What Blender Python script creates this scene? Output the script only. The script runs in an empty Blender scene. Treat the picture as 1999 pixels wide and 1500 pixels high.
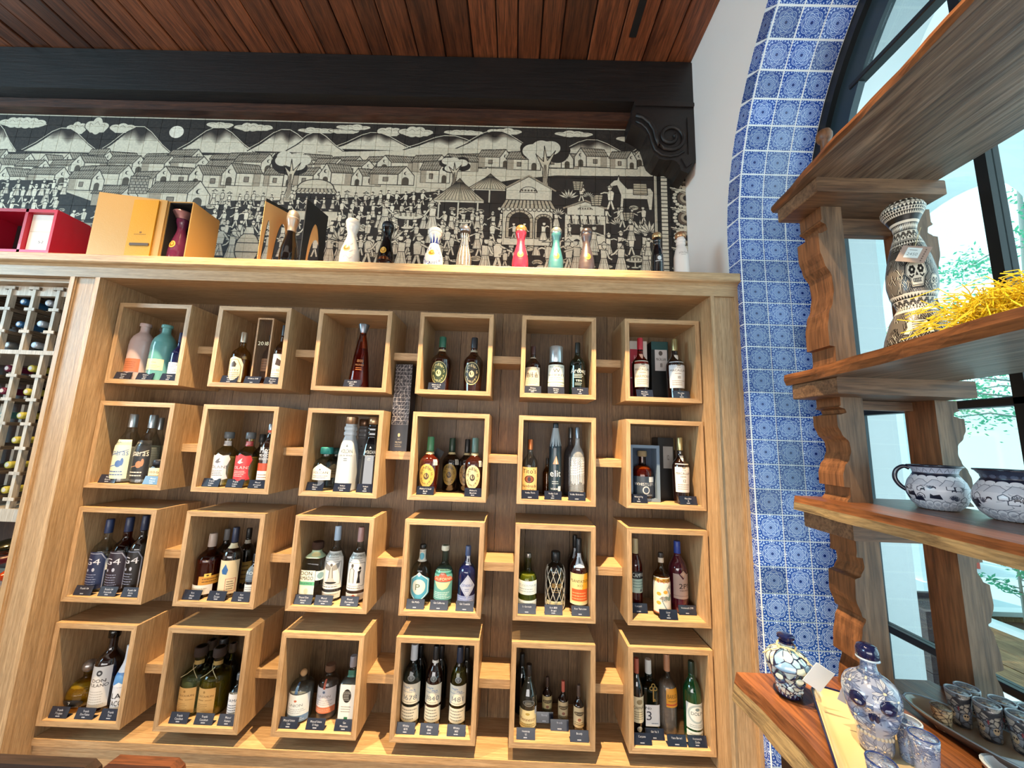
EXPOSURE = 0.22
SKY = 2.2
SUNE = 3.0
W1, W2, W3, W4 = 150, 520, 860, 240
WB, WL, WR, WC = 100, 95, 10, 4
import bpy, bmesh, math, random
import numpy as np
from mathutils import Vector, Matrix
random.seed(7)
rng = np.random.default_rng(7)
sc = bpy.context.scene
COL = sc.collection
PI = math.pi
# ------------------------------------------------------------------ camera
FPX, PIT, YAW, ROL = 715.35, .1469, .0125, .0357
CAM = np.array([1.6498, -1.4383, 1.6027])
_cy, _sy, _cp, _sp, _cr, _sr = math.cos(YAW), math.sin(YAW), math.cos(PIT), math.sin(PIT), math.cos(ROL), math.sin(ROL)
_f = np.array([-_sy*_cp, _cy*_cp, _sp]); _r = np.array([_cy, _sy, 0.]); _u = np.cross(_r, _f)
RV, UV = _cr*_r + _sr*_u, -_sr*_r + _cr*_u
def P(px, py, axis, val):
    """real point where the sight line through a photo pixel meets the plane axis=val"""
    d = RV*((px-999.5)/FPX) + UV*((750-py)/FPX) + _f
    return CAM + d*((val-CAM[axis])/d[axis])
cd = bpy.data.cameras.new('camera'); cam = bpy.data.objects.new('camera', cd); COL.objects.link(cam)
cd.sensor_fit = 'HORIZONTAL'; cd.sensor_width = 36; cd.lens = FPX*36/1999; cd.clip_start = .02; cd.clip_end = 200
cam.matrix_world = Matrix(((RV[0], UV[0], -_f[0], CAM[0]), (RV[1], UV[1], -_f[1], CAM[1]), (RV[2], UV[2], -_f[2], CAM[2]), (0, 0, 0, 1)))
sc.camera = cam
# ------------------------------------------------------------------ light
sc.view_settings.view_transform = 'Standard'; sc.view_settings.look = 'None'
sc.view_settings.gamma = 1; sc.view_settings.use_curve_mapping = False
sc.view_settings.exposure = EXPOSURE
sc.cycles.use_denoising = True
sc.cycles.transparent_max_bounces = 24
sc.cycles.max_bounces = 8
sc.cycles.sample_clamp_indirect = 4
w = bpy.data.worlds.new('sky'); sc.world = w; w.use_nodes = True
nt = w.node_tree; nt.nodes['Background'].inputs[0].default_value = (.56, .90, 1, 1); nt.nodes['Background'].inputs[1].default_value = SKY
def lamp(kind, name, loc, target, energy, color, **kw):
    l = bpy.data.lights.new(name, kind); l.energy = energy; l.color = color
    for k, v in kw.items(): setattr(l, k, v)
    o = bpy.data.objects.new(name, l); COL.objects.link(o); o.location = loc
    o.rotation_euler = (Vector(target)-Vector(loc)).to_track_quat('-Z', 'Y').to_euler()
    return o
lamp('SUN', 'sun', (8, 4, 9), (8.35, 3.2, 7.6), SUNE, (1, .97, .9), angle=.02)
SPOTX = ((-.05, W1), (.60, W2), (1.68, W3))
for sx, e in SPOTX:
    lamp('SPOT', 'ceiling_spot', (sx, -.56, 3.44), (sx+.02, .02, .75), e, (1, .70, .38), spot_size=.92, spot_blend=.85, shadow_soft_size=.015)
lamp('SPOT', 'ceiling_spot', (1.62, -1.15, 3.44), (2.36, -.78, 1.3), W4, (1, .72, .42), spot_size=.62, spot_blend=.7, shadow_soft_size=.015)
# window daylight from the left; behind the camera an added fill strip, shaped low
lamp('AREA', 'daylight_fill', (.4, -4.42, 1.25), (.4, 0, 1.25), WB, (1, .97, .94), shape='RECTANGLE', size=4.4, size_y=1.1)
lamp('AREA', 'daylight_fill', (-2.92, -1.9, 2.5), (-.3, 0, 2.0), WL, (.48, .80, 1), shape='RECTANGLE', size=1.8, size_y=1.4)
lamp('AREA', 'daylight_fill', (2.98, -1.15, 1.8), (1.5, -.6, 1.6), WR, (.80, .95, 1), shape='RECTANGLE', size=1.7, size_y=2.2)
lamp('AREA', 'ceiling_fill', (.6, -1.95, 3.5), (.6, -1.55, 0), WC, (1, .90, .78), shape='RECTANGLE', size=4.2, size_y=.5)  # overhead fill added for ambient light; no fixture stands there

# ------------------------------------------------------------------ colour / node helpers
def lin(c):
    c = c.lstrip('#'); c = c if len(c) == 6 else ''.join(k+k for k in c); v = [int(c[i:i+2], 16)/255 for i in (0, 2, 4)]
    return tuple((x/12.92 if x <= .04045 else ((x+.055)/1.055)**2.4) for x in v)
def srgb(c):
    c = c.lstrip('#'); c = c if len(c) == 6 else ''.join(k+k for k in c); return tuple(int(c[i:i+2], 16)/255 for i in (0, 2, 4))
MATS = {}
def newmat(name):
    m = bpy.data.materials.new(name); m.use_nodes = True
    return m, m.node_tree, m.node_tree.nodes['Principled BSDF']
def plain(name, col, rough=.5, metal=0, spec=.5, coat=0, bump=0, bscale=200, var=0, vscale=6, trans=0):
    if name in MATS: return MATS[name]
    m, t, b = newmat(name); b.inputs['Base Color'].default_value = (*lin(col), 1); b.inputs['Roughness'].default_value = rough
    b.inputs['Metallic'].default_value = metal; b.inputs['Specular IOR Level'].default_value = spec; b.inputs['Coat Weight'].default_value = coat
    if trans: b.inputs['Transmission Weight'].default_value = trans
    if bump or var:
        tc = t.nodes.new('ShaderNodeTexCoord'); n = t.nodes.new('ShaderNodeTexNoise'); t.links.new(tc.outputs['Object'], n.inputs['Vector'])
        n.inputs['Scale'].default_value = bscale if bump else vscale; n.inputs['Detail'].default_value = 4
        if bump:
            bp = t.nodes.new('ShaderNodeBump'); bp.inputs['Strength'].default_value = bump; bp.inputs['Distance'].default_value = .002
            t.links.new(n.outputs['Fac'], bp.inputs['Height']); t.links.new(bp.outputs[0], b.inputs['Normal'])
        if var:
            n2 = t.nodes.new('ShaderNodeTexNoise'); t.links.new(tc.outputs['Object'], n2.inputs['Vector']); n2.inputs['Scale'].default_value = vscale
            mx = t.nodes.new('ShaderNodeMix'); mx.data_type = 'RGBA'; c = lin(col)
            mx.inputs[6].default_value = (*[x*(1-var) for x in c], 1); mx.inputs[7].default_value = (*[min(1, x*(1+var)) for x in c], 1)
            t.links.new(n2.outputs['Fac'], mx.inputs[0]); t.links.new(mx.outputs[2], b.inputs['Base Color'])
    MATS[name] = m; return m
def wood(name, c1, c2, axis=2, scale=9, rough=.45, vary=.25, streak=.5, coat=0, bump=.25, stretch=14, dist=.9):
    """grained timber, grain along axis; each object gets its own tone and offset"""
    if name in MATS: return MATS[name]
    m, t, b = newmat(name); N = t.nodes.new; L = t.links.new
    tc = N('ShaderNodeTexCoord'); oi = N('ShaderNodeObjectInfo'); mp = N('ShaderNodeMapping')
    s = [stretch*.55]*3; s[axis] = .55; mp.inputs['Scale'].default_value = s
    add = N('ShaderNodeVectorMath'); add.operation = 'ADD'
    mul = N('ShaderNodeMath'); mul.operation = 'MULTIPLY'; mul.inputs[1].default_value = 37
    L(oi.outputs['Random'], mul.inputs[0]); L(tc.outputs['Object'], add.inputs[0]); L(mul.outputs[0], add.inputs[1]); L(add.outputs[0], mp.inputs['Vector'])
    n1 = N('ShaderNodeTexNoise'); n1.inputs['Scale'].default_value = scale; n1.inputs['Detail'].default_value = 7; n1.inputs['Roughness'].default_value = .62; n1.inputs['Distortion'].default_value = dist
    L(mp.outputs[0], n1.inputs['Vector'])
    n2 = N('ShaderNodeTexNoise'); n2.inputs['Scale'].default_value = scale*4.5; n2.inputs['Detail'].default_value = 3; L(mp.outputs[0], n2.inputs['Vector'])
    r1 = N('ShaderNodeMapRange'); r1.inputs[1].default_value = .36; r1.inputs[2].default_value = .66; L(n1.outputs['Fac'], r1.inputs[0])
    mx = N('ShaderNodeMix'); mx.data_type = 'RGBA'; mx.inputs[6].default_value = (*lin(c1), 1); mx.inputs[7].default_value = (*lin(c2), 1); L(r1.outputs[0], mx.inputs[0])
    r2 = N('ShaderNodeMapRange'); r2.inputs[1].default_value = .42; r2.inputs[2].default_value = .7; r2.inputs[3].default_value = 1; r2.inputs[4].default_value = 1-streak; L(n2.outputs['Fac'], r2.inputs[0])
    r3 = N('ShaderNodeMapRange'); r3.inputs[3].default_value = 1-vary; r3.inputs[4].default_value = 1+vary*.6; L(oi.outputs['Random'], r3.inputs[0])
    m1 = N('ShaderNodeMath'); m1.operation = 'MULTIPLY'; L(r2.outputs[0], m1.inputs[0]); L(r3.outputs[0], m1.inputs[1])
    vm = N('ShaderNodeVectorMath'); vm.operation = 'SCALE'; L(mx.outputs[2], vm.inputs[0]); L(m1.outputs[0], vm.inputs['Scale'])
    L(vm.outputs[0], b.inputs['Base Color'])
    bp = N('ShaderNodeBump'); bp.inputs['Strength'].default_value = bump; bp.inputs['Distance'].default_value = .003; L(n1.outputs['Fac'], bp.inputs['Height']); L(bp.outputs[0], b.inputs['Normal'])
    b.inputs['Roughness'].default_value = rough; b.inputs['Coat Weight'].default_value = coat; b.inputs['Coat Roughness'].default_value = .25
    MATS[name] = m; return m
def glass(tint, dens=0., rough=.02, body=0.):
    """thin glass: tinted see-through plus clear reflections; body adds milky or opaque colour"""
    key = 'glass_%s_%g_%g' % (tint, rough, body)
    if key in MATS: return MATS[key]
    m = bpy.data.materials.new(key); m.use_nodes = True; t = m.node_tree; t.nodes.clear(); N = t.nodes.new; L = t.links.new
    out = N('ShaderNodeOutputMaterial'); tr = N('ShaderNodeBsdfTransparent'); gl = N('ShaderNodeBsdfGlossy'); gl.inputs['Roughness'].default_value = rough
    lw = N('ShaderNodeLayerWeight'); lw.inputs['Blend'].default_value = .35
    mc = N('ShaderNodeMix'); mc.data_type = 'RGBA'; c = lin(tint); cs = [x**.5 for x in c]
    mc.inputs[6].default_value = (*cs, 1); mc.inputs[7].default_value = (*[x*.6 for x in cs], 1); L(lw.outputs['Facing'], mc.inputs[0]); L(mc.outputs[2], tr.inputs[0])
    lf = N('ShaderNodeLayerWeight'); lf.inputs['Blend'].default_value = .5
    pw = N('ShaderNodeMath'); pw.operation = 'POWER'; pw.inputs[1].default_value = 5; L(lf.outputs['Facing'], pw.inputs[0])
    fr = N('ShaderNodeMath'); fr.operation = 'MULTIPLY_ADD'; fr.inputs[1].default_value = .95; fr.inputs[2].default_value = .045; L(pw.outputs[0], fr.inputs[0])
    base = tr.outputs[0]
    if body:
        df = N('ShaderNodeBsdfDiffuse'); df.inputs[0].default_value = (*c, 1); mb = N('ShaderNodeMixShader'); mb.inputs[0].default_value = body; L(tr.outputs[0], mb.inputs[1]); L(df.outputs[0], mb.inputs[2]); base = mb.outputs[0]
    mx = N('ShaderNodeMixShader'); L(fr.outputs[0], mx.inputs[0]); L(base, mx.inputs[1]); L(gl.outputs[0], mx.inputs[2]); L(mx.outputs[0], out.inputs[0])
    MATS[key] = m; return m
def imgmat(name, im, rough=.5, coat=0, world=None, objvar=0, bump=0):
    """printed surface: the canvas painted in this script, by UV (or by place on a flat wall)"""
    m, t, b = newmat(name); N = t.nodes.new; L = t.links.new
    tx = N('ShaderNodeTexImage'); tx.image = im; tx.extension = 'EXTEND'
    if world:
        g = N('ShaderNodeNewGeometry'); sx = N('ShaderNodeSeparateXYZ'); cx = N('ShaderNodeCombineXYZ'); L(g.outputs['Position'], sx.inputs[0])
        for i, (k, o0, s) in enumerate(world):
            r = N('ShaderNodeMapRange'); r.inputs[1].default_value = o0; r.inputs[2].default_value = o0+s; r.clamp = False; L(sx.outputs[k], r.inputs[0]); L(r.outputs[0], cx.inputs[i])
        L(cx.outputs[0], tx.inputs['Vector'])
    else:
        tc = N('ShaderNodeTexCoord'); L(tc.outputs['UV'], tx.inputs['Vector'])
    src = tx.outputs['Color']
    if objvar:
        oi = N('ShaderNodeObjectInfo'); hs = N('ShaderNodeHueSaturation'); mr = N('ShaderNodeMapRange'); mr.inputs[3].default_value = 1-objvar; mr.inputs[4].default_value = 1+objvar
        L(oi.outputs['Random'], mr.inputs[0]); L(mr.outputs[0], hs.inputs['Value']); L(src, hs.inputs['Color']); src = hs.outputs[0]
    L(src, b.inputs['Base Color']); L(tx.outputs['Alpha'], b.inputs['Alpha'])
    b.inputs['Roughness'].default_value = rough; b.inputs['Coat Weight'].default_value = coat; b.inputs['Coat Roughness'].default_value = .08
    if bump:
        bp = N('ShaderNodeBump'); bp.inputs['Strength'].default_value = bump; bp.inputs['Distance'].default_value = .001; L(src, bp.inputs['Height']); L(bp.outputs[0], b.inputs['Normal'])
    return m

# ------------------------------------------------------------------ mesh helpers
class MB:
    def __init__(s): s.v = []; s.f = []; s.uv = {}; s.mi = {}
    def add(s, vs, fs, mi=0):
        o = len(s.v); s.v += [tuple(map(float, v)) for v in vs]
        for f in fs:
            if mi: s.mi[len(s.f)] = mi
            s.f.append(tuple(o+i for i in f))
        return s
    def box(s, x0, x1, y0, y1, z0, z1, mi=0, ch=0):
        if ch:
            p = [(x0+ch, z0), (x1-ch, z0), (x1, z0+ch), (x1, z1-ch), (x1-ch, z1), (x0+ch, z1), (x0, z1-ch), (x0, z0+ch)]
            return s.prism(p, y0, y1, mi)
        vs = [(x, y, z) for z in (z0, z1) for y in (y0, y1) for x in (x0, x1)]
        return s.add(vs, [(0, 2, 3, 1), (4, 5, 7, 6), (0, 1, 5, 4), (2, 6, 7, 3), (0, 4, 6, 2), (1, 3, 7, 5)], mi)
    def prism(s, pts, a0, a1, mi=0, axis=1):
        """outline in the two other axes, extruded along axis"""
        n = len(pts)
        def mk(p, a): return (p[0], a, p[1]) if axis == 1 else ((a, p[0], p[1]) if axis == 0 else (p[0], p[1], a))
        vs = [mk(p, a0) for p in pts]+[mk(p, a1) for p in pts]
        fs = [tuple(range(n)), tuple(range(2*n-1, n-1, -1))]+[(i, i+n, (i+1) % n+n, (i+1) % n) for i in range(n)]
        return s.add(vs, fs, mi)
    def lathe(s, prof, seg=24, c=(0, 0, 0), cap0=True, cap1=True, arc=None, uv=False, sq=0, mi=0):
        """profile (r, z); arc=(a0, a1) for a partial sweep; sq squares the section off"""
        full = arc is None; n = seg if full else seg+1
        a0, a1 = (0, 2*PI) if full else arc
        ang = [a0+(a1-a0)*i/seg for i in range(seg+1)]
        cols = seg+1 if (uv or not full) else seg
        o = len(s.v); z0, z1 = prof[0][1], prof[-1][1]
        for r, z in prof:
            for a in ang[:cols]:
                k = 1
                if sq:
                    ca, sa = abs(math.cos(a)), abs(math.sin(a)); k = 1/((ca**sq+sa**sq)**(1/sq))
                s.v.append((c[0]+r*k*math.cos(a), c[1]+r*k*math.sin(a), c[2]+z))
        for j in range(len(prof)-1):
            for i in range(seg):
                i2 = i+1 if cols > seg else (i+1) % seg
                f = (o+j*cols+i, o+j*cols+i2, o+(j+1)*cols+i2, o+(j+1)*cols+i)
                if mi: s.mi[len(s.f)] = mi
                if uv:
                    u0, u1 = i/seg, (i+1)/seg; w0 = (prof[j][1]-z0)/(z1-z0) if z1 != z0 else 0; w1 = (prof[j+1][1]-z0)/(z1-z0) if z1 != z0 else 1
                    if uv == 'idx': w0, w1 = j/(len(prof)-1), (j+1)/(len(prof)-1)
                    s.uv[len(s.f)] = [(u0, w0), (u1, w0), (u1, w1), (u0, w1)]
                s.f.append(f)
        if full and cap0 and prof[0][0] > 1e-6:
            if mi: s.mi[len(s.f)] = mi
            s.f.append(tuple(o+i for i in range(seg-1, -1, -1)))
        if full and cap1 and prof[-1][0] > 1e-6:
            if mi: s.mi[len(s.f)] = mi
            b = o+(len(prof)-1)*cols; s.f.append(tuple(b+i for i in range(seg)))
        return s
    def tube(s, pts, r, seg=6, closed=False, mi=0):
        pts = [Vector(p) for p in pts]; n = len(pts); o = len(s.v); rad = r if isinstance(r, (list, tuple)) else [r]*n
        prev = None
        for i, p in enumerate(pts):
            d = (pts[(i+1) % n]-pts[i-1]) if closed else (pts[min(i+1, n-1)]-pts[max(i-1, 0)])
            d.normalize()
            if prev is None:
                a = d.cross(Vector((0, 0, 1)));  a = a if a.length > .1 else d.cross(Vector((1, 0, 0)))
            else: a = prev-d*prev.dot(d)
            a.normalize(); prev = a; b = d.cross(a)
            for k in range(seg):
                t = 2*PI*k/seg; q = p+(a*math.cos(t)+b*math.sin(t))*rad[i]; s.v.append(tuple(q))
        m = n if closed else n-1
        for i in range(m):
            for k in range(seg):
                j = (i+1) % n
                if mi: s.mi[len(s.f)] = mi
                s.f.append((o+i*seg+k, o+i*seg+(k+1) % seg, o+j*seg+(k+1) % seg, o+j*seg+k))
        if not closed:
            s.f.append(tuple(o+k for k in range(seg-1, -1, -1))); s.f.append(tuple(o+(n-1)*seg+k for k in range(seg)))
        return s
    def quad(s, a, b, c, d, mi=0):
        s.uv[len(s.f)] = [(0, 0), (1, 0), (1, 1), (0, 1)]; return s.add([a, b, c, d], [(0, 1, 2, 3)], mi)
    def xf(s, M):
        s.v = [tuple(M @ Vector(v)) for v in s.v]; return s
    def mesh(s, name, mats, smooth=False, org=(0, 0, 0), autos=None):
        me = bpy.data.meshes.new(name); me.from_pydata([(v[0]-org[0], v[1]-org[1], v[2]-org[2]) for v in s.v], [], s.f)
        for m in (mats if isinstance(mats, (list, tuple)) else [mats]): me.materials.append(m)
        if s.mi:
            for k, i in s.mi.items(): me.polygons[k].material_index = i
        if s.uv:
            ul = me.uv_layers.new(name='UVMap')
            for p in me.polygons:
                u = s.uv.get(p.index)
                if u:
                    for li, q in zip(p.loop_indices, u): ul.data[li].uv = q
        if smooth or autos:
            me.polygons.foreach_set('use_smooth', [True]*len(me.polygons))
            if autos: me.set_sharp_from_angle(angle=math.radians(autos))
        me.update(); return me
def tag(o, label=None, cat=None, group=None, kind=None):
    if label: o['label'] = label
    if cat: o['category'] = cat
    if group: o['group'] = group
    if kind: o['kind'] = kind
    return o
def thing(name, label, cat, loc=(0, 0, 0), rot=(0, 0, 0), group=None):
    o = bpy.data.objects.new(name, None); COL.objects.link(o); o.location = loc; o.rotation_euler = rot; o.empty_display_size = .02
    return tag(o, label, cat, group)
def part(name, mb, mat, parent=None, smooth=False, autos=None, local=False, label=None):
    """one mesh object; mesh given in world space unless local"""
    org = (0, 0, 0)
    if parent is not None and not local:
        p = parent
        while p is not None: org = tuple(Vector(org)+p.location); p = p.parent
    me = mb if isinstance(mb, bpy.types.Mesh) else mb.mesh(name, mat, smooth, org, autos)
    o = bpy.data.objects.new(name, me); COL.objects.link(o)
    if parent is not None: o.parent = parent
    if label: o['label'] = label
    return o
def struct(name, mb, mat, parent=None, **k):
    o = part(name, mb, mat, parent, **k)
    if parent is None: o['kind'] = 'structure'
    return o
def solo(name, mb, mat, label, cat, group=None, loc=(0, 0, 0), **k):
    o = part(name, mb, mat, None, **k); o.location = loc
    return tag(o, label, cat, group)
def copy_tree(o, parent=None):
    c = o.copy(); COL.objects.link(c); c.parent = parent
    for ch in list(o.children): copy_tree(ch, c)
    return c

# ------------------------------------------------------------------ canvas: prints painted in numpy
GLY = {}
def glyph(ch):
    if ch in GLY: return GLY[ch]
    cu = bpy.data.curves.new('g', 'FONT'); cu.body = ch; cu.resolution_u = 3
    ob = bpy.data.objects.new('g', cu); COL.objects.link(ob)
    me = ob.to_mesh(); me.calc_loop_triangles()
    v = np.array([x.co[:2] for x in me.vertices]) if len(me.vertices) else np.zeros((0, 2))
    H = 56; adv = (v[:, 0].max() if len(v) else .25)+.06
    W = max(4, int(adv*H)); m = np.zeros((int(H*1.15), W), bool); off = .2
    ys, xs = np.mgrid[0:m.shape[0], 0:W]; xs = (xs+.5)/H; ys = (ys+.5)/H-off
    for t in me.loop_triangles:
        a, b, c = (v[i] for i in t.vertices)
        d0 = (b[0]-a[0])*(ys-a[1])-(b[1]-a[1])*(xs-a[0]); d1 = (c[0]-b[0])*(ys-b[1])-(c[1]-b[1])*(xs-b[0]); d2 = (a[0]-c[0])*(ys-c[1])-(a[1]-c[1])*(xs-c[0])
        m |= ((d0 >= 0) & (d1 >= 0) & (d2 >= 0)) | ((d0 <= 0) & (d1 <= 0) & (d2 <= 0))
    ob.to_mesh_clear(); bpy.data.objects.remove(ob); bpy.data.curves.remove(cu)
    GLY[ch] = (m, adv); return GLY[ch]
class Cv:
    """canvas with y up; coordinates run 0..sx, 0..sy"""
    def __init__(s, w, h, bg='#ffffff', sx=1., sy=1., alpha=1.):
        s.w, s.h, s.sx, s.sy = w, h, sx, sy; s.a = np.empty((h, w, 4), np.float32); s.a[:, :, :3] = srgb(bg); s.a[:, :, 3] = alpha
    def col(s, c): return np.array(srgb(c)+(1,), np.float32) if isinstance(c, str) else np.array(tuple(c)+(1,), np.float32)
    def poly(s, pts, c, grad=None):
        p = np.array([(x/s.sx*s.w, y/s.sy*s.h) for x, y in pts]); x0, y0 = np.floor(p.min(0)).astype(int); x1, y1 = np.ceil(p.max(0)).astype(int)+1
        x0, y0, x1, y1 = max(x0, 0), max(y0, 0), min(x1, s.w), min(y1, s.h)
        if x1 <= x0 or y1 <= y0: return s
        X = np.arange(x0, x1)[None, :]+.5; Y = np.arange(y0, y1)[:, None]+.5; m = np.zeros((y1-y0, x1-x0), bool)
        q = np.roll(p, -1, 0)
        for (ax, ay), (bx, by) in zip(p, q):
            if ay == by: continue
            m ^= ((ay > Y) != (by > Y)) & (X < (bx-ax)*(Y-ay)/(by-ay)+ax)
        reg = s.a[y0:y1, x0:x1]
        if grad:   # second colour blended by a function of (u, v) inside the box
            u = (X-x0)/(x1-x0)+0*Y; v = (Y-y0)/(y1-y0)+0*X; g = np.clip(grad[1](u, v), 0, 1)[..., None]
            colr = s.col(c)*(1-g)+s.col(grad[0])*g; reg[m] = colr[m]
        else: reg[m] = s.col(c)
        return s
    def rect(s, x0, y0, x1, y1, c): return s.poly([(x0, y0), (x1, y0), (x1, y1), (x0, y1)], c)
    def ell(s, cx, cy, rx, ry, c, n=26, a0=0, a1=2*PI, rot=0):
        cr, sr = math.cos(rot), math.sin(rot)
        return s.poly([(cx+rx*math.cos(t)*cr-ry*math.sin(t)*sr, cy+rx*math.cos(t)*sr+ry*math.sin(t)*cr) for t in np.linspace(a0, a1, n)], c)
    def line(s, pts, w, c, closed=False):
        pts = list(pts)
        if closed: pts.append(pts[0])
        kx, ky = s.w/s.sx, s.h/s.sy; hw = max(w*ky, 1.0)/2
        for (ax, ay), (bx, by) in zip(pts[:-1], pts[1:]):
            dx, dy = (bx-ax)*kx, (by-ay)*ky; l = math.hypot(dx, dy) or 1; nx, ny = -dy/l*hw/kx, dx/l*hw/ky; ex, ey = dx/l*hw*.5/kx, dy/l*hw*.5/ky
            s.poly([(ax+nx-ex, ay+ny-ey), (bx+nx+ex, by+ny+ey), (bx-nx+ex, by-ny+ey), (ax-nx-ex, ay-ny-ey)], c)
        return s
    def shape(s, pts, fill, w, ink): s.poly(pts, fill); return s.line(pts, w, ink, True)
    def text(s, t, cx, cy, h, c, xs=1., maxw=None):
        kx, ky = s.w/s.sx, s.h/s.sy; gl = [glyph(ch) for ch in t]; tot = sum(g[1] for g in gl)*h/.72*xs*ky/kx
        if maxw and tot > maxw: xs *= maxw/tot; tot = maxw
        x = cx-tot/2; H = h/.72*ky; col = s.col(c)
        for m, adv in gl:
            wpx = adv*H*xs; hh = max(2, int(m.shape[0]/56*H)); ww = max(1, int(round(wpx)))
            gx = np.minimum((np.arange(ww)+.5)/ww*m.shape[1], m.shape[1]-1).astype(int); gy = np.minimum((np.arange(hh)+.5)/hh*m.shape[0], m.shape[0]-1).astype(int)
            g = m[np.ix_(gy, gx)]; X = int(round(x*kx)); Y = int(round((cy-h/2)*ky-.2*H))
            a0, b0 = max(0, -Y), max(0, -X); a1, b1 = min(hh, s.h-Y), min(ww, s.w-X)
            if a1 > a0 and b1 > b0:
                reg = s.a[Y+a0:Y+a1, X+b0:X+b1]; reg[g[a0:a1, b0:b1]] = col
            x += wpx/kx
        return s
    def bars(s, x0, x1, y0, y1, n, c, fill=.35):
        """rows of print too small to read"""
        for i in range(n):
            y = y1-(y1-y0)*(i+.5)/n; hh = (y1-y0)/n*fill/2; a = x0
            e = x1-(x1-x0)*random.random()*.25
            while a < e:
                b = a+(x1-x0)*random.uniform(.05, .16); s.rect(a, y-hh, min(b, e), y+hh, c); a = b+(x1-x0)*.02
        return s
    def clip(s, pts):
        """keep only what lies inside the outline: everything else is cut away"""
        k = Cv(s.w, s.h, '#000000', s.sx, s.sy); k.poly(pts, '#ffffff'); s.a[:, :, 3] *= k.a[:, :, 0]; return s
    def image(s, name, down=2):
        a = s.a
        if down > 1:
            h, w_ = a.shape[0]//down*down, a.shape[1]//down*down; a = a[:h, :w_].reshape(h//down, down, w_//down, down, 4)
            al = a[..., 3:4]; sm = al.sum((1, 3)); rgb = np.where(sm > 0, (a[..., :3]*al).sum((1, 3))/np.maximum(sm, 1e-6), a[..., :3].mean((1, 3)))
            a = np.concatenate([rgb, sm/(down*down)], -1)
        im = bpy.data.images.new(name, a.shape[1], a.shape[0], alpha=True)
        im.pixels.foreach_set(np.ascontiguousarray(a, np.float32).ravel()); im.update(); im.pack()
        return im
# ------------------------------------------------------------------ materials of the room
OAKV = wood('oak_vertical', '#c8a67d', '#a6835b', 2, 12, .42, .14, .32, stretch=24, dist=.5)
OAKH = wood('oak_across', '#cbaa80', '#aa875e', 0, 12, .42, .14, .30, stretch=24, dist=.5)
OAKY = wood('oak_deep', '#c8a67d', '#a6835b', 1, 12, .42, .14, .36, stretch=24, dist=.5)
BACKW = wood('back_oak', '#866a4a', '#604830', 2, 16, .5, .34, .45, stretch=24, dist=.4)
CEILW = wood('ceiling_plank', '#8a5030', '#4e2917', 1, 6, .42, .55, .5, bump=.5)
BEAMW = wood('beam_black', '#1d1715', '#0e0b0a', 0, 7, .5, .2, .5, bump=.6)
BEAMB = wood('beam_brown', '#553322', '#2f1a12', 0, 8, .5, .1, .5, bump=.5)
CORB = plain('corbel_black', '#181210', .5, bump=.35, bscale=60)
WHITE = plain('plaster_white', '#f4ede7', .75, bump=.12, bscale=40, var=.03, vscale=2)
WHITEX = plain('plaster_outdoor', '#f2f3f2', .8, bump=.1, bscale=30)
MORTAR = plain('tile_grout', '#eef2f4', .9, bump=.3, bscale=300)
BLACKM = plain('black_steel', '#15191b', .38, metal=.3)
FLOORM = wood('floor_wood', '#7a5a3c', '#5a4028', 1, 6, .5)
# ------------------------------------------------------------------ shell
XR, YB, ZC, ZF = 2.5, .325, 3.585, .2
struct('floor', MB().box(-3.1, 2.8, -4.6, .6, ZF-.1, ZF), FLOORM)
ceil = struct('ceiling', MB().box(-3.1, 3.077, -4.6, .6, ZC, ZC+.12), plain('ceiling_gap', '#120a07', .8))
x = XR
random.seed(11)
while x > -3.0:
    wd = random.choice((.104, .114, .12, .13, .142)); dz = random.uniform(0, .010)
    part('plank', MB().box(x-wd+.006, x, -4.5, .31, 3.56+dz, ZC, ch=.0035), CEILW, ceil); x -= wd
part('slot_vent', MB().box(2.141, 2.174, -.5, .085, 3.556, 3.562), plain('vent_black', '#040404', .7), ceil, label='black slot vent')
wb = struct('wall_back', MB().box(-3.1, 3.077, YB, YB+.12, ZF, ZC), WHITE)
struct('wall_left', MB().box(-3.1, -3.0, -4.6, -2.6, ZF, ZC).box(-3.1, -3.0, -1.0, YB, ZF, ZC).box(-3.1, -3.0, -2.6, -1.0, 3.2, ZC).box(-3.1, -3.0, -2.6, -1.0, ZF, 1.9), WHITE)
struct('wall_front', MB().box(-3.1, 3.077, -4.6, -4.5, ZF, ZC), WHITE)
# right wall with the arched opening: inner leaf, then the deeper plastered outer reveal
AY, AZ, AR = -1.125, 2.4, 1.02
def arch_wall(x0, x1, R, zs, zt):
    m = MB(); n = 40; inner = [(AY+R*math.cos(a), AZ+R*math.sin(a)) for a in sorted(list(np.linspace(0, PI, n+1))+[math.atan2(zt-AZ, YB-AY), math.atan2(zt-AZ, -4.6-AY)])]
    inner = [(AY+R, zs)]+inner+[(AY-R, zs)]
    outer = []
    for y, z in inner:
        if z <= zs+1e-6: outer.append((YB if y > AY else -4.6, zs))
        else:
            a = math.atan2(z-AZ, y-AY); dy, dz = math.cos(a), math.sin(a)
            t = min(((YB-AY)/dy if dy > 1e-6 else 9e9), ((-4.6-AY)/dy if dy < -1e-6 else 9e9), ((zt-AZ)/dz if dz > 1e-6 else 9e9))
            outer.append((AY+t*dy, AZ+t*dz))
    k = len(inner)
    vs = [(x0, *p) for p in inner]+[(x0, *p) for p in outer]+[(x1, *p) for p in inner]+[(x1, *p) for p in outer]
    fs = []
    for i in range(k-1):
        fs += [(i, i+1, k+i+1, k+i), (2*k+i, 3*k+i, 3*k+i+1, 2*k+i+1), (i, 2*k+i, 2*k+i+1, i+1)]
    m.add(vs, fs)
    m.box(x0, x1, -4.6, YB, ZF-.1, zs)
    return m
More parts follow.
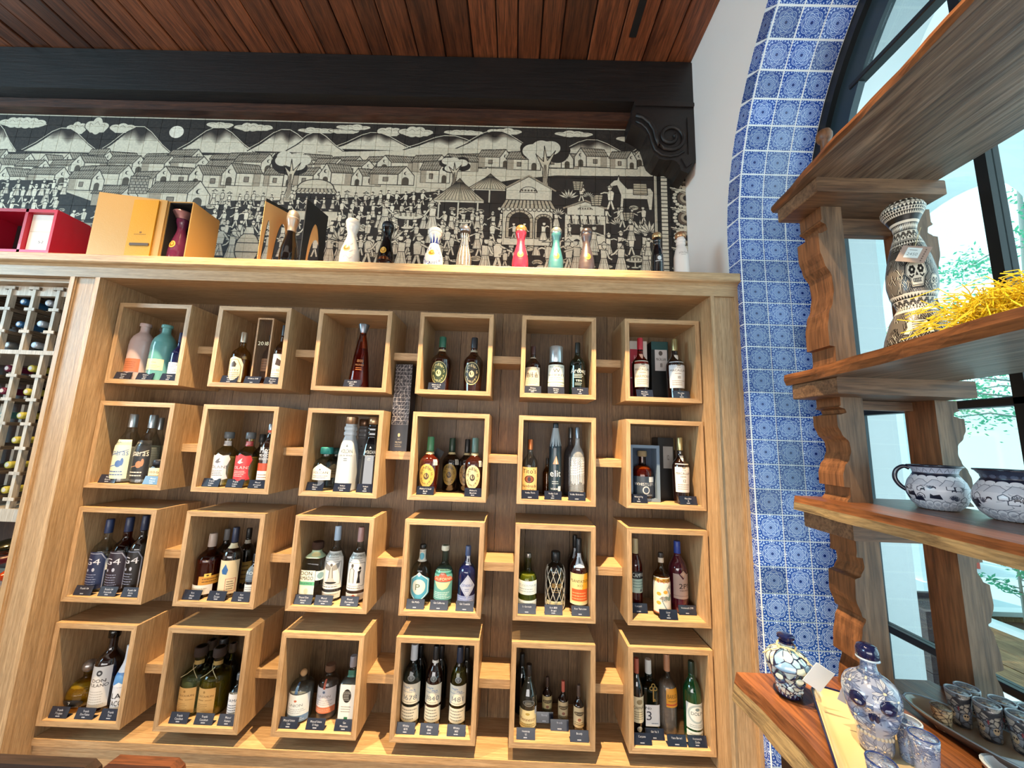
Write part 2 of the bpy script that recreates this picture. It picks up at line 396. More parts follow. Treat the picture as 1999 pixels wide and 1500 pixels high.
wr = struct('wall_right', arch_wall(XR, 2.80, AR+.012, .35, ZC), WHITE)
struct('wall_exterior', arch_wall(2.802, 3.077, 1.075, .35, 4.0), WHITEX)

# ------------------------------------------------------------------ blue tiles round the arch
def tile_art():
    n = 384; a = np.zeros((n, n, 4), np.float32); yy, xx = (np.mgrid[0:n, 0:n]+.5)/n*2-1; r = np.hypot(xx, yy); t = np.arctan2(yy, xx)
    blue, mid, pale = np.array(srgb('#1d459a')), np.array(srgb('#5a88d0')), np.array(srgb('#d3e4f6'))
    img = np.tile(blue, (n, n, 1)); ln = np.zeros((n, n)); md = np.zeros((n, n))
    def ring(k, r0, amp, w, ph=0, p=1.):
        rr = r0+amp*np.abs(np.cos(k*(t+ph)/2))**p; return np.exp(-((r-rr)/(w*1.15))**4)
    for k, r0, amp, w, ph, p in ((8, .70, .13, .020, 0, .8), (8, .62, .11, .014, 0, .8), (8, .50, .10, .022, PI/8, .8), (16, .43, .05, .016, 0, 1), (16, .33, .05, .018, PI/16, 1), (12, .235, .035, .018, 0, 1)):
        ln = np.maximum(ln, ring(k, r0, amp, w, ph, p))
    ln = np.maximum(ln, np.exp(-((r-.16)/.018)**4)); ln = np.maximum(ln, np.exp(-((r-.385)/.010)**4))
    md = np.maximum(md, ((r > .17) & (r < .5)).astype(float)*.22); md = np.maximum(md, ((r > .5) & (r < .62+.11*np.abs(np.cos(4*t)))).astype(float)*.16)
    # veins in the petals, scrolls in the corners
    ln = np.maximum(ln, ((np.abs(np.sin(16*t)) < .13) & (r > .53) & (r < .66)).astype(float)*.8)
    ln = np.maximum(ln, ((np.abs(np.sin(24*t)) < .2) & (r > .25) & (r < .33)).astype(float)*.6)
    ax, ay = np.abs(xx), np.abs(yy); cr = np.hypot(ax-1, ay-1); ct = np.arctan2(1-ay, 1-ax)
    for rr, w in ((.16, .03), (.34, .022)): ln = np.maximum(ln, np.exp(-((cr-rr-.03*np.abs(np.cos(6*ct)))/w)**4))
    for (px, py) in ((.80, .62), (.62, .80), (.90, .40), (.40, .90), (.93, .18), (.18, .93)):
        d = np.hypot((ax-px)*1.0, (ay-py)*1.0); ln = np.maximum(ln, (d < .055).astype(float)*.9)
    for (px, py) in ((.97, .0), (0, .97)): ln = np.maximum(ln, (np.hypot(ax-px, ay-py) < .07).astype(float))
    ln[r < .085] = 0; md[r < .085] = 0
    img = img*(1-md[..., None])+mid*md[..., None]; img = img*(1-ln[..., None]*.9)+pale*ln[..., None]*.9
    img[r < .085] = np.array(srgb('#14265f'))
    c = Cv(4, 4); c.a = np.concatenate([img, np.ones((n, n, 1))], -1).astype(np.float32); return c.image('mandala_tile', 1)
TILEM = imgmat('glazed_mandala_tile', tile_art(), .2, .25, objvar=.3, bump=.15)
TILEP = .0857
def tile_mesh(w, h, th=.0042):
    m = MB(); a, b, c = w/2, h/2, .0016
    vs = [(-a, -b, 0), (a, -b, 0), (a, b, 0), (-a, b, 0), (-a, -b, th-c), (a, -b, th-c), (a, b, th-c), (-a, b, th-c), (-a+c, -b+c, th), (a-c, -b+c, th), (a-c, b-c, th), (-a+c, b-c, th)]
    fs = [(0, 1, 5, 4), (1, 2, 6, 5), (2, 3, 7, 6), (3, 0, 4, 7), (4, 5, 9, 8), (5, 6, 10, 9), (6, 7, 11, 10), (7, 4, 8, 11), (8, 9, 10, 11)]
    m.add(vs, fs)
    for i, f in enumerate(fs): m.uv[i] = [(vs[k][0]/w+.5, vs[k][1]/h+.5) for k in f]
    return m
TM = tile_mesh(.0848, TILEP-.0040).mesh('tile', TILEM)
TMF = tile_mesh(.0735, TILEP-.0045).mesh('tile', TILEM)
part('grout', MB().box(XR-.0042, XR, -.1062, -.028, .3, 2.4), MORTAR, wr)
g = MB(); n = 24
for i in range(n):
    a0, a1 = PI*.62*i/n, PI*.62*(i+1)/n; p = lambda R, a, x: (x, AY+R*math.cos(a), AZ+R*math.sin(a))
    g.add([p(1.0185, a0, XR-.0042), p(1.0985, a0, XR-.0042), p(1.0985, a1, XR-.0042), p(1.0185, a1, XR-.0042)], [(0, 1, 2, 3)])
    g.add([p(1.0203, a0, XR-.004), p(1.0203, a0, 2.765), p(1.0203, a1, 2.765), p(1.0203, a1, XR-.004)], [(0, 1, 2, 3)])
g.box(XR, 2.765, -.1047, -.100, .3, 2.4)
part('grout', g, MORTAR, wr)
tj = random.Random(3)
def put_tile(me, M):
    o = bpy.data.objects.new('tile', me); COL.objects.link(o); o.parent = wr
    o.matrix_local = M @ Matrix.Rotation(tj.choice((0, 2))*PI/2 if me is TM else 0, 4, 'Z') @ Matrix.Rotation(tj.uniform(-.012, .012), 4, 'Y')
def frame(loc, xa, ya, za):
    return Matrix(((xa[0], ya[0], za[0], loc[0]), (xa[1], ya[1], za[1], loc[1]), (xa[2], ya[2], za[2], loc[2]), (0, 0, 0, 1)))
nj = 24
for k in range(nj):                                           # straight jamb, three tiles deep, and the face column
    z = 2.4-(k+.5)*TILEP
    for i in range(3): put_tile(TM, frame((XR+(i+.5)*.0885, -.1025, z), (1, 0, 0), (0, 0, 1), (0, -1, 0)))
    put_tile(TMF, frame((XR-.002, -.0685, z), (0, -1, 0), (0, 0, 1), (-1, 0, 0)))
da = TILEP/1.02
for k in range(20):                                           # up and over the arch
    a = (k+.5)*da; c, s = math.cos(a), math.sin(a)
    for i in range(3): put_tile(TM, frame((XR+(i+.5)*.0885, AY+1.0225*c, AZ+1.0225*s), (1, 0, 0), (0, -s, c), (0, -c, -s)))
    put_tile(TMF, frame((XR-.002, AY+1.0570*c, AZ+1.0570*s), (0, -c, -s), (0, -s, c), (-1, 0, 0)))

# ------------------------------------------------------------------ arched steel window
win = struct('window_1', MB(), BLACKM)
def ring(R0, R1, x0, x1, z0=.35):
    m = MB(); n = 36; pts = [(0, z0, 1)]+[(a, None, 0) for a in np.linspace(0, PI, n+1)]+[(PI, z0, 1)]
    rows = []
    for a, z, st in pts:
        c, s = math.cos(a), math.sin(a)
        rows.append([(x, AY+R*c, z if st else AZ+R*s) for x in (x0, x1) for R in (R0, R1)])
    vs = [v for r in rows for v in r]; fs = []
    for i in range(len(rows)-1):
        o = i*4
        for q in ((0, 1), (1, 3), (3, 2), (2, 0)): fs.append((o+q[0], o+q[1], o+4+q[1], o+4+q[0]))
    return m.add(vs, fs)
part('frame', ring(.985, 1.024, 2.766, 2.83), BLACKM, win, autos=40)
part('frame', ring(.905, .985, 2.785, 2.808), plain('grey_steel', '#27363c', .35, metal=.2), win, autos=40)
def bar(y0, y1, z0, z1, x0=2.78, x1=2.815): return MB().box(x0, x1, y0, y1, z0, z1, ch=.003)
part('mullion', bar(-.623, -.6, .35, 3.2), BLACKM, win); part('mullion', bar(-1.65, -1.627, .35, 3.2), BLACKM, win)
part('glazing_bar', bar(-2.03, -.21, 1.717, 1.738), BLACKM, win)
part('glazing_bar', bar(-2.03, -.21, 1.07, 1.09), BLACKM, win)
part('glazing_bar', bar(-1.9, -.31, 2.853, 2.872), BLACKM, win)
part('bottom_rail', bar(-2.05, -.2, .35, .42), BLACKM, win)
PANE = glass('#f4fcfd')
for y0, y1 in ((-.6, -.215), (-1.627, -.623), (-2.03, -1.65)):
    for z0, z1 in ((.42, 1.07), (1.09, 1.717), (1.738, 2.853)):
        part('pane', MB().box(2.796, 2.8, y0, y1, z0, min(z1, 2.62 if (y0 > -.7 or y1 < -1.6) and z1 > 2.5 else z1)), PANE, win)
top = [(AY+.905*math.cos(a), AZ+.905*math.sin(a)) for a in np.linspace(math.asin(.472/.905), PI-math.asin(.472/.905), 20)]
part('pane', MB().prism(top, 2.796, 2.8, axis=0), PANE, win)

# ------------------------------------------------------------------ beam, board, corbel
solo('ceiling_beam', MB().box(-3.0, XR, .2, YB, 3.318, 3.56, ch=.006), BEAMW, 'heavy black timber beam running along the ceiling above the mural', 'beam')
solo('beam_board', MB().box(-3.0, XR-.02, .262, YB-.013, 3.266, 3.317, ch=.003), BEAMB, 'reddish brown board fixed under the black beam above the mural', 'board')
cb = thing('corbel', 'black carved scroll corbel carrying the right end of the beam', 'corbel', (XR, .26, 3.1))
cp = [(2.5, 3.317), (2.205, 3.317), (2.205, 3.285), (2.187, 3.262), (2.185, 3.19), (2.23, 3.165), (2.262, 3.135), (2.275, 3.09), (2.28, 3.06), (2.293, 3.025), (2.318, 3.0), (2.35, 2.992), (2.385, 2.995), (2.405, 2.985), (2.42, 2.962), (2.424, 2.938), (2.46, 2.922), (2.498, 2.985), (2.5, 3.0)]
part('bracket', MB().prism(cp, .2, YB), CORB, cb)
part('cap_moulding', MB().box(2.198, 2.5, .192, .3, 3.29, 3.317, ch=.006), CORB, cb)
def spiral(cx, cz, r0, r1, a0, a1, n=26): return [(cx+(r0+(r1-r0)*i/n)*math.cos(a0+(a1-a0)*i/n), .197, cz+(r0+(r1-r0)*i/n)*math.sin(a0+(a1-a0)*i/n)) for i in range(n+1)]
part('scroll', MB().tube([(2.205, .197, 3.235), (2.24, .197, 3.225), (2.275, .197, 3.195), (2.297, .197, 3.155), (2.305, .197, 3.11), (2.32, .197, 3.065)]+spiral(2.378, 3.12, .078, .02, PI*1.22, PI*4.2), .011, 6), CORB, cb, smooth=True)
part('scroll', MB().tube([(2.205, .198, 3.205), (2.235, .198, 3.19), (2.26, .198, 3.165), (2.277, .198, 3.13), (2.285, .198, 3.09), (2.3, .198, 3.045), (2.33, .198, 3.018), (2.37, .198, 3.012), (2.41, .198, 3.02), (2.44, .198, 3.04)], .007, 6), CORB, cb, smooth=True)
part('leaf', MB().prism([(2.425, 3.0), (2.45, 2.95), (2.478, 2.975), (2.478, 3.23), (2.462, 3.23), (2.462, 3.02)], .193, .2), CORB, cb)
# ------------------------------------------------------------------ painted tile mural
MX0, MW, MZ0, MH = -1.26, 3.76, 2.262, 1.022
def paint_mural():
    R = random.Random(5)
    PAPER, INK, DARK = (.80, .775, .69), (.15, .13, .11), (.15, .13, .112)
    c = Cv(3400, int(3400*MH/MW), '#000000', MW, MH)
    nz = rng.random((c.h//8+1, c.w//8+1)).repeat(8, 0).repeat(8, 1)[:c.h, :c.w]*.5+rng.random((c.h, c.w))*.5
    c.a[:, :, :3] = np.array(DARK)*(0.55+.9*nz[..., None])
    def M(px, py):
        q = P(px, py, 1, .316); return (q[0]-MX0, q[2]-MZ0)
    def S(px): return px/378.                                   # photo pixels to metres on the wall
    def jit(pts, a): return [(x+R.uniform(-a, a), y+R.uniform(-a, a)) for x, y in pts]
    c.rect(0, 1.0, MW, MH, PAPER); c.rect(0, .992, MW, .999, INK)
    # --- clouds and moon
    def cloud(px, py, w, h):
        x, y = M(px, py); n = max(3, int(w/14)); pts = []
        for i in range(n):
            cx = x-S(w)/2+S(w)*(i+.5)/n; r = S(h)*R.uniform(.6, 1.05)*(1 if 0 < i < n-1 else .6)
            c.ell(cx, y, S(w)/n*.85+.004, r+.004, INK); pts.append((cx, r))
        for cx, r in pts: c.ell(cx, y, S(w)/n*.85, r, PAPER)
        c.poly([(x-S(w)*.6, y-S(h)*.2), (x+S(w)*.6, y-S(h)*.15), (x+S(w)*.4, y-S(h)*.75), (x-S(w)*.3, y-S(h)*.8)], PAPER)
        for cx, r in pts: c.line([(cx-S(w)/n*.4, y+r*.2), (cx, y+r*.5), (cx+S(w)/n*.4, y+r*.1)], .0025, (.5, .46, .4))
    for a in ((45, 240, 88, 13), (150, 250, 34, 18), (190, 246, 40, 20), (240, 250, 44, 15), (430, 244, 46, 10), (495, 249, 70, 10), (620, 255, 70, 8), (672, 256, 50, 8), (690, 249, 60, 7), (760, 257, 40, 14), (812, 258, 60, 12), (905, 259, 70, 8), (985, 257, 60, 9), (1120, 262, 66, 8), (1240, 272, 66, 9)): cloud(*a)
    x, y = M(345, 258); c.ell(x, y, S(16), S(15), INK); c.ell(x, y, S(15), S(14), (.87, .85, .78))
    # --- volcanoes, dark at the crown with a pale foot
    def mount(px, py, w, h):
        x, y = M(px, py); W, H = S(w), S(h); pts = [(x-W*.5, y-H)]
        pts += [(x-W*.34, y-H*.66), (x-W*.16, y-H*.16), (x-W*.06, y), (x+W*.06, y), (x+W*.17, y-H*.2), (x+W*.34, y-H*.66), (x+W*.5, y-H)]
        ph = R.uniform(0, 6)
        c.poly(pts, PAPER, ((.16, .13, .11), lambda u, v: (v-.50+.16*np.sin(u*23+ph)*np.sin(u*9))*2.6))
        c.line(pts, .006, INK); c.line([(p[0]-.006, p[1]+.008) for p in pts], .004, PAPER)
    for a in ((-5, 245, 110, 60), (130, 253, 160, 52), (275, 250, 160, 62), (430, 252, 165, 55), (560, 256, 150, 48), (735, 262, 170, 36), (620, 262, 120, 40), (880, 268, 190, 32), (970, 258, 170, 42), (1158, 276, 175, 38), (1270, 285, 120, 34)): mount(*a)
    # --- pale ground behind the village
    g = [M(px, py) for px, py in ((0, 300), (200, 300), (345, 305), (500, 300), (700, 296), (900, 290), (1100, 300), (1275, 306), (1276, 345), (1085, 343), (1010, 352), (880, 372), (700, 385), (520, 392), (400, 402), (200, 400), (120, 372), (0, 345))]
    c.poly(g, (.78, .75, .66))
    # --- houses
    def house(px, py, w, h, flip=False, win=True):
        x, y = M(px, py); W, H = S(w), S(h); f = -1 if flip else 1; gw = W*.36
        X = lambda u: x+f*(u-.5)*W
        body = [(X(0), y), (X(1), y), (X(1), y+H*.55), (X(0), y+H*.55)]; c.shape(body, (.80, .77, .68), .0035, INK)
        c.poly([(X(0), y), (X(.2), y), (X(.2), y+H*.55), (X(0), y+H*.55)], (.62, .58, .5))
        roof = [(X(-.05), y+H*.55), (X(1-gw/W), y+H*.55), (X(1-gw/W*.5), y+H), (X(.08), y+H*.93)]
        c.shape(roof, (.55, .52, .45), .004, INK)
        for k in range(1, int(W/.018)):
            t = k/(W/.018); a = (roof[0][0]+(roof[1][0]-roof[0][0])*t, roof[0][1]); b = (roof[3][0]+(roof[2][0]-roof[3][0])*t, roof[3][1]+(roof[2][1]-roof[3][1])*t); c.line([a, b], .0025, INK)
        for t in (.35, .7): c.line([(roof[0][0]+(roof[3][0]-roof[0][0])*t, roof[0][1]+(roof[3][1]-roof[0][1])*t), (roof[1][0]+(roof[2][0]-roof[1][0])*t, roof[1][1]+(roof[2][1]-roof[1][1])*t)], .002, (.7, .67, .6))
        gab = [(X(1-gw/W), y), (X(1.02), y), (X(1.02), y+H*.5), (X(1-gw/W*.5), y+H), (X(1-gw/W), y+H*.55)]; c.shape(gab, PAPER, .004, INK)
        c.ell(X(1-gw/W*.5), y+H*.62, H*.09, H*.09, INK); c.ell(X(1-gw/W*.5)+H*.03, y+H*.62, H*.065, H*.075, PAPER)
        dx = gw*.22; q = X(1-gw/W*.5); c.poly([(q-dx, y), (q+dx, y)]+[(q+dx*math.cos(a), y+H*.26+dx*math.sin(a)) for a in np.linspace(0, PI, 8)], (.3, .27, .22))
        if win: c.shape([(X(.3), y+H*.18), (X(.42), y+H*.18), (X(.42), y+H*.4), (X(.3), y+H*.4)], (.5, .46, .4), .003, INK)
    for row, (pys, hs) in enumerate(((322, 34), (342, 38), (366, 44))):
        px = -10+row*17
        while px < 1285:
            w_ = R.uniform(46, 76)*(1+row*.1); yy = pys-px*.006*(1 if px < 900 else 1.3)-(6 if px > 900 else 0)
            if not (row == 2 and 860 < px) and not (row == 1 and px > 1250): house(px, yy+R.uniform(-5, 5)+(px*.018 if row == 0 else 0), w_, hs*R.uniform(.85, 1.15), R.random() < .4, R.random() < .6)
            px += w_*R.uniform(.78, 1.05)
    house(345, 408, 120, 62); house(220, 402, 90, 46); house(165, 372, 70, 46)
    x, y = M(268, 378); c.shape([(x-.05, y), (x+.05, y), (x+.05, y+.1), (x-.05, y+.1)], (.62, .59, .52), .004, INK)
    for k in range(6):
        c.line([(x-.05, y+k*.017), (x+.05, y+k*.017)], .003, INK)
        for q in range(5): c.line([(x-.05+q*.02+(k % 2)*.01, y+k*.017), (x-.05+q*.02+(k % 2)*.01, y+k*.017+.017)], .003, INK)
    # --- lower half: dark ground, then the crowd
    dk = [M(px, py) for px, py in ((-20, 425), (120, 420), (200, 412), (400, 402), (520, 396), (700, 388), (860, 374), (1010, 350), (1085, 343), (1276, 347), (1282, 532), (400, 520), (-20, 505))]
    def ground(px0, px1, py0, py1):
        pts = [M(px0, py0), M(px1, py0), M(px1, py1), M(px0, py1)]; c.poly(pts, DARK, ((.2, .17, .14), lambda u, v: .35*np.sin(u*57)*np.sin(v*31)+.1))
    c.poly(dk, DARK, ((.22, .18, .15), lambda u, v: .4*np.sin(u*140)*np.sin(v*37+u*11)+.12))
    ground(-20, 110, 352, 402); ground(-20, 120, 415, 505); ground(440, 700, 392, 440)
    def person(px, py, h, hat=None, skirt=None, f=None):
        x, y = M(px, py); H = S(h); f = f or R.choice((-1, 1)); skirt = R.random() < .45 if skirt is None else skirt; P_ = (R.uniform(.78, .88),)*3; P_ = (P_[0], P_[1]*.965, P_[2]*.86)
        if skirt: body = [(x-.20*H, y), (x+.22*H, y), (x+.11*H, y+.45*H), (x+.13*H, y+.74*H), (x-.1*H, y+.76*H), (x-.09*H, y+.45*H)]
        else:
            for s in (-1, 1): c.shape([(x+s*.04*H, y+.42*H), (x+s*.16*H, y+.02*H), (x+s*.16*H+f*.06*H, y), (x+s*.07*H, y+.01*H), (x-s*.04*H, y+.4*H)], P_, .0025, INK)
            body = [(x-.1*H, y+.38*H), (x+.1*H, y+.38*H), (x+.14*H, y+.72*H), (x+.05*H, y+.79*H), (x-.06*H, y+.79*H), (x-.13*H, y+.7*H)]
        c.shape(body, P_, .0032, INK)
        if skirt:
            for t in (-.5, 0, .5): c.line([(x+t*.1*H, y+.43*H), (x+t*.3*H, y+.03*H)], .0022, (.45, .4, .34))
            c.line([(x-.1*H, y+.45*H), (x+.11*H, y+.45*H)], .003, INK)
        ax = f*R.uniform(.2, .34); az = R.uniform(.42, .74)
        c.line([(x+f*.1*H, y+.7*H), (x+ax*H*.8, y+(az+.05)*H), (x+ax*H*1.25, y+az*H)], .075*H, INK); c.line([(x+f*.1*H, y+.7*H), (x+ax*H*.8, y+(az+.05)*H), (x+ax*H*1.2, y+az*H)], .05*H, P_)
        hx = x+f*.02*H; c.ell(hx, y+.89*H, .085*H, .1*H, INK); c.ell(hx+f*.012*H, y+.885*H, .07*H, .085*H, P_)
        hat = R.random() < .35 if hat is None else hat
        if hat: c.shape([(hx-.2*H, y+.93*H), (hx+.2*H, y+.93*H), (hx+.08*H, y+.97*H), (hx, y+1.06*H), (hx-.08*H, y+.97*H)], PAPER, .003, INK)
        else: c.ell(hx-f*.03*H, y+.93*H, .085*H, .075*H, INK, a0=0, a1=PI)
    def table(px, py, w):
        x, y = M(px, py); W = S(w); c.shape([(x-.05*W, y), (x+.05*W, y), (x+.04*W, y+.42*W), (x-.04*W, y+.42*W)], PAPER, .003, INK); c.ell(x, y+.0, W*.25, W*.06, INK); c.ell(x, y+.003, W*.22, W*.045, PAPER)
        c.ell(x, y+.46*W, W*.55, W*.15, INK); c.ell(x, y+.465*W, W*.52, W*.125, PAPER)
        for k in range(4): c.shape([(x-.3*W+k*.18*W, y+.46*W), (x-.24*W+k*.18*W, y+.46*W), (x-.27*W+k*.18*W, y+.62*W)], (.7, .66, .57), .0025, INK)
    def basket(px, py, w):
        x, y = M(px, py); W = S(w); c.shape([(x-W*.35, y), (x+W*.35, y), (x+W*.5, y+W*.9), (x-W*.5, y+W*.9)], (.72, .68, .58), .004, INK)
        for t in (.2, .4, .6, .8): c.line([(x-W*(.35+.15*t), y+W*.9*t), (x+W*(.35+.15*t), y+W*.9*t)], .003, INK)
        for t in (-.5, -.2, .2, .5): c.line([(x+W*t*.7, y), (x+W*t, y+W*.9)], .0025, INK)
    def plant(px, py, h, n=7):
        x, y = M(px, py); H = S(h)
        for k in range(n):
            a = PI*(.12+.76*k/(n-1)); ca, sa = math.cos(a), math.sin(a); c.shape([(x-.03*H, y), (x+.5*H*ca-.1*H*sa, y+.5*H*sa+.1*H*ca), (x+H*ca, y+H*sa), (x+.5*H*ca+.1*H*sa, y+.5*H*sa-.1*H*ca), (x+.03*H, y)], PAPER, .003, INK)
    def hut(px, py, w, h):
        x, y = M(px, py); W, H = S(w), S(h)
        for s in (-.4, 0, .4): c.line([(x+s*W, y), (x+s*W, y+H*.5)], .008, PAPER)
        roof = [(x-W*.55, y+H*.45), (x-W*.12, y+H*.85), (x, y+H), (x+W*.12, y+H*.85), (x+W*.55, y+H*.45)]
        c.poly(roof, (.72, .68, .58), ((.16, .13, .1), lambda u, v: (v-.3)*1.1)); c.line(roof, .004, INK, True)
        for k in range(15): t = -.5+k/14; c.line([(x+t*.12*W, y+H*.9), (x+t*1.05*W, y+H*.47)], .0025, INK)
        c.rect(x-W*.52, y+H*.41, x+W*.52, y+H*.45, PAPER)
    def tiledroof(x0, x1, y0, y1, ins):
        c.shape([(x0, y0), (x1, y0), (x1-ins, y1), (x0+ins, y1)], (.68, .64, .55), .004, INK); n = int((x1-x0)/.022)
        for k in range(n+1):
            t = k/n; c.line([(x0+(x1-x0)*t, y0), (x0+ins+(x1-x0-2*ins)*t, y1)], .005, INK)
            c.ell(x0+(x1-x0)*t, y0, .011, .011, INK); c.ell(x0+(x1-x0)*t, y0+.001, .008, .008, PAPER)
    # trees
    def tree(px, py, w, h, fol=True):
        x, y = M(px, py); W, H = S(w), S(h)
        if fol:
            for k in range(9): a = R.uniform(0, 2*PI); c.ell(x+W*.32*math.cos(a), y+H*.8+H*.16*math.sin(a), W*.2+.004, H*.11+.004, INK)
            for k in range(14): a = R.uniform(0, 2*PI); q = R.random(); c.ell(x+q*W*.32*math.cos(a), y+H*.8+q*H*.16*math.sin(a), W*.2, H*.11, (.80, .78, .70))
        tr = [(x-.12*W, y), (x+.14*W, y), (x+.06*W, y+.3*H), (x+.09*W, y+.55*H), (x+.22*W, y+.78*H), (x+.05*W, y+.62*H), (x-.02*W, y+.85*H), (x-.03*W, y+.6*H), (x-.2*W, y+.72*H), (x-.05*W, y+.5*H), (x-.04*W, y+.28*H)]
        c.shape(tr, (.78, .74, .64), .004, INK)
        for k in range(7): c.line([(x-.05*W+k*.02*W, y+.03*H), (x-.02*W+k*.008*W, y+.55*H)], .0022, (.42, .38, .32))
    tree(560, 395, 80, 112); tree(885, 372, 60, 72); tree(1062, 392, 95, 142)
    # crowd rows, small at the back
    def scroll(px, py, w_):
        x, y = M(px, py); W = S(w_); c.ell(x, y, W*.5, W*.28, INK); c.ell(x, y, W*.47, W*.25, (.74, .71, .62)); c.line([(x-W*.4, y), (x, y+W*.12), (x+W*.4, y)], .003, INK); c.line([(x-W*.35, y-W*.08), (x+W*.1, y-W*.02)], .003, INK)
    for k in range(90): scroll(R.uniform(-10, 1265), R.uniform(402, 528), R.uniform(10, 26))
    for py, h, px0, px1, st in ((402, 30, 415, 860, 17), (424, 34, 420, 850, 19), (446, 40, 415, 990, 20), (472, 44, 415, 980, 22), (398, 40, 0, 110, 20), (380, 34, 10, 125, 20), (424, 40, -5, 120, 20), (452, 42, -5, 125, 20), (480, 44, 110, 420, 22), (445, 40, 110, 200, 22), (440, 36, 1085, 1270, 26), (500, 46, 420, 1260, 24)):
        px = px0
        while px < px1: person(px, py+R.uniform(-3, 3), h*R.uniform(.9, 1.1)); px += st*R.uniform(.8, 1.25)
    # bandstand, huts, the two houses with figures, the stall
    x, y = M(612, 402); tiledroof(x-.11, x+.12, y+.07, y+.10, .02); c.ell(x, y+.1, .1, .055, INK, a0=0, a1=PI); c.ell(x, y+.1, .094, .05, (.76, .73, .64), a0=0, a1=PI); c.rect(x-.1, y-.02, x+.11, y+.07, DARK)
    for k in range(5): person(580+k*17, 408, 26)
    c.rect(x-.12, y-.08, x+.13, y-.03, (.78, .75, .66)); c.line([(x-.12, y-.03), (x+.13, y-.03)], .004, INK)
    hut(955, 395, 82, 62); hut(893, 428, 96, 88)
    def villa(px0, px1, pyb, pym, pyt):
        xa, yb = M(px0, pyb); xb, _ = M(px1, pyb); _, ym = M(px0, pym); _, yt = M((px0+px1)/2, pyt); w_ = xb-xa
        c.shape([(xa+.06*w_, yb), (xb-.06*w_, yb), (xb-.06*w_, ym), (xa+.06*w_, ym)], (.83, .80, .71), .004, INK)
        c.shape([(xa+.1*w_, ym), (xb-.08*w_, ym), (xb-.08*w_, ym+(yt-ym)*.55), ((xa+xb)/2, yt), (xa+.1*w_, ym+(yt-ym)*.55)], PAPER, .005, INK)
        c.line([(xa+.03*w_, ym+(yt-ym)*.5), ((xa+xb)/2, yt+.006), (xb-.02*w_, ym+(yt-ym)*.5)], .008, (.6, .56, .48))
        c.ell((xa+xb)/2, ym+(yt-ym)*.42, .16*w_, (yt-ym)*.22, INK, a0=0, a1=PI); c.ell((xa+xb)/2, ym+(yt-ym)*.44, .14*w_, (yt-ym)*.18, PAPER, a0=0, a1=PI)
        for k in range(5): c.ell((xa+xb)/2+(k-2)*.055*w_, ym+(yt-ym)*.5, .018*w_, .018*w_, (.35, .31, .26))
        return xa, xb, yb, ym
    xa, xb, yb, ym = villa(972, 1085, 478, 398, 345); tiledroof(xa, xb, ym-.03, ym+.025, .03)
    for cx, rw in ((xa+.36*(xb-xa), .055), (xa+.78*(xb-xa), .035)):
        top = yb+.13; o = [(cx-rw, yb+.045), (cx+rw, yb+.045)]+[(cx+rw*math.cos(a), top+rw*1.0*math.sin(a)) for a in np.linspace(0, PI, 12)]
        c.shape([(cx+(p-cx)*1.28, q+(.012 if q > top else -.006)) for p, q in o], (.68, .64, .55), .004, INK); c.poly(o, (.16, .13, .1))
        for k in range(9): a = PI*k/8; c.line([(cx+rw*math.cos(a), top+rw*math.sin(a)), (cx+rw*1.28*math.cos(a), top+rw*1.25*math.sin(a))], .003, INK)
    for k in (1003, 1022): person(k, 466, 34, False, False)
    person(1060, 470, 40, False, True)
    xa, xb, yb, ym = villa(1096, 1188, 486, 420, 394)
    for k in range(9): c.line([(xa+.1*(xb-xa)+k*.09*(xb-xa), ym), (xa+.1*(xb-xa)+k*.09*(xb-xa)+.006, ym-.045)], .009, INK if k % 2 else PAPER)
    c.rect(xa+.12*(xb-xa), ym-.11, xb-.1*(xb-xa), ym-.05, (.2, .17, .14))
    for k in range(8): c.shape([(xa+.15*(xb-xa)+k*.09*(xb-xa), ym-.05), (xa+.19*(xb-xa)+k*.09*(xb-xa), ym-.05), (xa+.17*(xb-xa)+k*.09*(xb-xa), ym-.02)], PAPER, .002, INK)
    for k in (1112, 1135): person(k, 462, 26, True)
    person(1158, 492, 56, False, True)
    # pack donkeys and carriers on the right
    person(1135, 394, 40, False, False, 1); basket(1128, 372, 22); basket(1164, 402, 26); person(1192, 410, 52, True, False, -1)
    x, y = M(1248, 410); don = [(x-.10, y), (x-.085, y), (x-.08, y+.06), (x+.04, y+.06), (x+.05, y), (x+.065, y), (x+.075, y+.1), (x+.06, y+.125), (x-.06, y+.118), (x-.1, y+.165), (x-.105, y+.195), (x-.115, y+.168), (x-.13, y+.165), (x-.155, y+.14), (x-.145, y+.128), (x-.115, y+.135), (x-.095, y+.08)]
    c.shape(don, PAPER, .004, INK); c.shape([(x-.03, y+.085), (x+.045, y+.085), (x+.04, y+.15), (x-.03, y+.15)], (.68, .64, .54), .004, INK)
    for k in range(4): c.line([(x-.03, y+.095+k*.014), (x+.045, y+.095+k*.014)], .003, INK)
    for a in ((1110, 388, 24), (1250, 458, 34), (1268, 456, 30), (1148, 386, 16), (1205, 440, 20), (470, 470, 34), (660, 470, 30), (765, 470, 34), (860, 470, 24), (1090, 420, 18)): plant(*a)
    person(1215, 445, 42, True, False); basket(1226, 432, 20); person(1232, 470, 44, True, True)
    for px in range(0, 1270, 33):
        c.ell(*M(px+R.uniform(-9, 9), 520+R.uniform(-4, 2)), .022, .009, INK); c.ell(*M(px, 521), .02, .008, PAPER)
    # tables and seated groups
    for px, py, w_ in ((795, 446, 62), (905, 446, 34), (775, 522, 30), (890, 520, 26), (1240, 524, 38), (1090, 524, 30)):
        for d in (-.75, .75): person(px+d*w_, py+2, w_*.78+12, None, True, 1 if d < 0 else -1)
        table(px, py, w_*.9)
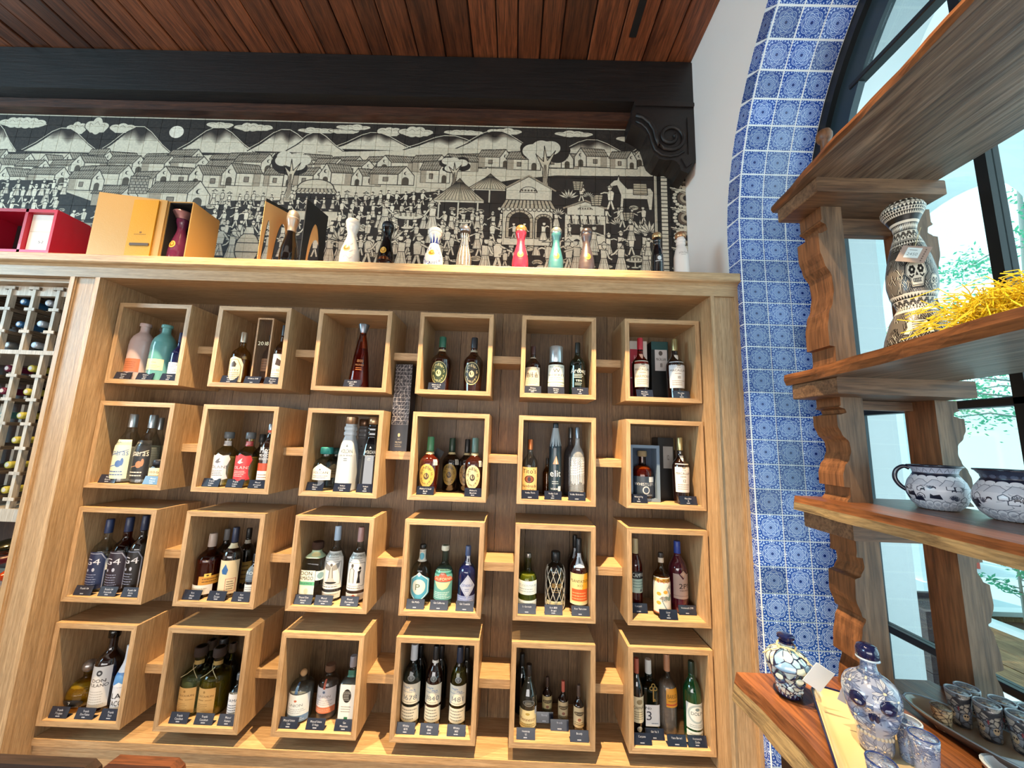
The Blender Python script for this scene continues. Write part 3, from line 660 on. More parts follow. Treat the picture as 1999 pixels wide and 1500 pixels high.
    # big front row
    for px, py, h in ((425, 500, 66), (448, 504, 60), (520, 508, 64), (640, 512, 62), (662, 514, 60), (715, 516, 62), (737, 518, 64), (780, 520, 66), (812, 522, 68), (855, 524, 62), (872, 486, 46), (945, 528, 68), (970, 528, 70), (930, 486, 44), (985, 524, 40), (1070, 528, 62), (1110, 526, 60), (1125, 530, 66), (1178, 530, 58), (1212, 530, 62), (1260, 532, 54), (1265, 500, 40)): person(px, py, h)
    # market pots and crates on the left, the bottle jar
    for (px, py, w_, h) in ((150, 500, 120, 70), (165, 462, 90, 30)):
        x, y = M(px, py); W, H = S(w_), S(h); c.shape([(x-W*.5, y), (x+W*.5, y), (x+W*.46, y+H*.7), (x+W*.2, y+H), (x-W*.2, y+H), (x-W*.46, y+H*.7)], (.60, .57, .49), .005, INK)
        for k in range(1, 9): c.line([(x-W*.5+W*k/9, y), (x-W*.46+W*.92*k/9, y+H*.75)], .003, INK)
        for k in range(1, 6): c.line([(x-W*.5, y+H*.14*k), (x+W*.5, y+H*.14*k)], .003, INK)
    for px in (20, 60, 95): person(px, 500, 46)
    x, y = M(478, 510); c.ell(x, y+.07, .065, .09, INK); c.ell(x, y+.07, .06, .085, (.77, .73, .63)); c.shape([(x-.03, y+.15), (x+.03, y+.15), (x+.02, y+.19), (x-.02, y+.19)], PAPER, .004, INK)
    c.line([(x-.06, y+.1), (x+.06, y+.1)], .004, INK); c.line([(x-.06, y+.05), (x+.06, y+.05)], .004, INK)
    # right border: bead column and shell scallops
    def bx(px): return P(px, 420, 1, .316)[0]-MX0
    c.rect(bx(1276), 0, MW, .985, (.1, .085, .07)); c.rect(bx(1278), 0, bx(1283), .985, (.75, .72, .63))
    xa, xb = bx(1291), bx(1304)
    for k in range(46): c.shape([(xa, k*.0213), (xb, k*.0213), (xb, k*.0213+.0195), (xa, k*.0213+.0195)], PAPER, .0025, INK)
    xa, xb = bx(1309), MW; W = xb-xa
    for k in range(9):
        y0 = k*.112
        for a in np.linspace(PI*.5, PI*1.5, 9): c.ell(xb-W*.12+W*.62*math.cos(a), y0+.05+.05*math.sin(a), W*.13, .0085, PAPER)
        c.ell(xb-W*.05, y0+.05, W*.5, .04, (.35, .3, .25)); c.ell(xb-W*.02, y0+.05, W*.36, .028, (.62, .58, .5)); c.ell(xb, y0+.05, W*.2, .016, INK)
        c.line([(xa+W*.02, y0+.108), (xb, y0+.088)], .006, PAPER); c.line([(xa+W*.1, y0+.097), (xb, y0+.078)], .003, PAPER)
        for t in (.3, .5, .7, .9): c.ell(xa+W*t, y0+.112-.02*t, W*.05, .006, PAPER)
    # painterly unevenness
    c.a[:, :, :3] *= (.9+.16*nz[..., None]); np.clip(c.a, 0, 1, c.a)
    return c.image('mural_painting', 1)
MURM = imgmat('painted_tile', paint_mural(), .62, 0, world=((0, MX0, MW), (2, MZ0, MH)), objvar=.05)
mural = thing('tile_mural', 'black and cream painted tile mural of a village with volcanoes and crowds above the cabinet', 'mural', (.62, YB, MZ0))
part('backing', MB().box(MX0, 2.5, YB-.004, YB-.0005, MZ0, 3.285), plain('mural_grout', '#7a756a', .9), mural)
mt = []
tp = .0786
tmm = MB(); a_, b_, c_ = tp/2-.0004, .006, .0005
tmm.add([(-a_, 0, -a_), (a_, 0, -a_), (a_, 0, a_), (-a_, 0, a_), (-a_+c_, -b_, -a_+c_), (a_-c_, -b_, -a_+c_), (a_-c_, -b_, a_-c_), (-a_+c_, -b_, a_-c_)], [(4, 5, 6, 7), (0, 1, 5, 4), (1, 2, 6, 5), (2, 3, 7, 6), (3, 0, 4, 7)])
TMU = tmm.mesh('tile', MURM)
for i in range(48):
    for k in range(13): mt.append((2.5-(i+.5)*tp, MZ0+(k+.5)*tp))
mt = [q for q in mt if q[0] > MX0+.02]
mt.sort(key=lambda q: (q[1] > 3.24, (q[0]-CAM[0])**2+(q[1]-CAM[2])**2))
for x, z in mt[:300]:
    o = bpy.data.objects.new('tile', TMU); COL.objects.link(o); o.parent = mural; o.location = (x-.62, -.004, z-MZ0)
rest = MB()
for x, z in mt[300:]: rest.add([(v[0]+x, v[1]+YB-.004, v[2]+z) for v in tmm.v], tmm.f)
part('tile', rest, MURM, mural)['kind'] = 'stuff'
# ------------------------------------------------------------------ display cabinet
CX0 = -1.35
GX, GZ, BW, BH = .4161, .4071, .30, .3352                    # grid of display cubes
BZ = lambda r: 2.1-(r-1)*GZ-BH                               # underside of row r (1 = top)
BX = lambda c: (c-1)*GX
cab = thing('display_cabinet', 'built-in oak display cabinet with panelled posts filling the wall under the mural', 'cabinet', (1.19, 0, ZF))
random.seed(4)
x = -.012
while x < 2.39:                                              # upright boards of the back
    wd = min(random.choice((.13, .16, .19, .22)), 2.392-x)
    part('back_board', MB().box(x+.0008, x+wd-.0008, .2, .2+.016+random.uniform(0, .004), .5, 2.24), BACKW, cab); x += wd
part('side_panel', MB().box(-.026, -.007, -.06, .216, .3, 2.24), OAKV, cab)
part('side_panel', MB().box(2.387, 2.406, -.06, .216, .3, 2.24), OAKV, cab)
for nm, x0, x1, y0 in (('stile', -.127, -.109, -.08), ('post_panel', -.109, -.024, -.071), ('stile', -.026, -.0075, -.08), ('stile', 2.3875, 2.402, -.08), ('post_panel', 2.402, 2.483, -.071), ('stile', 2.481, 2.4985, -.08)):
    part(nm, MB().box(x0, x1, y0, -.055, ZF, 2.174, ch=.0015 if nm == 'stile' else 0), OAKV, cab)
part('bead', MB().box(-.109, -.1045, -.0755, -.07, ZF, 2.174), OAKV, cab); part('bead', MB().box(2.4775, 2.482, -.0755, -.07, ZF, 2.174), OAKV, cab)
part('soffit', MB().box(-.007, 2.387, -.06, .216, 2.175, 2.19), OAKH, cab)
part('frieze', MB().box(CX0, 2.4985, -.08, -.055, 2.174, 2.222), OAKH, cab)
part('cornice', MB().prism([(-.08, 2.215), (-.087, 2.2225), (-.098, 2.2265), (-.102, 2.231), (-.102, 2.258), (-.099, 2.261), (.0, 2.261), (.0, 2.215)], CX0, 2.4975, axis=0), OAKH, cab)
part('cap_board', MB().box(CX0, 2.4985, -.055, .319, 2.24, 2.2605), OAKH, cab)
part('base_ledge', MB().box(-.007, 2.387, .005, .216, .478, .5, ch=.002), OAKH, cab)
part('base_front', MB().box(-.007, 2.387, .012, .03, ZF, .478), OAKH, cab)
for r in range(1, 5):
    for c in range(1, 6):
        x0 = BX(c)+BW+.0004; zt = BZ(r)+BH/2+.008
        part('bridge_shelf', MB().box(x0, x0+GX-BW-.0008, .062, .2, zt-.031, zt, ch=.001), OAKH, cab)
ROWN = {1: 'top row', 2: 'second row', 3: 'third row', 4: 'bottom row'}
COLN = {1: 'leftmost', 2: 'second from left', 3: 'third from left', 4: 'third from right', 5: 'second from right', 6: 'rightmost'}
T = .0175
DISPCONT = {}
def display_box(r, c, what):
    x, z = BX(c), BZ(r)
    t = thing('display_box', 'oak display cube with %s, %s, %s' % (what, COLN[c], ROWN[r]), 'box', (x+BW/2, .1, z), group='oak display cubes in a grid')
    def pr(nm, pts, mat): part(nm, MB().prism([(x+a, z+b) for a, b in pts], 0, .1995), mat, t)
    pr('top_board', [(0, BH), (T, BH-T), (BW-T, BH-T), (BW, BH)], OAKH); pr('bottom_board', [(0, 0), (BW, 0), (BW-T, T), (T, T)], OAKH)
    pr('side_board', [(0, 0), (T, T), (T, BH-T), (0, BH)], OAKV); pr('side_board', [(BW, 0), (BW, BH), (BW-T, BH-T), (BW-T, T)], OAKV)
for r, row in enumerate((('lilac and teal ceramic bottles', 'whiskey and a tall wooden case', 'one conical amber decanter', 'two dark round-shouldered whiskey bottles', 'three dark whisky bottles', 'red and dark whisky with boxes'),
                         ('clear and black-labelled bottles', 'white and red shield labels', 'a frosted and a black tall bottle', 'five whiskey bottles with oval labels', 'orange-capped and frosted vodka', 'a blue cased bottle'),
                         ('dark blue rounded labels', 'dark rum bottles', 'two white illustrated labels', 'blue-labelled gin', 'a netted rum bottle', 'a purple and a white bottle'),
                         ('a round gold decanter', 'kraft-labelled green bottles', 'three clear squat bottles', 'three whisky bottles with seals', 'small brandy miniatures', 'green and clear bottles')), 1):
    for c, what in enumerate(row, 1): display_box(r, c, what)

# ------------------------------------------------------------------ wine rack bay on the left
RACKW = wood('rack_timber', '#d2c8b8', '#b5a793', 2, 9, .55, .15, .3)
rack = thing('wine_rack', 'pale timber lattice wine rack left of the display cubes', 'rack', (-.75, .1, ZF))
RB = wood('rack_back', '#3a2417', '#24150d', 2, 8, .6, .2)
part('back_panel', MB().box(CX0, -.127, .31, .318, .3, 2.2), RB, rack)
part('side_panel', MB().box(-.142, -.127, -.05, .3, .3, 2.174), wood('rack_side', '#8a6a4a', '#6a4d33', 2, 9, .5), rack)
part('top_board', MB().box(CX0, -.142, -.05, .3, 2.158, 2.174), OAKH, rack)
part('head_rail', MB().box(CX0, -.142, 0, .02, 2.118, 2.158), RACKW, rack)
UX = [-.258-.1015*k for k in range(7)]
Z1 = [2.154-.022, 2.06, 1.967]; Z2 = [1.781, 1.686, 1.591, 1.497, 1.402, 1.308]
for dx, lo, hi, zs in ((0, 1.883, 2.15, (2.148, 2.057, 1.963)), (-.008, 1.27, 1.868, (1.781, 1.686, 1.591, 1.497, 1.402, 1.306))):
    for ux in UX:
        part('upright', MB().box(ux+dx-.0068, ux+dx+.0068, -.008, .012, lo, hi), RACKW, rack)
        part('upright', MB().box(ux+dx-.0068, ux+dx+.0068, .27, .29, lo, hi), RACKW, rack)
        for z in zs:
            part('cross_block', MB().box(ux+dx-.021, ux+dx+.021, -.011, -.008, z-.006, z+.006), RACKW, rack)
            for s in (-1, 1): part('bearer', MB().box(ux+dx+s*.016-.006, ux+dx+s*.016+.006, -.008, .29, z-.008, z+.004), wood('rack_bearer', '#7d6a56', '#5f4e3d', 1, 9, .6), rack)
part('shelf_rail', MB().box(CX0, -.142, -.01, .3, 1.868, 1.885), RACKW, rack)
part('shelf_rail', MB().box(CX0, -.142, -.012, .3, 1.225, 1.271), RACKW, rack)
part('shelf_rail', MB().box(CX0, -.142, -.012, .3, .72, .75), RACKW, rack)
DKGL = plain('dark_green_glass', '#0c120c', .08, coat=.6)
def wine_bottle(x, z, cap, label, tilt=0, glassm=None, y=.03, longc=.075):
    t = thing('wine_bottle', label, 'bottle', (x, .15, z), group='wine bottles lying in the lattice rack')
    M = Matrix.Translation((x, y, z)) @ Matrix.Rotation(-PI/2, 4, 'X')     # local +z runs to the back
    cps = part('capsule', MB().lathe([(.0085, -.001), (.0125, 0), (.0142, .003), (.0142, .02), (.0135, .022), (.0138, longc)], 16).xf(M), cap, t, autos=50)
    part('capsule_disc', MB().lathe([(.0065, -.0018), (.008, -.0012)], 12).xf(M), plain('capsule_disc', '#d8d8d2', .4), cps)
    part('body', MB().lathe([(.0132, longc-.001), (.0135, .09), (.02, .105), (.034, .13), (.038, .155), (.038, .235), (.035, .24)], 18).xf(M), glassm or DKGL, t, smooth=True)
    return t
cz = {}
CAPW, CAPB, CAPY, CAPR, CAPT = plain('capsule_white', '#b9c6d4', .35, metal=.3), plain('capsule_blue', '#3d6f9c', .35, metal=.3), plain('capsule_yellow', '#c8bd4f', .45), plain('capsule_plum', '#6d1f3e', .4), plain('capsule_teal', '#5f9aa6', .4)
ORG = plain('orange_wine', '#d2471a', .12, coat=.5)
WB_ = (((140, 152), CAPB, 'dark wine bottle with blue capsule in the top rack row, left of the white one', None),
       ((293, 160), CAPW, 'dark wine bottle with white capsule in the top rack row beside the post', None),
       ((113, 290), CAPB, 'dark wine bottle with blue capsule in the second rack row', None),
       ((243, 287), CAPW, 'dark wine bottle with white capsule in the second rack row', None),
       ((43, 417), plain('capsule_grey', '#8b8b8a', .4, metal=.4), 'dark wine bottle with grey capsule in the third rack row', None),
       ((207, 417), CAPW, 'dark wine bottle with white capsule in the third rack row, above the thick rail', None),
       ((43, 560), CAPR, 'wine bottle with plum red capsule and pale disc just under the thick rail', None),
       ((187, 560), CAPY, 'wine bottle with yellow capsule just under the thick rail', None),
       ((2, 697), CAPR, 'wine bottle with plum red capsule, second row under the thick rail', None),
       ((160, 703), CAPY, 'wine bottle with yellow capsule, second row under the thick rail', None),
       ((6, 845), CAPT, 'wine bottle with teal capsule at the left edge of the rack', None),
       ((120, 848), CAPY, 'wine bottle with yellow capsule level with the teal one', None),
       ((88, 998), CAPY, 'orange wine bottle with yellow capsule, uppermost of the orange ones', ORG),
       ((44, 1150), CAPY, 'orange wine bottle with yellow capsule, middle of the orange ones', ORG),
       ((24, 1303), CAPY, 'orange wine bottle with yellow capsule, lowest of the orange ones', ORG))
for (a, b), cap, lab, gm in WB_:
    q = P(a/3.125+(0 if a > 20 else 3), 540+b/3.125, 1, .03)
    zz = max([z for z in (2.148, 2.057, 1.963, 1.885, 1.781, 1.686, 1.591, 1.497, 1.402, 1.306, 1.271) if z < q[2]-.005])
    wine_bottle(q[0], q[2], cap, lab, 0, gm)
random.seed(9)
for k in range(4):                                           # the big lit bin under the lattice
    q = (-.235-.085*k, 1.085 if k % 2 else .995)
    wine_bottle(q[0], q[1]-.02, (CAPY, CAPR)[k % 2], 'wine bottle on the lit shelf under the lattice, number %s from the post' % ('one', 'two', 'three', 'four')[k], 0, (ORG, DKGL)[k % 2])
part('bin_shelf', MB().box(CX0, -.142, 0, .3, .93, .943), RACKW, rack)
lamp('POINT', 'rack_lamp', (-.32, .17, 1.2), (-.32, .2, 0), 1.2, (1, .72, .3), shadow_soft_size=.02)
# ------------------------------------------------------------------ bottles
CROP = dict(A=(180, 570, 4.543), B=(590, 590, 5.126), C=(980, 600, 4.76), D=(150, 770, 4.649), E=(570, 770, 4.876), F=(980, 800, 4.76), G=(100, 970, 4.346), H=(540, 980, 4.649),
            I=(980, 1000, 4.543), J=(60, 1180, 4.165), K=(510, 1190, 4.442), L=(970, 1200, 4.442), Z=(650, 0, 2.499), Y=(0, 0, 2.678))
def px(cr, a, b): x, y, s = CROP[cr]; return x+a/s, y+b/s
PROF = {
 'std': [(.0, .90), (.012, 1), (.55, 1), (.60, .97), (.645, .86), (.68, .68), (.71, .50), (.74, .37), (.78, .32), (1, .31)],
 'round': [(.0, .86), (.015, .95), (.12, 1), (.50, 1), (.57, .95), (.62, .82), (.66, .6), (.69, .42), (.72, .33), (1, .31)],
 'wine': [(.0, .92), (.012, 1), (.56, 1), (.63, .95), (.70, .75), (.75, .52), (.79, .39), (.83, .34), (1, .33)],
 'slope': [(.0, .92), (.012, 1), (.45, 1), (.55, .93), (.65, .68), (.73, .44), (.80, .34), (1, .32)],
 'square': [(.0, .93), (.01, 1), (.60, 1), (.645, .97), (.67, .85), (.69, .5), (.71, .36), (1, .34)],
 'taper': [(.0, .80), (.012, .86), (.50, 1), (.57, .97), (.62, .82), (.66, .58), (.70, .40), (.74, .34), (1, .33)],
 'ball': [(.0, .42), (.02, .55), (.08, .80), (.18, .96), (.27, 1), (.38, .95), (.48, .80), (.56, .55), (.61, .34), (.64, .25), (.73, .24), (.75, .28)],
 'cone': [(.0, .96), (.015, 1), (.25, .86), (.5, .68), (.72, .46), (.80, .34), (.84, .30), (.9, .30)],
 'ceramic': [(.0, .92), (.015, 1), (.60, .98), (.68, .93), (.75, .80), (.80, .60), (.835, .42), (.86, .36), (.94, .36), (.945, .46), (.99, .46), (1, .43)],
 'volcano': [(.0, .86), (.01, .90), (.40, 1), (.56, 1), (.63, .86), (.68, .58), (.705, .47), (.715, .58), (.73, .58), (.74, .47), (.77, .47), (.78, .58), (.795, .58), (.805, .47), (.85, .46), (.86, .60), (.90, .58)],
 'short': [(.0, .93), (.02, 1), (.50, 1), (.58, .98), (.66, .9), (.71, .72), (.745, .46), (.77, .40), (.86, .40)],
 'silo': [(.0, .96), (.01, 1), (.66, 1), (.68, .98), (.80, .74), (.90, .52), (.93, .48), (1, .45)],
 'hour': [(.0, .84), (.012, .92), (.03, .92), (.12, 1), (.22, 1), (.34, .92), (.48, .70), (.58, .53), (.65, .46), (.70, .46), (.76, .56), (.81, .66), (.85, .68), (.87, .66)],
 'tall': [(.0, .92), (.01, 1), (.48, .92), (.62, .74), (.70, .56), (.73, .5), (.745, .60), (.78, .60), (.795, .5), (.815, .60), (.85, .60), (.865, .5), (.9, .5)],
 'mini': [(.0, .92), (.02, 1), (.50, 1), (.57, .93), (.63, .62), (.68, .42), (.72, .36), (1, .34)],
 'squat': [(.0, .86), (.02, .97), (.10, 1), (.58, 1), (.66, .97), (.73, .86), (.78, .64), (.81, .42), (.84, .36), (.9, .36)],
}
def prad(prof, t):
    p = PROF[prof]
    for (a, ra), (b, rb) in zip(p[:-1], p[1:]):
        if a <= t <= b: return ra+(rb-ra)*(t-a)/(b-a) if b > a else rb
    return p[-1][1]
def smooth_prof(prof, h, r, t0=0., t1=1., n=44):
    p = PROF[prof]; t1 = min(t1, p[-1][0]); ts = sorted(set([round(t0+(t1-t0)*i/n, 4) for i in range(n+1)]+[q[0] for q in p if t0 <= q[0] <= t1]))
    k = .012; out = []
    for t in ts:
        v = prad(prof, t) if (t < .02 or prof in ('volcano', 'tall', 'ceramic')) else (prad(prof, max(t-k, 0))+2*prad(prof, t)+prad(prof, min(t+k, t1)))/4
        out.append((v*r, t*h))
    return out
CAPM = {}
def capm(c):
    if c not in CAPM:
        col, kind = (c.split(':')+['p'])[:2]
        CAPM[c] = plain('cap_'+c.replace('#', '').replace(':', '_'), col, .28 if kind == 'm' else (.5 if kind == 'p' else .85), metal=.75 if kind == 'm' else 0, coat=.2 if kind == 'p' else 0) if kind != 'g' else glass(col)
    return CAPM[c]
LIM = {}
def labmat(key, ops, w=1., h=1., rough=.45, coat=0):
    """paint a label once: ops are small drawing commands in 0..1 coordinates"""
    if key in LIM: return LIM[key]
    W = int(np.clip(300*math.sqrt(w/h), 120, 460)); H = int(np.clip(300*math.sqrt(h/w), 120, 460)); bg = ops[0]
    c = Cv(W, H, bg if bg else '#000000', alpha=1. if bg else 0.)
    for o in ops[1:]:
        k = o[0]; a = o[1:]
        if k == 't': c.text(a[0], a[1], a[2], a[3], a[4], a[5] if len(a) > 5 else 1., a[6] if len(a) > 6 else .9)
        elif k == 'r': c.rect(*a)
        elif k == 'e': c.ell(*a)
        elif k == 'l': c.line(a[0], a[1], a[2])
        elif k == 'p': c.poly(a[0], a[1])
        elif k == 'b': c.bars(*a)
        elif k == 'clip': c.clip(a[0])
        elif k == 'arc':          # text along an ellipse
            s, cx, cy, rx, ry, hh, colr, a0, a1 = a
            for i, ch in enumerate(s):
                t = a0+(a1-a0)*(i+.5)/len(s); c.text(ch, cx+rx*math.cos(t), cy+ry*math.sin(t), hh, colr, .9)
        elif k == 'f': a[0](c)
    LIM[key] = imgmat('label_'+key, c.image('label_'+key), rough, coat); return LIM[key]
def patch(prof, h, r, t0, t1, az, arc, off=.0006, seg=12, sq=0):
    """label sheet bent round the bottle between heights t0 and t1"""
    n = 6; mb = MB(); a0, a1 = az-arc/2, az+arc/2
    for j in range(n+1):
        t = t0+(t1-t0)*j/n; rr = prad(prof, t)*r+off
        for i in range(seg+1):
            a = a0+(a1-a0)*i/seg; k = 1
            if sq: k = 1/((abs(math.cos(a))**sq+abs(math.sin(a))**sq)**(1/sq))
            mb.v.append((rr*k*math.cos(a), rr*k*math.sin(a), t*h))
    for j in range(n):
        for i in range(seg):
            o = j*(seg+1)+i; mb.uv[len(mb.f)] = [(i/seg, j/n), ((i+1)/seg, j/n), ((i+1)/seg, (j+1)/n), (i/seg, (j+1)/n)]
            mb.f.append((o, o+1, o+seg+2, o+seg+1))
    return mb
FRONT = -PI/2
def bottle(label, loc, h, r, prof, gls, liq=None, cap=None, labs=(), group=None, cat='bottle', name='bottle', sq=0, turn=0, neckcap=None):
    t = thing(name, label, cat, tuple(map(float, loc)), group=group); pe = PROF[prof][-1][0]
    ct = cap[1] if cap else pe
    gm = gls if not isinstance(gls, str) else glass(gls)
    part('body', MB().lathe(smooth_prof(prof, h, r, 0, ct if cap and cap[2] == 'sleeve' else pe), 28, sq=sq), gm, t, smooth=True, local=True)
    if liq:
        lp = [(v*.93, z+.004) for v, z in smooth_prof(prof, h, r, 0, liq[1])]; part('liquid', MB().lathe(lp, 20, sq=sq), glass(liq[0], 0, .02, .22), t, smooth=True, local=True)
    if cap:
        cm = capm(cap[0]); st = cap[2]; rn = prad(prof, min(ct, pe))*r; z0, z1 = ct*h, h
        if st == 'sleeve': pr = [(rn*1.01, z0), (rn*1.04, z0+.002), (rn*1.02, z1-.004), (rn*.9, z1)]
        elif st == 'cork': pr = [(rn*1.25, z0-.001), (rn*1.38, z0+.002), (rn*1.38, z1-.003), (rn*1.2, z1)]
        elif st == 'flare': pr = [(rn*.9, z0-.004), (rn*1.0, z0+.001), (rn*1.75, z1-.004), (rn*1.7, z1)]
        elif st == 'ball': q = (z1-z0)/2; pr = [(max(q*math.sin(a), rn*.3), z0+q-q*math.cos(a)) for a in np.linspace(.35, PI-.02, 12)]
        elif st == 'dome': q = z1-z0; pr = [(rn*1.0, z0), (rn*1.07, z0+q*.1), (rn*1.1, z0+q*.35), (rn*1.04, z0+q*.6), (rn*.84, z0+q*.83), (rn*.5, z0+q*.96), (.0005, z1)]
        part('cap' if st != 'ball' else 'stopper', MB().lathe(pr, 20), cm, t, autos=45, local=True)
    for L in labs:
        key, t0, t1, arc, off, ops = L[:6]; w_ = r*2*math.sin(min(arc, PI)/2); hh = (t1-t0)*h
        part('label', patch(prof, h, r, t0, t1, FRONT+off, arc, sq=sq), labmat(key, ops, max(w_, .01), max(hh, .01), rough=L[6] if len(L) > 6 else .4), t, smooth=True, local=True)
    return t
def dark(c='#120a06'): return plain('dark_glass_'+c[1:], c, .06, coat=.7, spec=.6)
def glossy(c, rough=.15): return plain('ceramic_'+c[1:], c, rough, coat=.5)
AMB, WHK, CLR, TEALG, GRNG, OLV = glass('#b45a1e'), glass('#8a3a12'), glass('#e9efee'), glass('#a9d8d2'), glass('#2c5a30'), glass('#8f8a3c')
FROST = glass('#e6edf2', 0, .3, .55); FROSTG = glass('#8f8f92', 0, .3, .45); SMOKE = glass('#5c5a5c')
DK, DKN, DKG, DKB, NAVY = dark('#140b07'), dark('#08080a'), dark('#08170f'), dark('#0a0a1e'), dark('#10194f')
BOTT = {}
def B(bid, row, crop, base, top, wpx, prof, gls, label, liq=None, cap=None, labs=(), d=None, sq=0, grp=None):
    """bottle standing on the floor of its cube: depth from its foot when that shows, else the usual row"""
    zf = BZ(row)+T+.0006; bx, by = px(crop, *base); tx, ty = px(crop, *top); s = CROP[crop][2]
    y = d if d is not None else float(np.clip(P(bx, by, 2, zf)[1]+.02, .05, .15))
    p = P(bx, by, 1, y); q = P(tx, ty, 1, y); x = (p[0]*.35+P((bx+tx)/2, (by+ty)/2, 1, y)[0]*.65)
    rr = abs(P(bx+wpx/s/2, by, 1, y)[0]-P(bx-wpx/s/2, by, 1, y)[0])/2
    c = int((x+.05)//GX)+1; x = min(max(x, BX(c)+T+rr+.001), BX(c)+BW-T-rr-.001)
    h = min(q[2]-zf, BH-2*T-.006); y = min(y, .197-rr); 
    BOTT[bid] = (x, y, zf, h, rr); dk = {1: .55, 2: .45, 3: .3, 4: .1}.get(c, 0)
    labs = [L[:4]+(L[4]+dk if L[3] < 2.95 else L[4],)+L[5:] for L in labs]
    return bottle(label, (x, y, zf), h, rr, prof, gls, liq, cap, labs, grp, sq=sq)
def bars(y0, y1, n, c, x0=.15, x1=.88): return ('b', x0, x1, y0, y1, n, c)
# ---- row 1
B('a1', 1, 'A', (385, 760), (445, 285), 176, 'ceramic', glossy('#b9a4a0'), 'pale lilac ceramic bottle with copper label at the left of the top left cube', labs=[('a1', .14, .36, 1.5, -.45, ['#b06a48', bars(.2, .8, 4, '#8e4f33')])], d=.062)
B('a2', 1, 'A', (595, 772), (655, 298), 180, 'ceramic', glossy('#5f9d9d'), 'teal ceramic bottle with cream label in the top left cube', labs=[('a2', .18, .37, 1.5, -.35, ['#d9d0a8', ('t', 'Gin', .5, .7, .16, '#5b6a5e'), bars(.12, .5, 4, '#8a8a70')])], d=.062)
B('a3', 1, 'A', (735, 772), (790, 365), 110, 'round', NAVY, 'dark blue bottle with white label at the right of the top left cube', cap=('#16204a', .8, 'sleeve'), labs=[('a3', .15, .38, 1.8, -.3, ['#e6ecf0', bars(.15, .85, 5, '#5d6c8f')])], d=.06)
B('a4', 1, 'A', (545, 700), (580, 328), 130, 'ceramic', glossy('#7e706e'), 'grey lilac ceramic bottle half hidden behind the teal one', d=.150)
B('b1', 1, 'A', (1288, 800), (1358, 362), 150, 'round', '#d8b46a', 'amber whiskey bottle with arched cream label left of a wooden case', ('#b9822c', .45), ('#b8aa98:m', .80, 'sleeve'),
  [('b1', .03, .50, 1.9, -.45, ['#dccfae', ('l', [(.1, .06), (.1, .6), (.3, .88), (.7, .88), (.9, .6), (.9, .06)], .02, '#7c6a4c'), ('p', [(.38, .58), (.62, .58), (.66, .7), (.52, .82), (.36, .74)], '#3a2d22'), ('t', 'PATTY', .5, .45, .08, '#4a3b2c'), bars(.1, .38, 4, '#6b5a44'), ('clip', [(0, 0), (1, 0), (1, .7), (.85, .92), (.5, 1), (.15, .92), (0, .7)])])], d=.05)
B('b3', 1, 'A', (1655, 780), (1705, 300), 120, 'round', '#caa05a', 'whiskey bottle with big white label right of the wooden case', ('#a8641e', .55), ('#1c2530', .82, 'sleeve'), [('b3', .06, .50, 2.0, -.4, ['#e6ddcc', ('p', [(.4, .6), (.75, .55), (.8, .75), (.5, .85)], '#3b2c24'), ('t', '2016', .45, .4, .1, '#7c5c42'), bars(.08, .3, 3, '#8c7a66')])], d=.05)
B('c1', 1, 'B', (562, 868), (612, 228), 205, 'cone', glass('#a8400f'), 'conical amber decanter with faceted silver stopper alone in its cube', ('#a33d10', .60), ('#7d7f86:m', .86, 'flare'),
  [('c1', .24, .46, 1.1, 0, [None, ('t', '1800', .5, .78, .2, '#d98f56'), ('t', 'MILENIO', .5, .5, .13, '#d98f56'), bars(.1, .35, 2, '#c87a46')])], d=.07)
OV = [(.5+.5*math.cos(a), .5+.5*math.sin(a)) for a in np.linspace(0, 2*PI, 40)]
def michter(k, bg, fg, rim): return (k, .12, .52, 1.75, -.15, [rim, ('e', .5, .5, .47, .47, bg), ('arc', "MICHTER'S", .5, .5, .33, .36, .13, fg, PI*.98, PI*.02), ('e', .5, .47, .16, .14, fg), ('e', .5, .5, .10, .08, bg), ('e', .52, .53, .05, .10, fg), ('arc', 'KENTUCKY', .5, .5, .33, .37, .10, fg, PI*1.08, PI*1.92), ('clip', OV)])
B('d1', 1, 'B', (1378, 892), (1405, 352), 205, 'taper', dark('#2a0f06'), 'dark whiskey bottle with green cap and green oval label', cap=('#1f5a48', .80, 'sleeve'), labs=[michter('m1', '#27361f', '#cfc98f', '#c8bd86'), ('nk1', .725, .76, 3.0, 0, ['#bba986', ('r', 0, .4, 1, .6, '#8f7a55')])], d=.07)
B('d2', 1, 'B', (1702, 910), (1722, 360), 196, 'taper', dark('#240b06'), 'dark whiskey bottle with black cap and black oval label', cap=('#0e1420', .80, 'sleeve'), labs=[michter('m2', '#191a17', '#c9bb90', '#c8bd86'), ('nk2', .725, .76, 3.0, 0, ['#a8a08c', ('r', 0, .4, 1, .6, '#6f6a5a')])], d=.07)
def kanji(c):
    for cx in (.27, .5, .74):
        for s in ([(-.08, .06), (.08, .07)], [(0, .12), (-.01, -.12)], [(-.09, -.02), (.09, 0)], [(-.07, -.10), (.08, -.08)], [(-.06, .1), (-.09, -.1)], [(.05, .03), (.09, -.11)]):
            if random.random() < .85: c.line([(cx+a+random.uniform(-.012, .012), .58+b*1.15) for a, b in s], .022, '#16130f')
B('e1', 1, 'C', (282, 808), (290, 366), 145, 'std', dark('#2b1407'), 'dark brown whisky bottle with brush-lettered cream label', cap=('#3b1a18', .82, 'sleeve'), labs=[('e1', .16, .54, 2.2, -.1, ['#d5c9b6', ('f', kanji), bars(.82, .95, 2, '#6a5d4e'), bars(.1, .36, 4, '#857565'), ('t', 'SINGLE MALT', .5, .4, .05, '#5a4c3f')]), ('nk3', .74, .76, 3, 0, ['#c9bda8'])], d=.06)
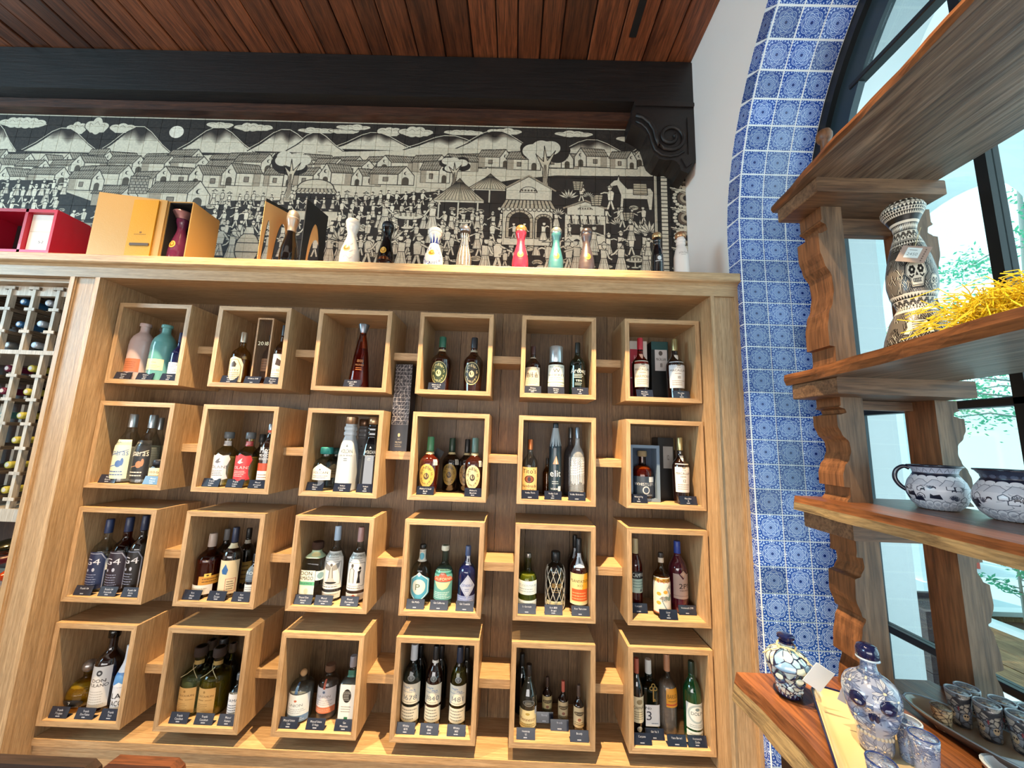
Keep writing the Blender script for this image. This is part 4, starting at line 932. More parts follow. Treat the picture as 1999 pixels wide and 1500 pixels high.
B('e2', 1, 'C', (500, 812), (497, 368), 158, 'std', dark('#20150c'), 'squat bourbon bottle with silver foil neck and white label', cap=('#c9d4da:m', .66, 'sleeve'), labs=[('e2', .14, .60, 2.4, 0, ['#dfe3d8', ('t', 'W.L. WELLER', .5, .9, .06, '#2f3a34'), ('t', 'W', .5, .74, .17, '#33362e'), ('t', 'WHISKEY', .5, .54, .10, '#27302b'), bars(.33, .46, 2, '#5c7a62'), ('r', 0, .2, 1, .24, '#8a9a88'), ('t', 'STRAIGHT BOURBON', .5, .1, .06, '#33362e')])], d=.06)
B('e3', 1, 'C', (702, 812), (697, 332), 155, 'std', dark('#061209'), 'black-green whisky bottle with white printed lettering', cap=('#10140f', .80, 'sleeve'), labs=[('e3', .14, .56, 2.2, 0, [None, ('t', 'Ardbeg', .5, .74, .20, '#e8eee6'), ('b', .25, .75, .4, .6, 3, '#cfd8d0'), ('t', 'TEN', .5, .3, .08, '#dfe6de'), ('b', .3, .7, .08, .22, 2, '#aab5ae')]), ('nk4', .62, .68, 1.6, 0, [None, ('t', 'A', .5, .5, .7, '#a9bcae')])], d=.06)
def macl(k, num, tone='#ded6cb'): return (k, .17, .60, 2.2, 0, [tone, ('e', .5, .86, .1, .05, '#9a8d7c'), ('t', 'THE', .5, .76, .045, '#55483c'), ('t', 'MACALLAN', .5, .66, .085, '#4a3b30'), bars(.5, .58, 1, '#8a7a6c', .3, .7), ('t', num, .5, .4, .1, '#6a5a4a'), bars(.08, .3, 3, '#9a8c7c')])
def tri(k, c='#d8cfc3'): return (k, .63, .72, 1.3, 0, [None, ('p', [(0, 1), (1, 1), (.5, 0)], c)])
B('f1', 1, 'C', (1290, 838), (1281, 290), 155, 'taper', glass('#8a1c10'), 'amber red whisky bottle with bright red cap and pale label', ('#7a1c0c', .62), ('#a81f33', .80, 'sleeve'), [macl('f1', 'HARMONY', '#d9d2c4'), tri('f1t', '#dcae9a')], d=.055)
B('f2', 1, 'C', (1622, 848), (1588, 298), 165, 'taper', dark('#150a08'), 'dark whisky bottle with gold cap and pale blue label in the top right cube', cap=('#9a8d63:m', .80, 'sleeve'), labs=[macl('f2', '18', '#c6ccd2'), tri('f2t')], d=.055)
# ---- row 2
def script(k, bg, ink, name, t0=.06, t1=.62, arc=2.0, off=-.55, pic='#4a6fae'):
    return (k, t0, t1, arc, off, [bg, ('t', 'MEZCAL', .35, .93, .04, ink), ('t', name, .5, .68, .17, ink, .9), ('l', [(.08, .56), (.92, .74)], .015, ink), ('e', .62, .38, .13, .09, pic), ('e', .75, .43, .06, .1, pic), ('l', [(.2, .3), (.62, .36)], .02, pic), ('b', .1, .9, .06, .22, 2, ink)])
B('g1', 2, 'D', (418, 800), (515, 180), 182, 'slope', CLR, 'clear bottle with silver foil neck and blue script label', ('#e4eae6', .5), ('#a9b1b4:m', .80, 'sleeve'), [script('g1', '#dbe2c6', '#3f5f9f', 'Amaras')], d=.055)
B('g2', 2, 'D', (602, 800), (690, 188), 182, 'slope', CLR, 'clear bottle with silver foil neck and black script label', ('#dfe5e2', .5), ('#9aa3a8:m', .80, 'sleeve'), [script('g2', '#1a1713', '#e8ddc8', 'Amaras', pic='#b07a52')], d=.055)
B('g3', 2, 'D', (700, 730), (735, 212), 130, 'slope', CLR, 'clear bottle with pale green label behind the black-labelled one', cap=('#8f989c:m', .80, 'sleeve'), labs=[('g3', .3, .55, 2, 0, ['#c9d3bb', bars(.2, .8, 4, '#7f8a70')])], d=.15)
B('g4', 2, 'D', (722, 800), (745, 592), 100, 'squat', glass('#cfd6d2'), 'small square bottle with black cap and yellow label at the right of its cube', cap=('#0d1320', .78, 'cork'), labs=[('g4', .1, .66, 2.2, -.2, ['#e6dcb4', ('t', '1886', .4, .7, .2, '#7b5f52'), bars(.12, .5, 3, '#9a8a68')])], d=.05, sq=4)
SH = [(.08, .95), (.3, .93), (.5, 1), (.7, .93), (.92, .95), (1, .8), (.88, .55), (.9, .3), (.98, .14), (.7, .08), (.5, 0), (.3, .08), (.02, .14), (.1, .3), (.12, .55), (0, .8)]
def blanks(k, bg, ink): return (k, .07, .60, 2.1, -.5, [bg, ('p', [(.46, .78), (.6, .86), (.56, .74), (.66, .72), (.5, .66), (.38, .7)], ink), ('t', 'VOLANS', .5, .54, .10, ink), bars(.22, .44, 4, ink, .2, .8), ('clip', SH)])
B('h1', 2, 'D', (1322, 838), (1385, 342), 182, 'std', glass('#e5dfb4'), 'pale tequila bottle with white shield label', ('#e3dba4', .52), ('#5b5f62', .88, 'cork'), [blanks('h1', '#d5d5d8', '#6a6a70'), ('h1n', .74, .83, 3, 0, ['#c9c6c4', bars(.2, .8, 2, '#8a8482')])], d=.06)
B('h2', 2, 'D', (1525, 842), (1572, 345), 182, 'std', glass('#e0d296'), 'pale tequila bottle with red shield label', ('#d9c67c', .52), ('#5b5f62', .88, 'cork'), [blanks('h2', '#c53439', '#f0cfc8'), ('h2n', .74, .83, 3, 0, ['#b5484a', bars(.2, .8, 2, '#e0b0aa')])], d=.06)
B('h3', 2, 'D', (1650, 760), (1670, 362), 120, 'std', SMOKE, 'smoky dark bottle hidden behind the red shield label', cap=('#22262c', .84, 'cork'), d=.15)
B('h4', 2, 'D', (1712, 800), (1750, 270), 130, 'wine', dark('#1a100c'), 'tall dark bottle with white lettering and orange neck band', cap=('#8e969c:m', .9, 'sleeve'), labs=[('h4', .42, .66, 2, -.3, [None, ('t', 'Mez', .5, .7, .4, '#dfe5ea'), ('t', 'MEXICO', .5, .35, .16, '#dfe5ea'), ('t', 'ARTESANAL', .5, .12, .16, '#dfe5ea')]), ('h4b', .06, .26, 2, -.3, ['#e8e3de', bars(.2, .8, 3, '#8a6a60')]), ('h4c', .86, .9, 3, 0, ['#d2532e']), ('h4d', .26, .38, 2, -.3, ['#b0441a'])], d=.055)
HEX = [(0, 0), (1, 0), (1, .6), (.5, 1), (0, .6)]
def volc(k, ink, h=.5): return [None, ('p', [(.4, .86), (.5, 1), (.6, .86)], ink), ('t', 'VOLCAN', .5, .62, .22, ink), ('t', 'DE MI TIERRA', .5, .38, .08, ink), bars(.05, .25, 2, ink, .35, .65)]
B('i1', 2, 'E', (292, 918), (328, 502), 205, 'short', glass('#d9e6e2'), 'short clear bottle with teal cap and white pointed label', cap=('#1f7f7c', .84, 'cork'), labs=[('i1', .24, .62, 1.9, -.25, ['#e6e3dc', ('t', 'VOLCAN', .5, .45, .14, '#3a3d40'), ('p', [(.45, .6), (.5, .7), (.55, .6)], '#3a3d40'), bars(.08, .3, 2, '#7a7d7f'), ('clip', HEX)])], d=.06)
B('i2', 2, 'E', (405, 850), (410, 510), 160, 'short', glass('#9fb3ae'), 'short clear bottle with dark teal cap behind the pointed label', cap=('#17504f', .84, 'cork'), labs=[('i2', .24, .6, 1.9, 0, ['#d8a76a', bars(.2, .7, 3, '#8a6a44'), ('clip', HEX)])], d=.155)
B('i3', 2, 'E', (515, 912), (553, 212), 165, 'tall', FROST, 'tall frosted white bottle with ringed neck and copper cap', cap=('#b08a6a:m', .9, 'cork'), labs=[('i3', .38, .62, 1.5, -.2, volc('i3', '#5a6672'))], d=.055, sq=6)
B('i4', 2, 'E', (655, 830), (674, 238), 150, 'tall', FROSTG, 'tall grey frosted bottle with ringed neck between a white and a black one', cap=('#8a6a54:m', .9, 'cork'), labs=[('i4', .40, .62, 1.5, -.1, volc('i4', '#2e2e32'))], d=.150, sq=6)
B('i5', 2, 'E', (735, 905), (777, 218), 150, 'tall', dark('#07090d'), 'tall black bottle with ringed neck and copper cap', cap=('#b5926f:m', .9, 'cork'), labs=[('i5', .40, .60, 1.5, -.2, volc('i5', '#aeb6bd'))], d=.055, sq=6)
for k, base, top, w_, gl_, bg, fg, cap, d_, lab in (('j1', (1287, 942), (1333, 404), 190, '#3c0f06', '#cfae58', '#4a3620', '#3f7a52:g', .06, 'amber whiskey bottle with clear green cap at the left, yellow oval label'),
                                                   ('j2', (1507, 890), (1524, 418), 170, '#120806', '#8d7a40', '#33281a', '#20382c', .15, 'dark whiskey bottle with yellow oval label at the back of its cube'),
                                                   ('j3', (1648, 890), (1680, 428), 150, '#100706', '#8a7550', '#33281a', '#15191c', .15, 'dark whiskey bottle with tan oval label half hidden behind the cream oval'),
                                                   ('j4', (1740, 945), (1760, 416), 182, '#2a0c05', '#dccb9a', '#3c3022', '#5d7a72:g', .06, 'amber whiskey bottle with cream oval label at the right')):
    B(k, 2, 'E', base, top, w_, 'taper', dark(gl_), lab, cap=(cap if not cap.endswith(':g') else cap[:-2], .74, 'sleeve'), labs=[michter(k, bg, fg, bg), (k+'n', .69, .73, 3, 0, ['#c9b98c']), (k+'q', .50, .60, .5, .75, ['#d5d3c8', bars(.1, .9, 4, '#4a4844')])], d=d_)
def titos(c):
    c.text('Tito\'s', .5, .86, .17, '#3a2412', .9, .85); c.ell(.5, .56, .27, .14, '#2c1a10'); c.ell(.5, .56, .23, .115, '#8a4a30'); c.ell(.5, .56, .09, .09, '#2c1a10'); c.text('Handmade', .5, .32, .12, '#3a2412', .8, .9); c.text('VODKA', .5, .19, .06, '#5a4020'); c.bars(.2, .8, .03, .13, 2, '#8a6a3a')
B('k1', 2, 'F', (252, 812), (268, 277), 145, 'std', CLR, 'clear vodka bottle with copper cap and cream label', cap=('#c9703f:m', .82, 'sleeve'), labs=[('k1', .06, .52, 2.3, -.1, ['#dcb878', ('f', titos)])], d=.055)
B('k2', 2, 'F', (492, 818), (492, 122), 116, 'silo', plain('elit_blue', '#182a35', .3, coat=.3), 'tall slim navy vodka bottle with silver cone top', labs=[('k2c', .665, .93, 6.2, 0, ['#9aa4aa', ('p', [(0, 0), (1, 0), (1, .12), (0, .02)], '#182a35')], .25), ('k2', .05, .56, 2.2, .0, [None, ('p', [(.28, .78), (.52, 1), (.72, .78)], '#b08a70'), ('p', [(.5, .78), (.52, 1), (.6, .78)], '#dcc8b8'), ('t', 'elit', .5, .55, .17, '#e4e8ea', 1.1), ('b', .25, .75, .26, .36, 2, '#b8c4ca'), ('t', 'VODKA', .5, .15, .05, '#e4e8ea'), ('r', .7, .03, .95, .22, '#e8ecec')]), ], d=.06)
B('k4', 2, 'F', (697, 812), (700, 164), 132, 'std', glass('#dfe6ea', 0, .25, .25), 'frosted vodka bottle with etched white trees at the right of its cube', cap=('#7a8794:m', .84, 'sleeve'), labs=[('k4', .20, .58, 2.6, 0, [None]+[('l', [(x_, random.uniform(.0, .15)), (x_+random.uniform(-.03, .03), random.uniform(.6, .98))], .02, '#eef3f6') for x_ in np.linspace(.06, .94, 11)]+[('l', [(x_, y_), (x_+.07, y_+.09)], .014, '#eef3f6') for x_ in np.linspace(.02, .9, 12) for y_ in np.linspace(.35, .9, 7)]), ('k4b', .10, .17, 2.6, 0, [None, ('t', 'BELVEDERE', .5, .5, .7, '#8f979c', .8)]), ('k4c', .04, .11, .5, .5, ['#e6dcd6', ('e', .5, .5, .2, .3, '#b0543c')])], d=.06)
B('k3', 2, 'F', (630, 735), (640, 168), 125, 'std', glass('#77747a', 0, .2, .2), 'grey frosted vodka bottle behind the etched one', cap=('#5d6468:m', .84, 'sleeve'), d=.150)
B('k5', 2, 'F', (418, 735), (415, 450), 80, 'std', glass('#b98a3a'), 'small gold liquor bottle half hidden behind the slim navy one', ('#9c6a22', .6), ('#2a2018', .82, 'sleeve'), d=.155)
B('l2', 2, 'F', (1590, 790), (1592, 266), 130, 'taper', DK, 'dark whisky bottle with gold cap behind the pale-labelled one', cap=('#a89a6c:m', .80, 'sleeve'), labs=[macl('l2', '12', '#b9b4ac')], d=.152)
B('l1', 2, 'F', (1670, 868), (1645, 260), 152, 'taper', dark('#1a0b07'), 'dark whisky bottle with gold cap and white label in the second row right cube', cap=('#b8a878:m', .80, 'sleeve'), labs=[macl('l1', '12', '#dcd9d5'), tri('l1t')], d=.055)
# ---- row 3
def g4(k, bg): return (k, .05, .56, 2.4, -.65, [bg, ('l', [(.04, .02), (.04, .78), (.2, .95), (.8, .95), (.96, .78), (.96, .02)], .02, '#8d93a6'), ('t', 'G4', .5, .74, .17, '#c9ccd8', 1.2), ('e', .38, .5, .05, .04, '#aab0c2'), ('e', .62, .52, .05, .05, '#aab0c2'), ('b', .2, .8, .1, .42, 5, '#7f86a0'), ('clip', [(0, 0), (1, 0), (1, .8), (.8, 1), (.2, 1), (0, .8)])])
B('n1', 3, 'G', (398, 795), (490, 188), 168, 'round', CLR, 'clear bottle with dark blue rounded label at the left', ('#e8e6cf', .5), ('#22345e', .80, 'sleeve'), [g4('n1', '#16244a'), ('n1s', .30, .46, .55, .75, ['#d9ddd6', bars(.1, .9, 4, '#777')])], d=.07)
B('n2', 3, 'G', (575, 800), (655, 172), 175, 'round', glass('#7a3212'), 'amber bottle with dark plum rounded label', ('#7a3010', .5), ('#1e2c50', .80, 'sleeve'), [g4('n2', '#231c2a'), ('n2s', .34, .46, .55, .75, ['#c9b9b0', bars(.1, .9, 4, '#777')])], d=.07)
B('n3', 3, 'G', (705, 800), (795, 158), 150, 'round', dark('#120806'), 'dark bottle with faint label at the right beside the plum label', cap=('#1b2747', .80, 'sleeve'), labs=[g4('n3', '#15100f')], d=.075)
B('n4', 3, 'G', (690, 690), (722, 330), 110, 'squat', OLV, 'olive bottle glimpsed behind the dark one', d=.15)
B('o1', 3, 'G', (1295, 848), (1366, 308), 185, 'std', glass('#a8641c'), 'amber rum bottle with low white label', ('#9c5614', .56), ('#b9a79a', .78, 'sleeve'), [('o1', .05, .20, 2.1, -.4, ['#e0d8cc', bars(.25, .75, 2, '#a9997f')]), ('o1b', .20, .34, 1.9, .5, ['#c48a34', bars(.2, .8, 2, '#6a4416')]), ('o1c', .32, .38, .5, .2, ['#e8c45a', ('e', .5, .5, .2, .2, '#4a3010')])], d=.07)
B('o3', 3, 'G', (1500, 858), (1560, 258), 150, 'std', dark('#150b08'), 'dark rum bottle with tall cream label and blue cap', cap=('#1c2440', .78, 'sleeve'), labs=[('o3', .06, .54, 2.3, -.2, ['#d5c4a0', ('p', [(.25, .7), (.42, .9), (.55, .72), (.5, .58), (.3, .6)], '#2f5f96'), ('l', [(.5, .08), (.9, .08), (.9, .45), (.5, .45)], .012, '#a5443a', ), ('l', [(.5, .45), (.5, .08)], .012, '#a5443a'), ('b', .55, .85, .12, .4, 4, '#5a4a3a')]), ('o3n', .70, .77, 3.1, 0, ['#cfc19e'])], d=.065)
B('o5', 3, 'G', (1690, 870), (1730, 480), 100, 'std', dark('#0c1018'), 'small dark bottle with blue grey label at the right of the rum cube', labs=[('o5', .40, .72, 2.4, -.2, ['#4f5f70', ('t', 'RON', .5, .6, .2, '#b8c4cc'), bars(.1, .45, 3, '#8d9aa5')]), ('o5b', .12, .34, 2.4, -.2, ['#d5d8d6', bars(.2, .8, 3, '#8a8a88')])], cap=('#0d0f14', .84, 'sleeve'), d=.05)
B('o2', 3, 'G', (1440, 770), (1478, 272), 130, 'std', dark('#0d0908'), 'black bottle with pale foil neck at the back of the rum cube', cap=('#8d8d90', .80, 'sleeve'), d=.152)
B('o4', 3, 'G', (1622, 800), (1672, 265), 130, 'std', dark('#0b0a09'), 'black bottle with cream neck band at the back of the rum cube', cap=('#0d0e10', .84, 'sleeve'), labs=[('o4', .1, .45, 1.8, 0, ['#a98f4a', bars(.1, .9, 4, '#5c4a22')]), ('o4n', .74, .8, 3, 0, ['#c9c4b4'])], d=.15)
B('p1', 3, 'H', (325, 905), (352, 358), 205, 'squat', glass('#dfe6e0'), 'square-shouldered clear mezcal bottle with brown cork', cap=('#3c2418:r', .88, 'cork'), labs=[('p1', .04, .55, 1.25, -.45, ['#e4e2d0', ('t', 'DON', .42, .9, .13, '#16140f', .9), ('t', 'AMADO', .46, .74, .13, '#16140f', .8), ('r', 0, .5, 1, .62, '#5fae87'), ('t', 'RUSTICO', .5, .56, .06, '#1f4a36'), ('e', .5, .3, .14, .1, '#c2c4a8'), ('r', 0, 0, 1, .12, '#d6c69a')]), ('p1n', .745, .86, 2.8, 0, ['#b8d2b0', ('e', .5, .5, .25, .3, '#e3d9a0')]), ('p1s', .38, .54, .7, .55, ['#c5d5d8', ('e', .5, .5, .35, .35, '#7fa0a8')])], d=.07, sq=4)
def angel(c):
    for x_, s in ((.5, 1), (.5, -1)): c.poly([(x_, .62), (x_+s*.34, .74), (x_+s*.30, .6), (x_+s*.22, .52), (x_+s*.08, .5)], '#8a8a88')
    c.ell(.5, .66, .05, .04, '#55524e'); c.poly([(.44, .62), (.56, .62), (.6, .3), (.68, .2), (.32, .2), (.4, .3)], '#b5b3ae'); c.line([(.46, .6), (.42, .3)], .012, '#4a4845'); c.line([(.54, .6), (.58, .3)], .012, '#4a4845'); c.ell(.5, .17, .24, .03, '#1c1a18')
def couple(c):
    c.poly([(.25, .2), (.45, .2), (.45, .55), (.35, .62), (.25, .55)], '#c9c7c2'); c.line([(.25, .2), (.25, .55), (.35, .62), (.45, .55), (.45, .2)], .012, '#35322f'); c.ell(.36, .67, .06, .05, '#4a4744')
    c.poly([(.58, .2), (.72, .2), (.68, .42), (.74, .55), (.6, .52), (.62, .4)], '#191716'); c.ell(.68, .6, .05, .045, '#2a2725')
def bull(k, pic): return (k, .17, .66, 2.5, -.2, ['#e0dfda', ('t', 'DERRUMBES', .5, .93, .05, '#3a3836'), ('b', .2, .8, .78, .88, 2, '#8f8d88'), ('e', .5, .8, .3, .035, '#c4c2bc'), ('f', pic), ('l', [(.12, .12), (.12, .74), (.88, .74), (.88, .12), (.12, .12)], .01, '#5a5855'), ('b', .1, .9, .03, .09, 1, '#6a6865')])
B('p2', 3, 'H', (500, 912), (556, 216), 172, 'round', CLR, 'clear mezcal bottle with white label of a winged figure', ('#c9b9ae', .2), ('#a8c0d8', .80, 'sleeve'), [bull('p2', angel), ('p2b', .04, .13, 2.4, -.2, ['#dcdcd8', bars(.2, .8, 2, '#9a9a98')])], d=.075)
B('p3', 3, 'H', (715, 918), (768, 228), 168, 'round', CLR, 'clear mezcal bottle with white label of a drawn couple', ('#b9826a', .2), ('#b08a86', .80, 'sleeve'), [bull('p3', couple), ('p3b', .04, .13, 2.4, -.2, ['#d8d2c8', ('p', [(.2, 0), (.5, .9), (.8, 0)], '#b8553c')])], d=.07)
LOZ = [(.5, 1), (.62, .9), (1, .74), (1, .3), (.62, .1), (.5, 0), (.38, .1), (0, .3), (0, .74), (.38, .9)]
B('q1', 3, 'H', (1300, 945), (1322, 384), 178, 'std', CLR, 'clear gin bottle with big sky blue crest label', cap=('#121416', .94, 'sleeve'), labs=[('q1', .06, .58, 2.3, -.1, ['#4f9dbb', ('l', [(.5, .97), (.08, .72), (.08, .32), (.5, .03), (.92, .32), (.92, .72), (.5, .97)], .025, '#d5e2e4'), ('e', .5, .52, .30, .24, '#c9d4cf'), ('t', 'P', .46, .52, .2, '#5a6b5c'), ('e', .5, .9, .06, .05, '#e4ece8'), ('e', .5, .1, .06, .05, '#e4ece8'), ('clip', LOZ)]), ('q1n', .72, .92, 3, 0, ['#d6d4c8', ('e', .5, .45, .25, .3, '#5aa8be'), bars(.78, .95, 2, '#7a7468')])], d=.065)
B('q2', 3, 'H', (1508, 942), (1525, 393), 168, 'round', TEALG, 'pale teal gin bottle with red arched band', ('#d5e8e2', .6), ('#d8d6c2:r', .92, 'cork'), [('q2', .13, .60, 2.5, -.05, ['#5f9d98', ('p', [(0, .72), (.15, .82), (.3, .82), (.4, .96), (.6, .96), (.7, .82), (.85, .82), (1, .72), (1, .64), (0, .64)], '#c2543f'), ('t', 'CALIFORNIA', .5, .74, .10, '#ecd9b8', .9, .9), ('p', [(.12, .62), (.88, .62), (.7, .42), (.5, .36), (.3, .42)], '#d6cba0'), ('b', .1, .9, .06, .3, 4, '#cfe2dc')])], d=.06)
B('q3', 3, 'H', (1715, 955), (1741, 398), 158, 'std', dark('#0d1440'), 'dark blue gin bottle with silver diamond label', cap=('#4a5a80', .84, 'sleeve'), labs=[('q3', .18, .56, 1.9, .1, ['#a9b2c8', ('l', [(.5, .94), (.9, .5), (.5, .06), (.1, .5), (.5, .94)], .02, '#7d88a8'), ('t', 'CITADELLE', .5, .55, .10, '#2c3f86', 1, .7), bars(.28, .42, 2, '#5a6796', .35, .65), ('clip', [(.5, 1), (1, .5), (.5, 0), (0, .5)])]), ('q3b', .06, .22, 2.8, 0, ['#7c88b0', bars(.2, .8, 3, '#a9b4d0')]), ('q3n', .70, .84, 1.2, .2, ['#c9cdd6', ('r', .3, .3, .7, .7, '#4a4f5a')])], d=.055)
B('s1', 3, 'I', (222, 860), (228, 362), 165, 'round', glass('#c5cf74'), 'yellow-green liqueur bottle with two white labels', ('#b9c44e', .62), ('#8d867e:m', .92, 'sleeve'), [('s1', .30, .54, 2.6, -.1, ['#dfe8e4', ('t', 'ST-GERMAIN', .5, .68, .16, '#7d9cb4', 1, .85), bars(.15, .5, 2, '#9aaeb8')]), ('s1b', .07, .20, 2.6, -.1, ['#dce4e0', bars(.25, .75, 2, '#8fa0a8')])], d=.06)
s2 = B('s2', 3, 'I', (470, 850), (473, 346), 165, 'squat', dark('#0a0806'), 'black rum bottle wrapped in a pale wire net', cap=('#0b0b0b', .84, 'cork'), labs=[('s2', .30, .50, 1.6, 0, [None, ('t', '1888', .5, .7, .42, '#a0834a', .8), ('b', .2, .8, .05, .4, 2, '#8a7040')]), ('s2b', .10, .17, 2.2, 0, ['#d6d0a4'])], d=.075)
x, y, z, h, r = BOTT['s2']; net = MB()
for k in range(10):
    for s in (-1, 1):
        net.tube([(prad('squat', t)*r*math.cos(2*PI*k/10+s*t*2.1)*1.0+.0022*math.cos(2*PI*k/10+s*t*2.1), (prad('squat', t)*r+.0022)*math.sin(2*PI*k/10+s*t*2.1), t*h) for t in np.linspace(.01, .74, 16)], .0011, 4)
part('wire_net', net, plain('net_wire', '#d5cfc0', .4, metal=.3), s2, local=True)
B('s3', 3, 'I', (690, 880), (692, 234), 160, 'std', dark('#280a06'), 'dark rum bottle with yellow and orange label', cap=('#14151a', .80, 'sleeve'), labs=[('s3', .12, .54, 2.5, 0, ['#d9c98a', ('p', [(.6, .5), (1, .5), (1, 1), (.7, 1)], '#d9a52c'), ('r', .12, .12, .95, .5, '#cf5a2a'), ('t', 'PLANTATION', .5, .76, .09, '#3f3420', 1, .9), ('t', 'XO', .5, .62, .07, '#6a5a30'), ('b', .15, .9, .15, .42, 3, '#e8a06a'), ('r', 0, 0, 1, .07, '#e3d3a4')]), ('s3n', .62, .8, 1.2, 0, ['#b9c4d0', ('r', .35, .3, .65, .7, '#5a626c')])], d=.06)
B('s4', 3, 'I', (638, 790), (655, 204), 130, 'std', dark('#150706'), 'dark bottle with black cap behind the yellow and orange label', cap=('#0d0e12', .82, 'sleeve'), labs=[('s4n', .66, .8, 1.2, 0, ['#a9b4c0', ('r', .35, .3, .65, .7, '#5a626c')])], d=.152)
B('t1', 3, 'I', (1192, 800), (1168, 230), 120, 'wine', dark('#3a0a0a'), 'dark red bitter bottle with cream neck and pale label, cut by the cube side', cap=('#b8ab84', .78, 'sleeve'), labs=[('t1', .44, .54, 2.4, .2, ['#14161c', ('t', 'CAMPARI', .55, .5, .6, '#e4ece8', .8)]), ('t1b', .24, .435, 2.4, .2, ['#a9c4bc', bars(.3, .9, 3, '#6a8a84'), ('p', [(.55, .1), (.65, .35), (.7, .1)], '#2a3a44')])], d=.105)
def fl(c):
    for k in range(9): c.ell(random.uniform(.2, .8), random.uniform(.25, .75), .09, .05, random.choice(('#c9c2b4', '#6f8a7c', '#9a9490', '#d8a23c')))
    c.line([(.8, .85), (.6, .7), (.75, .5), (.4, .35), (.55, .15)], .02, '#7a8d92')
B('t2', 3, 'I', (1418, 898), (1406, 358), 150, 'std', glass('#c9a24a'), 'amber liqueur bottle wrapped in a white illustrated label', ('#b98a24', .6), ('#2a201c', .92, 'sleeve'), [('t2', .05, .62, 2.9, 0, ['#dcd8cc', ('f', fl), ('t', 'LICOR', .55, .9, .09, '#b0506a', .9), ('t', '43', .45, .42, .12, '#7a7468'), ('r', 0, 0, 1, .03, '#b86a50')]), ('t2n', .84, .92, 3, 0, ['#cfc0ac'])], d=.06)
B('t3', 3, 'I', (1568, 895), (1552, 255), 160, 'wine', dark('#4a1626'), 'plum pink aperitif bottle with blue cap', cap=('#2b46a0', .82, 'sleeve'), labs=[('t3', .20, .55, 2.3, .25, ['#b9a6a0', ('p', [(0, 1), (.25, 1), (.45, .78), (.6, 1), (1, 1), (1, 1), (0, 1)], '#4a1626'), ('t', '2PM', .6, .52, .2, '#1b1413', 1.), ('t', 'VERMOUTH', .6, .34, .06, '#3a2d2b'), ('l', [(0, .12), (1, .12)], .02, '#8a7874')]), ('t3d', .50, .60, .75, .2, ['#c9b4a4', ('l', [(.5, .85), (.85, .5), (.5, .15), (.15, .5), (.5, .85)], .06, '#b07a6a'), ('clip', [(.5, 1), (1, .5), (.5, 0), (0, .5)])])], d=.1)
# ---- row 4
B('u1', 4, 'J', (300, 892), (366, 442), 228, 'ball', glass('#d9c24a'), 'round gold tequila decanter with clear ball stopper', ('#d2ae2a', .54), ('#a39a94:m', .735, 'ball'), [('u1', .07, .30, 1.5, -.5, [None, ('e', .5, .6, .5, .4, '#1d1b19'), ('t', '7', .5, .72, .3, '#d9d6d0'), ('b', .1, .9, .2, .4, 2, '#8a8478')])], d=.08)
B('u2', 4, 'J', (588, 850), (672, 198), 178, 'std', dark('#1d0a06'), 'dark tequila bottle with big white label', cap=('#6f6b6a:g', .90, 'cork'), labs=[('u2', .06, .58, 1.7, -.35, ['#d6d4d0', ('e', .5, .84, .13, .07, '#3a3a3a'), ('e', .5, .84, .06, .03, '#d6d4d0'), ('t', 'DON', .5, .66, .08, '#2a2422', 1.1), ('t', 'FULANO', .5, .55, .08, '#2a2422', 1.1), bars(.06, .42, 6, '#b0aeaa')])], d=.08)
B('u3', 4, 'J', (728, 872), (796, 328), 125, 'slope', plain('white_blue_ceramic', '#d5d8dc', .35, coat=.3), 'white ceramic bottle with blue band at the right of its cube', labs=[('u3', .42, .62, 4, -.2, ['#4f86c0', ('p', [(0, 0), (.2, .3), (.4, .05), (.6, .35), (.8, .05), (1, .2), (1, 0)], '#d5d8dc')]), ('u3t', .06, .36, 1.8, -.45, [None, ('t', 'LA', .5, .78, .26, '#1c1a1a'), ('t', 'TACO', .5, .42, .26, '#1c1a1a', .9)])], d=.06)
for k, base, top, w_, gl_, lab in (('v1', (1262, 900), (1346, 336), 215, '#c5cfa4', 'pale green tequila bottle with kraft label at the left'), ('v2', (1470, 908), (1546, 344), 212, '#c9bb3c', 'yellow-green tequila bottle with kraft label in the middle')):
    t = B(k, 4, 'J', base, top, w_, 'round', glass(gl_), lab, (gl_, .52), ('#3a2a22:r', .86, 'cork'), [(k, .07, .46, 1.35, -.45, ['#b8955f', ('e', .45, .86, .06, .05, '#8a6a3c'), ('t', 'CASCAHUIN', .5, .7, .08, '#5a4228', 1, .85), ('b', .1, .5, .5, .58, 1, '#6a5030'), ('b', .55, .95, .5, .58, 1, '#8a6a3c'), bars(.1, .42, 5, '#8a6a3c', .1, .7)]), (k+'n', .735, .80, 3.1, 0, ['#b39456'])], d=.085)
    x, y, z, h, r = BOTT[k]; s = MB(); s.tube([(-.34*r, -.12*r, .74*h), (-.1*r, -.45*r, .70*h), (.15*r, -.6*r, .66*h), (.6*r, -.85*r, .60*h)], .0012, 5); s.tube([(.1*r, -.45*r, .72*h), (-.3*r, -.7*r, .64*h), (-.62*r, -.85*r, .60*h)], .0012, 5)
    part('string', s, plain('jute', '#c9b68a', .9), t, local=True)
B('v3', 4, 'J', (1660, 905), (1693, 556), 110, 'std', CLR, 'small clear bottle with white blackletter label at the right of the kraft-labelled ones', ('#d5d9dc', .55), ('#9aa3aa:m', .86, 'sleeve'), [('v3', .06, .60, 2.5, -.3, ['#dcdfe2', ('t', 'XIAMAN', .5, .75, .12, '#2f3a52', 1, .9), bars(.1, .6, 5, '#6d7686')])], d=.055)
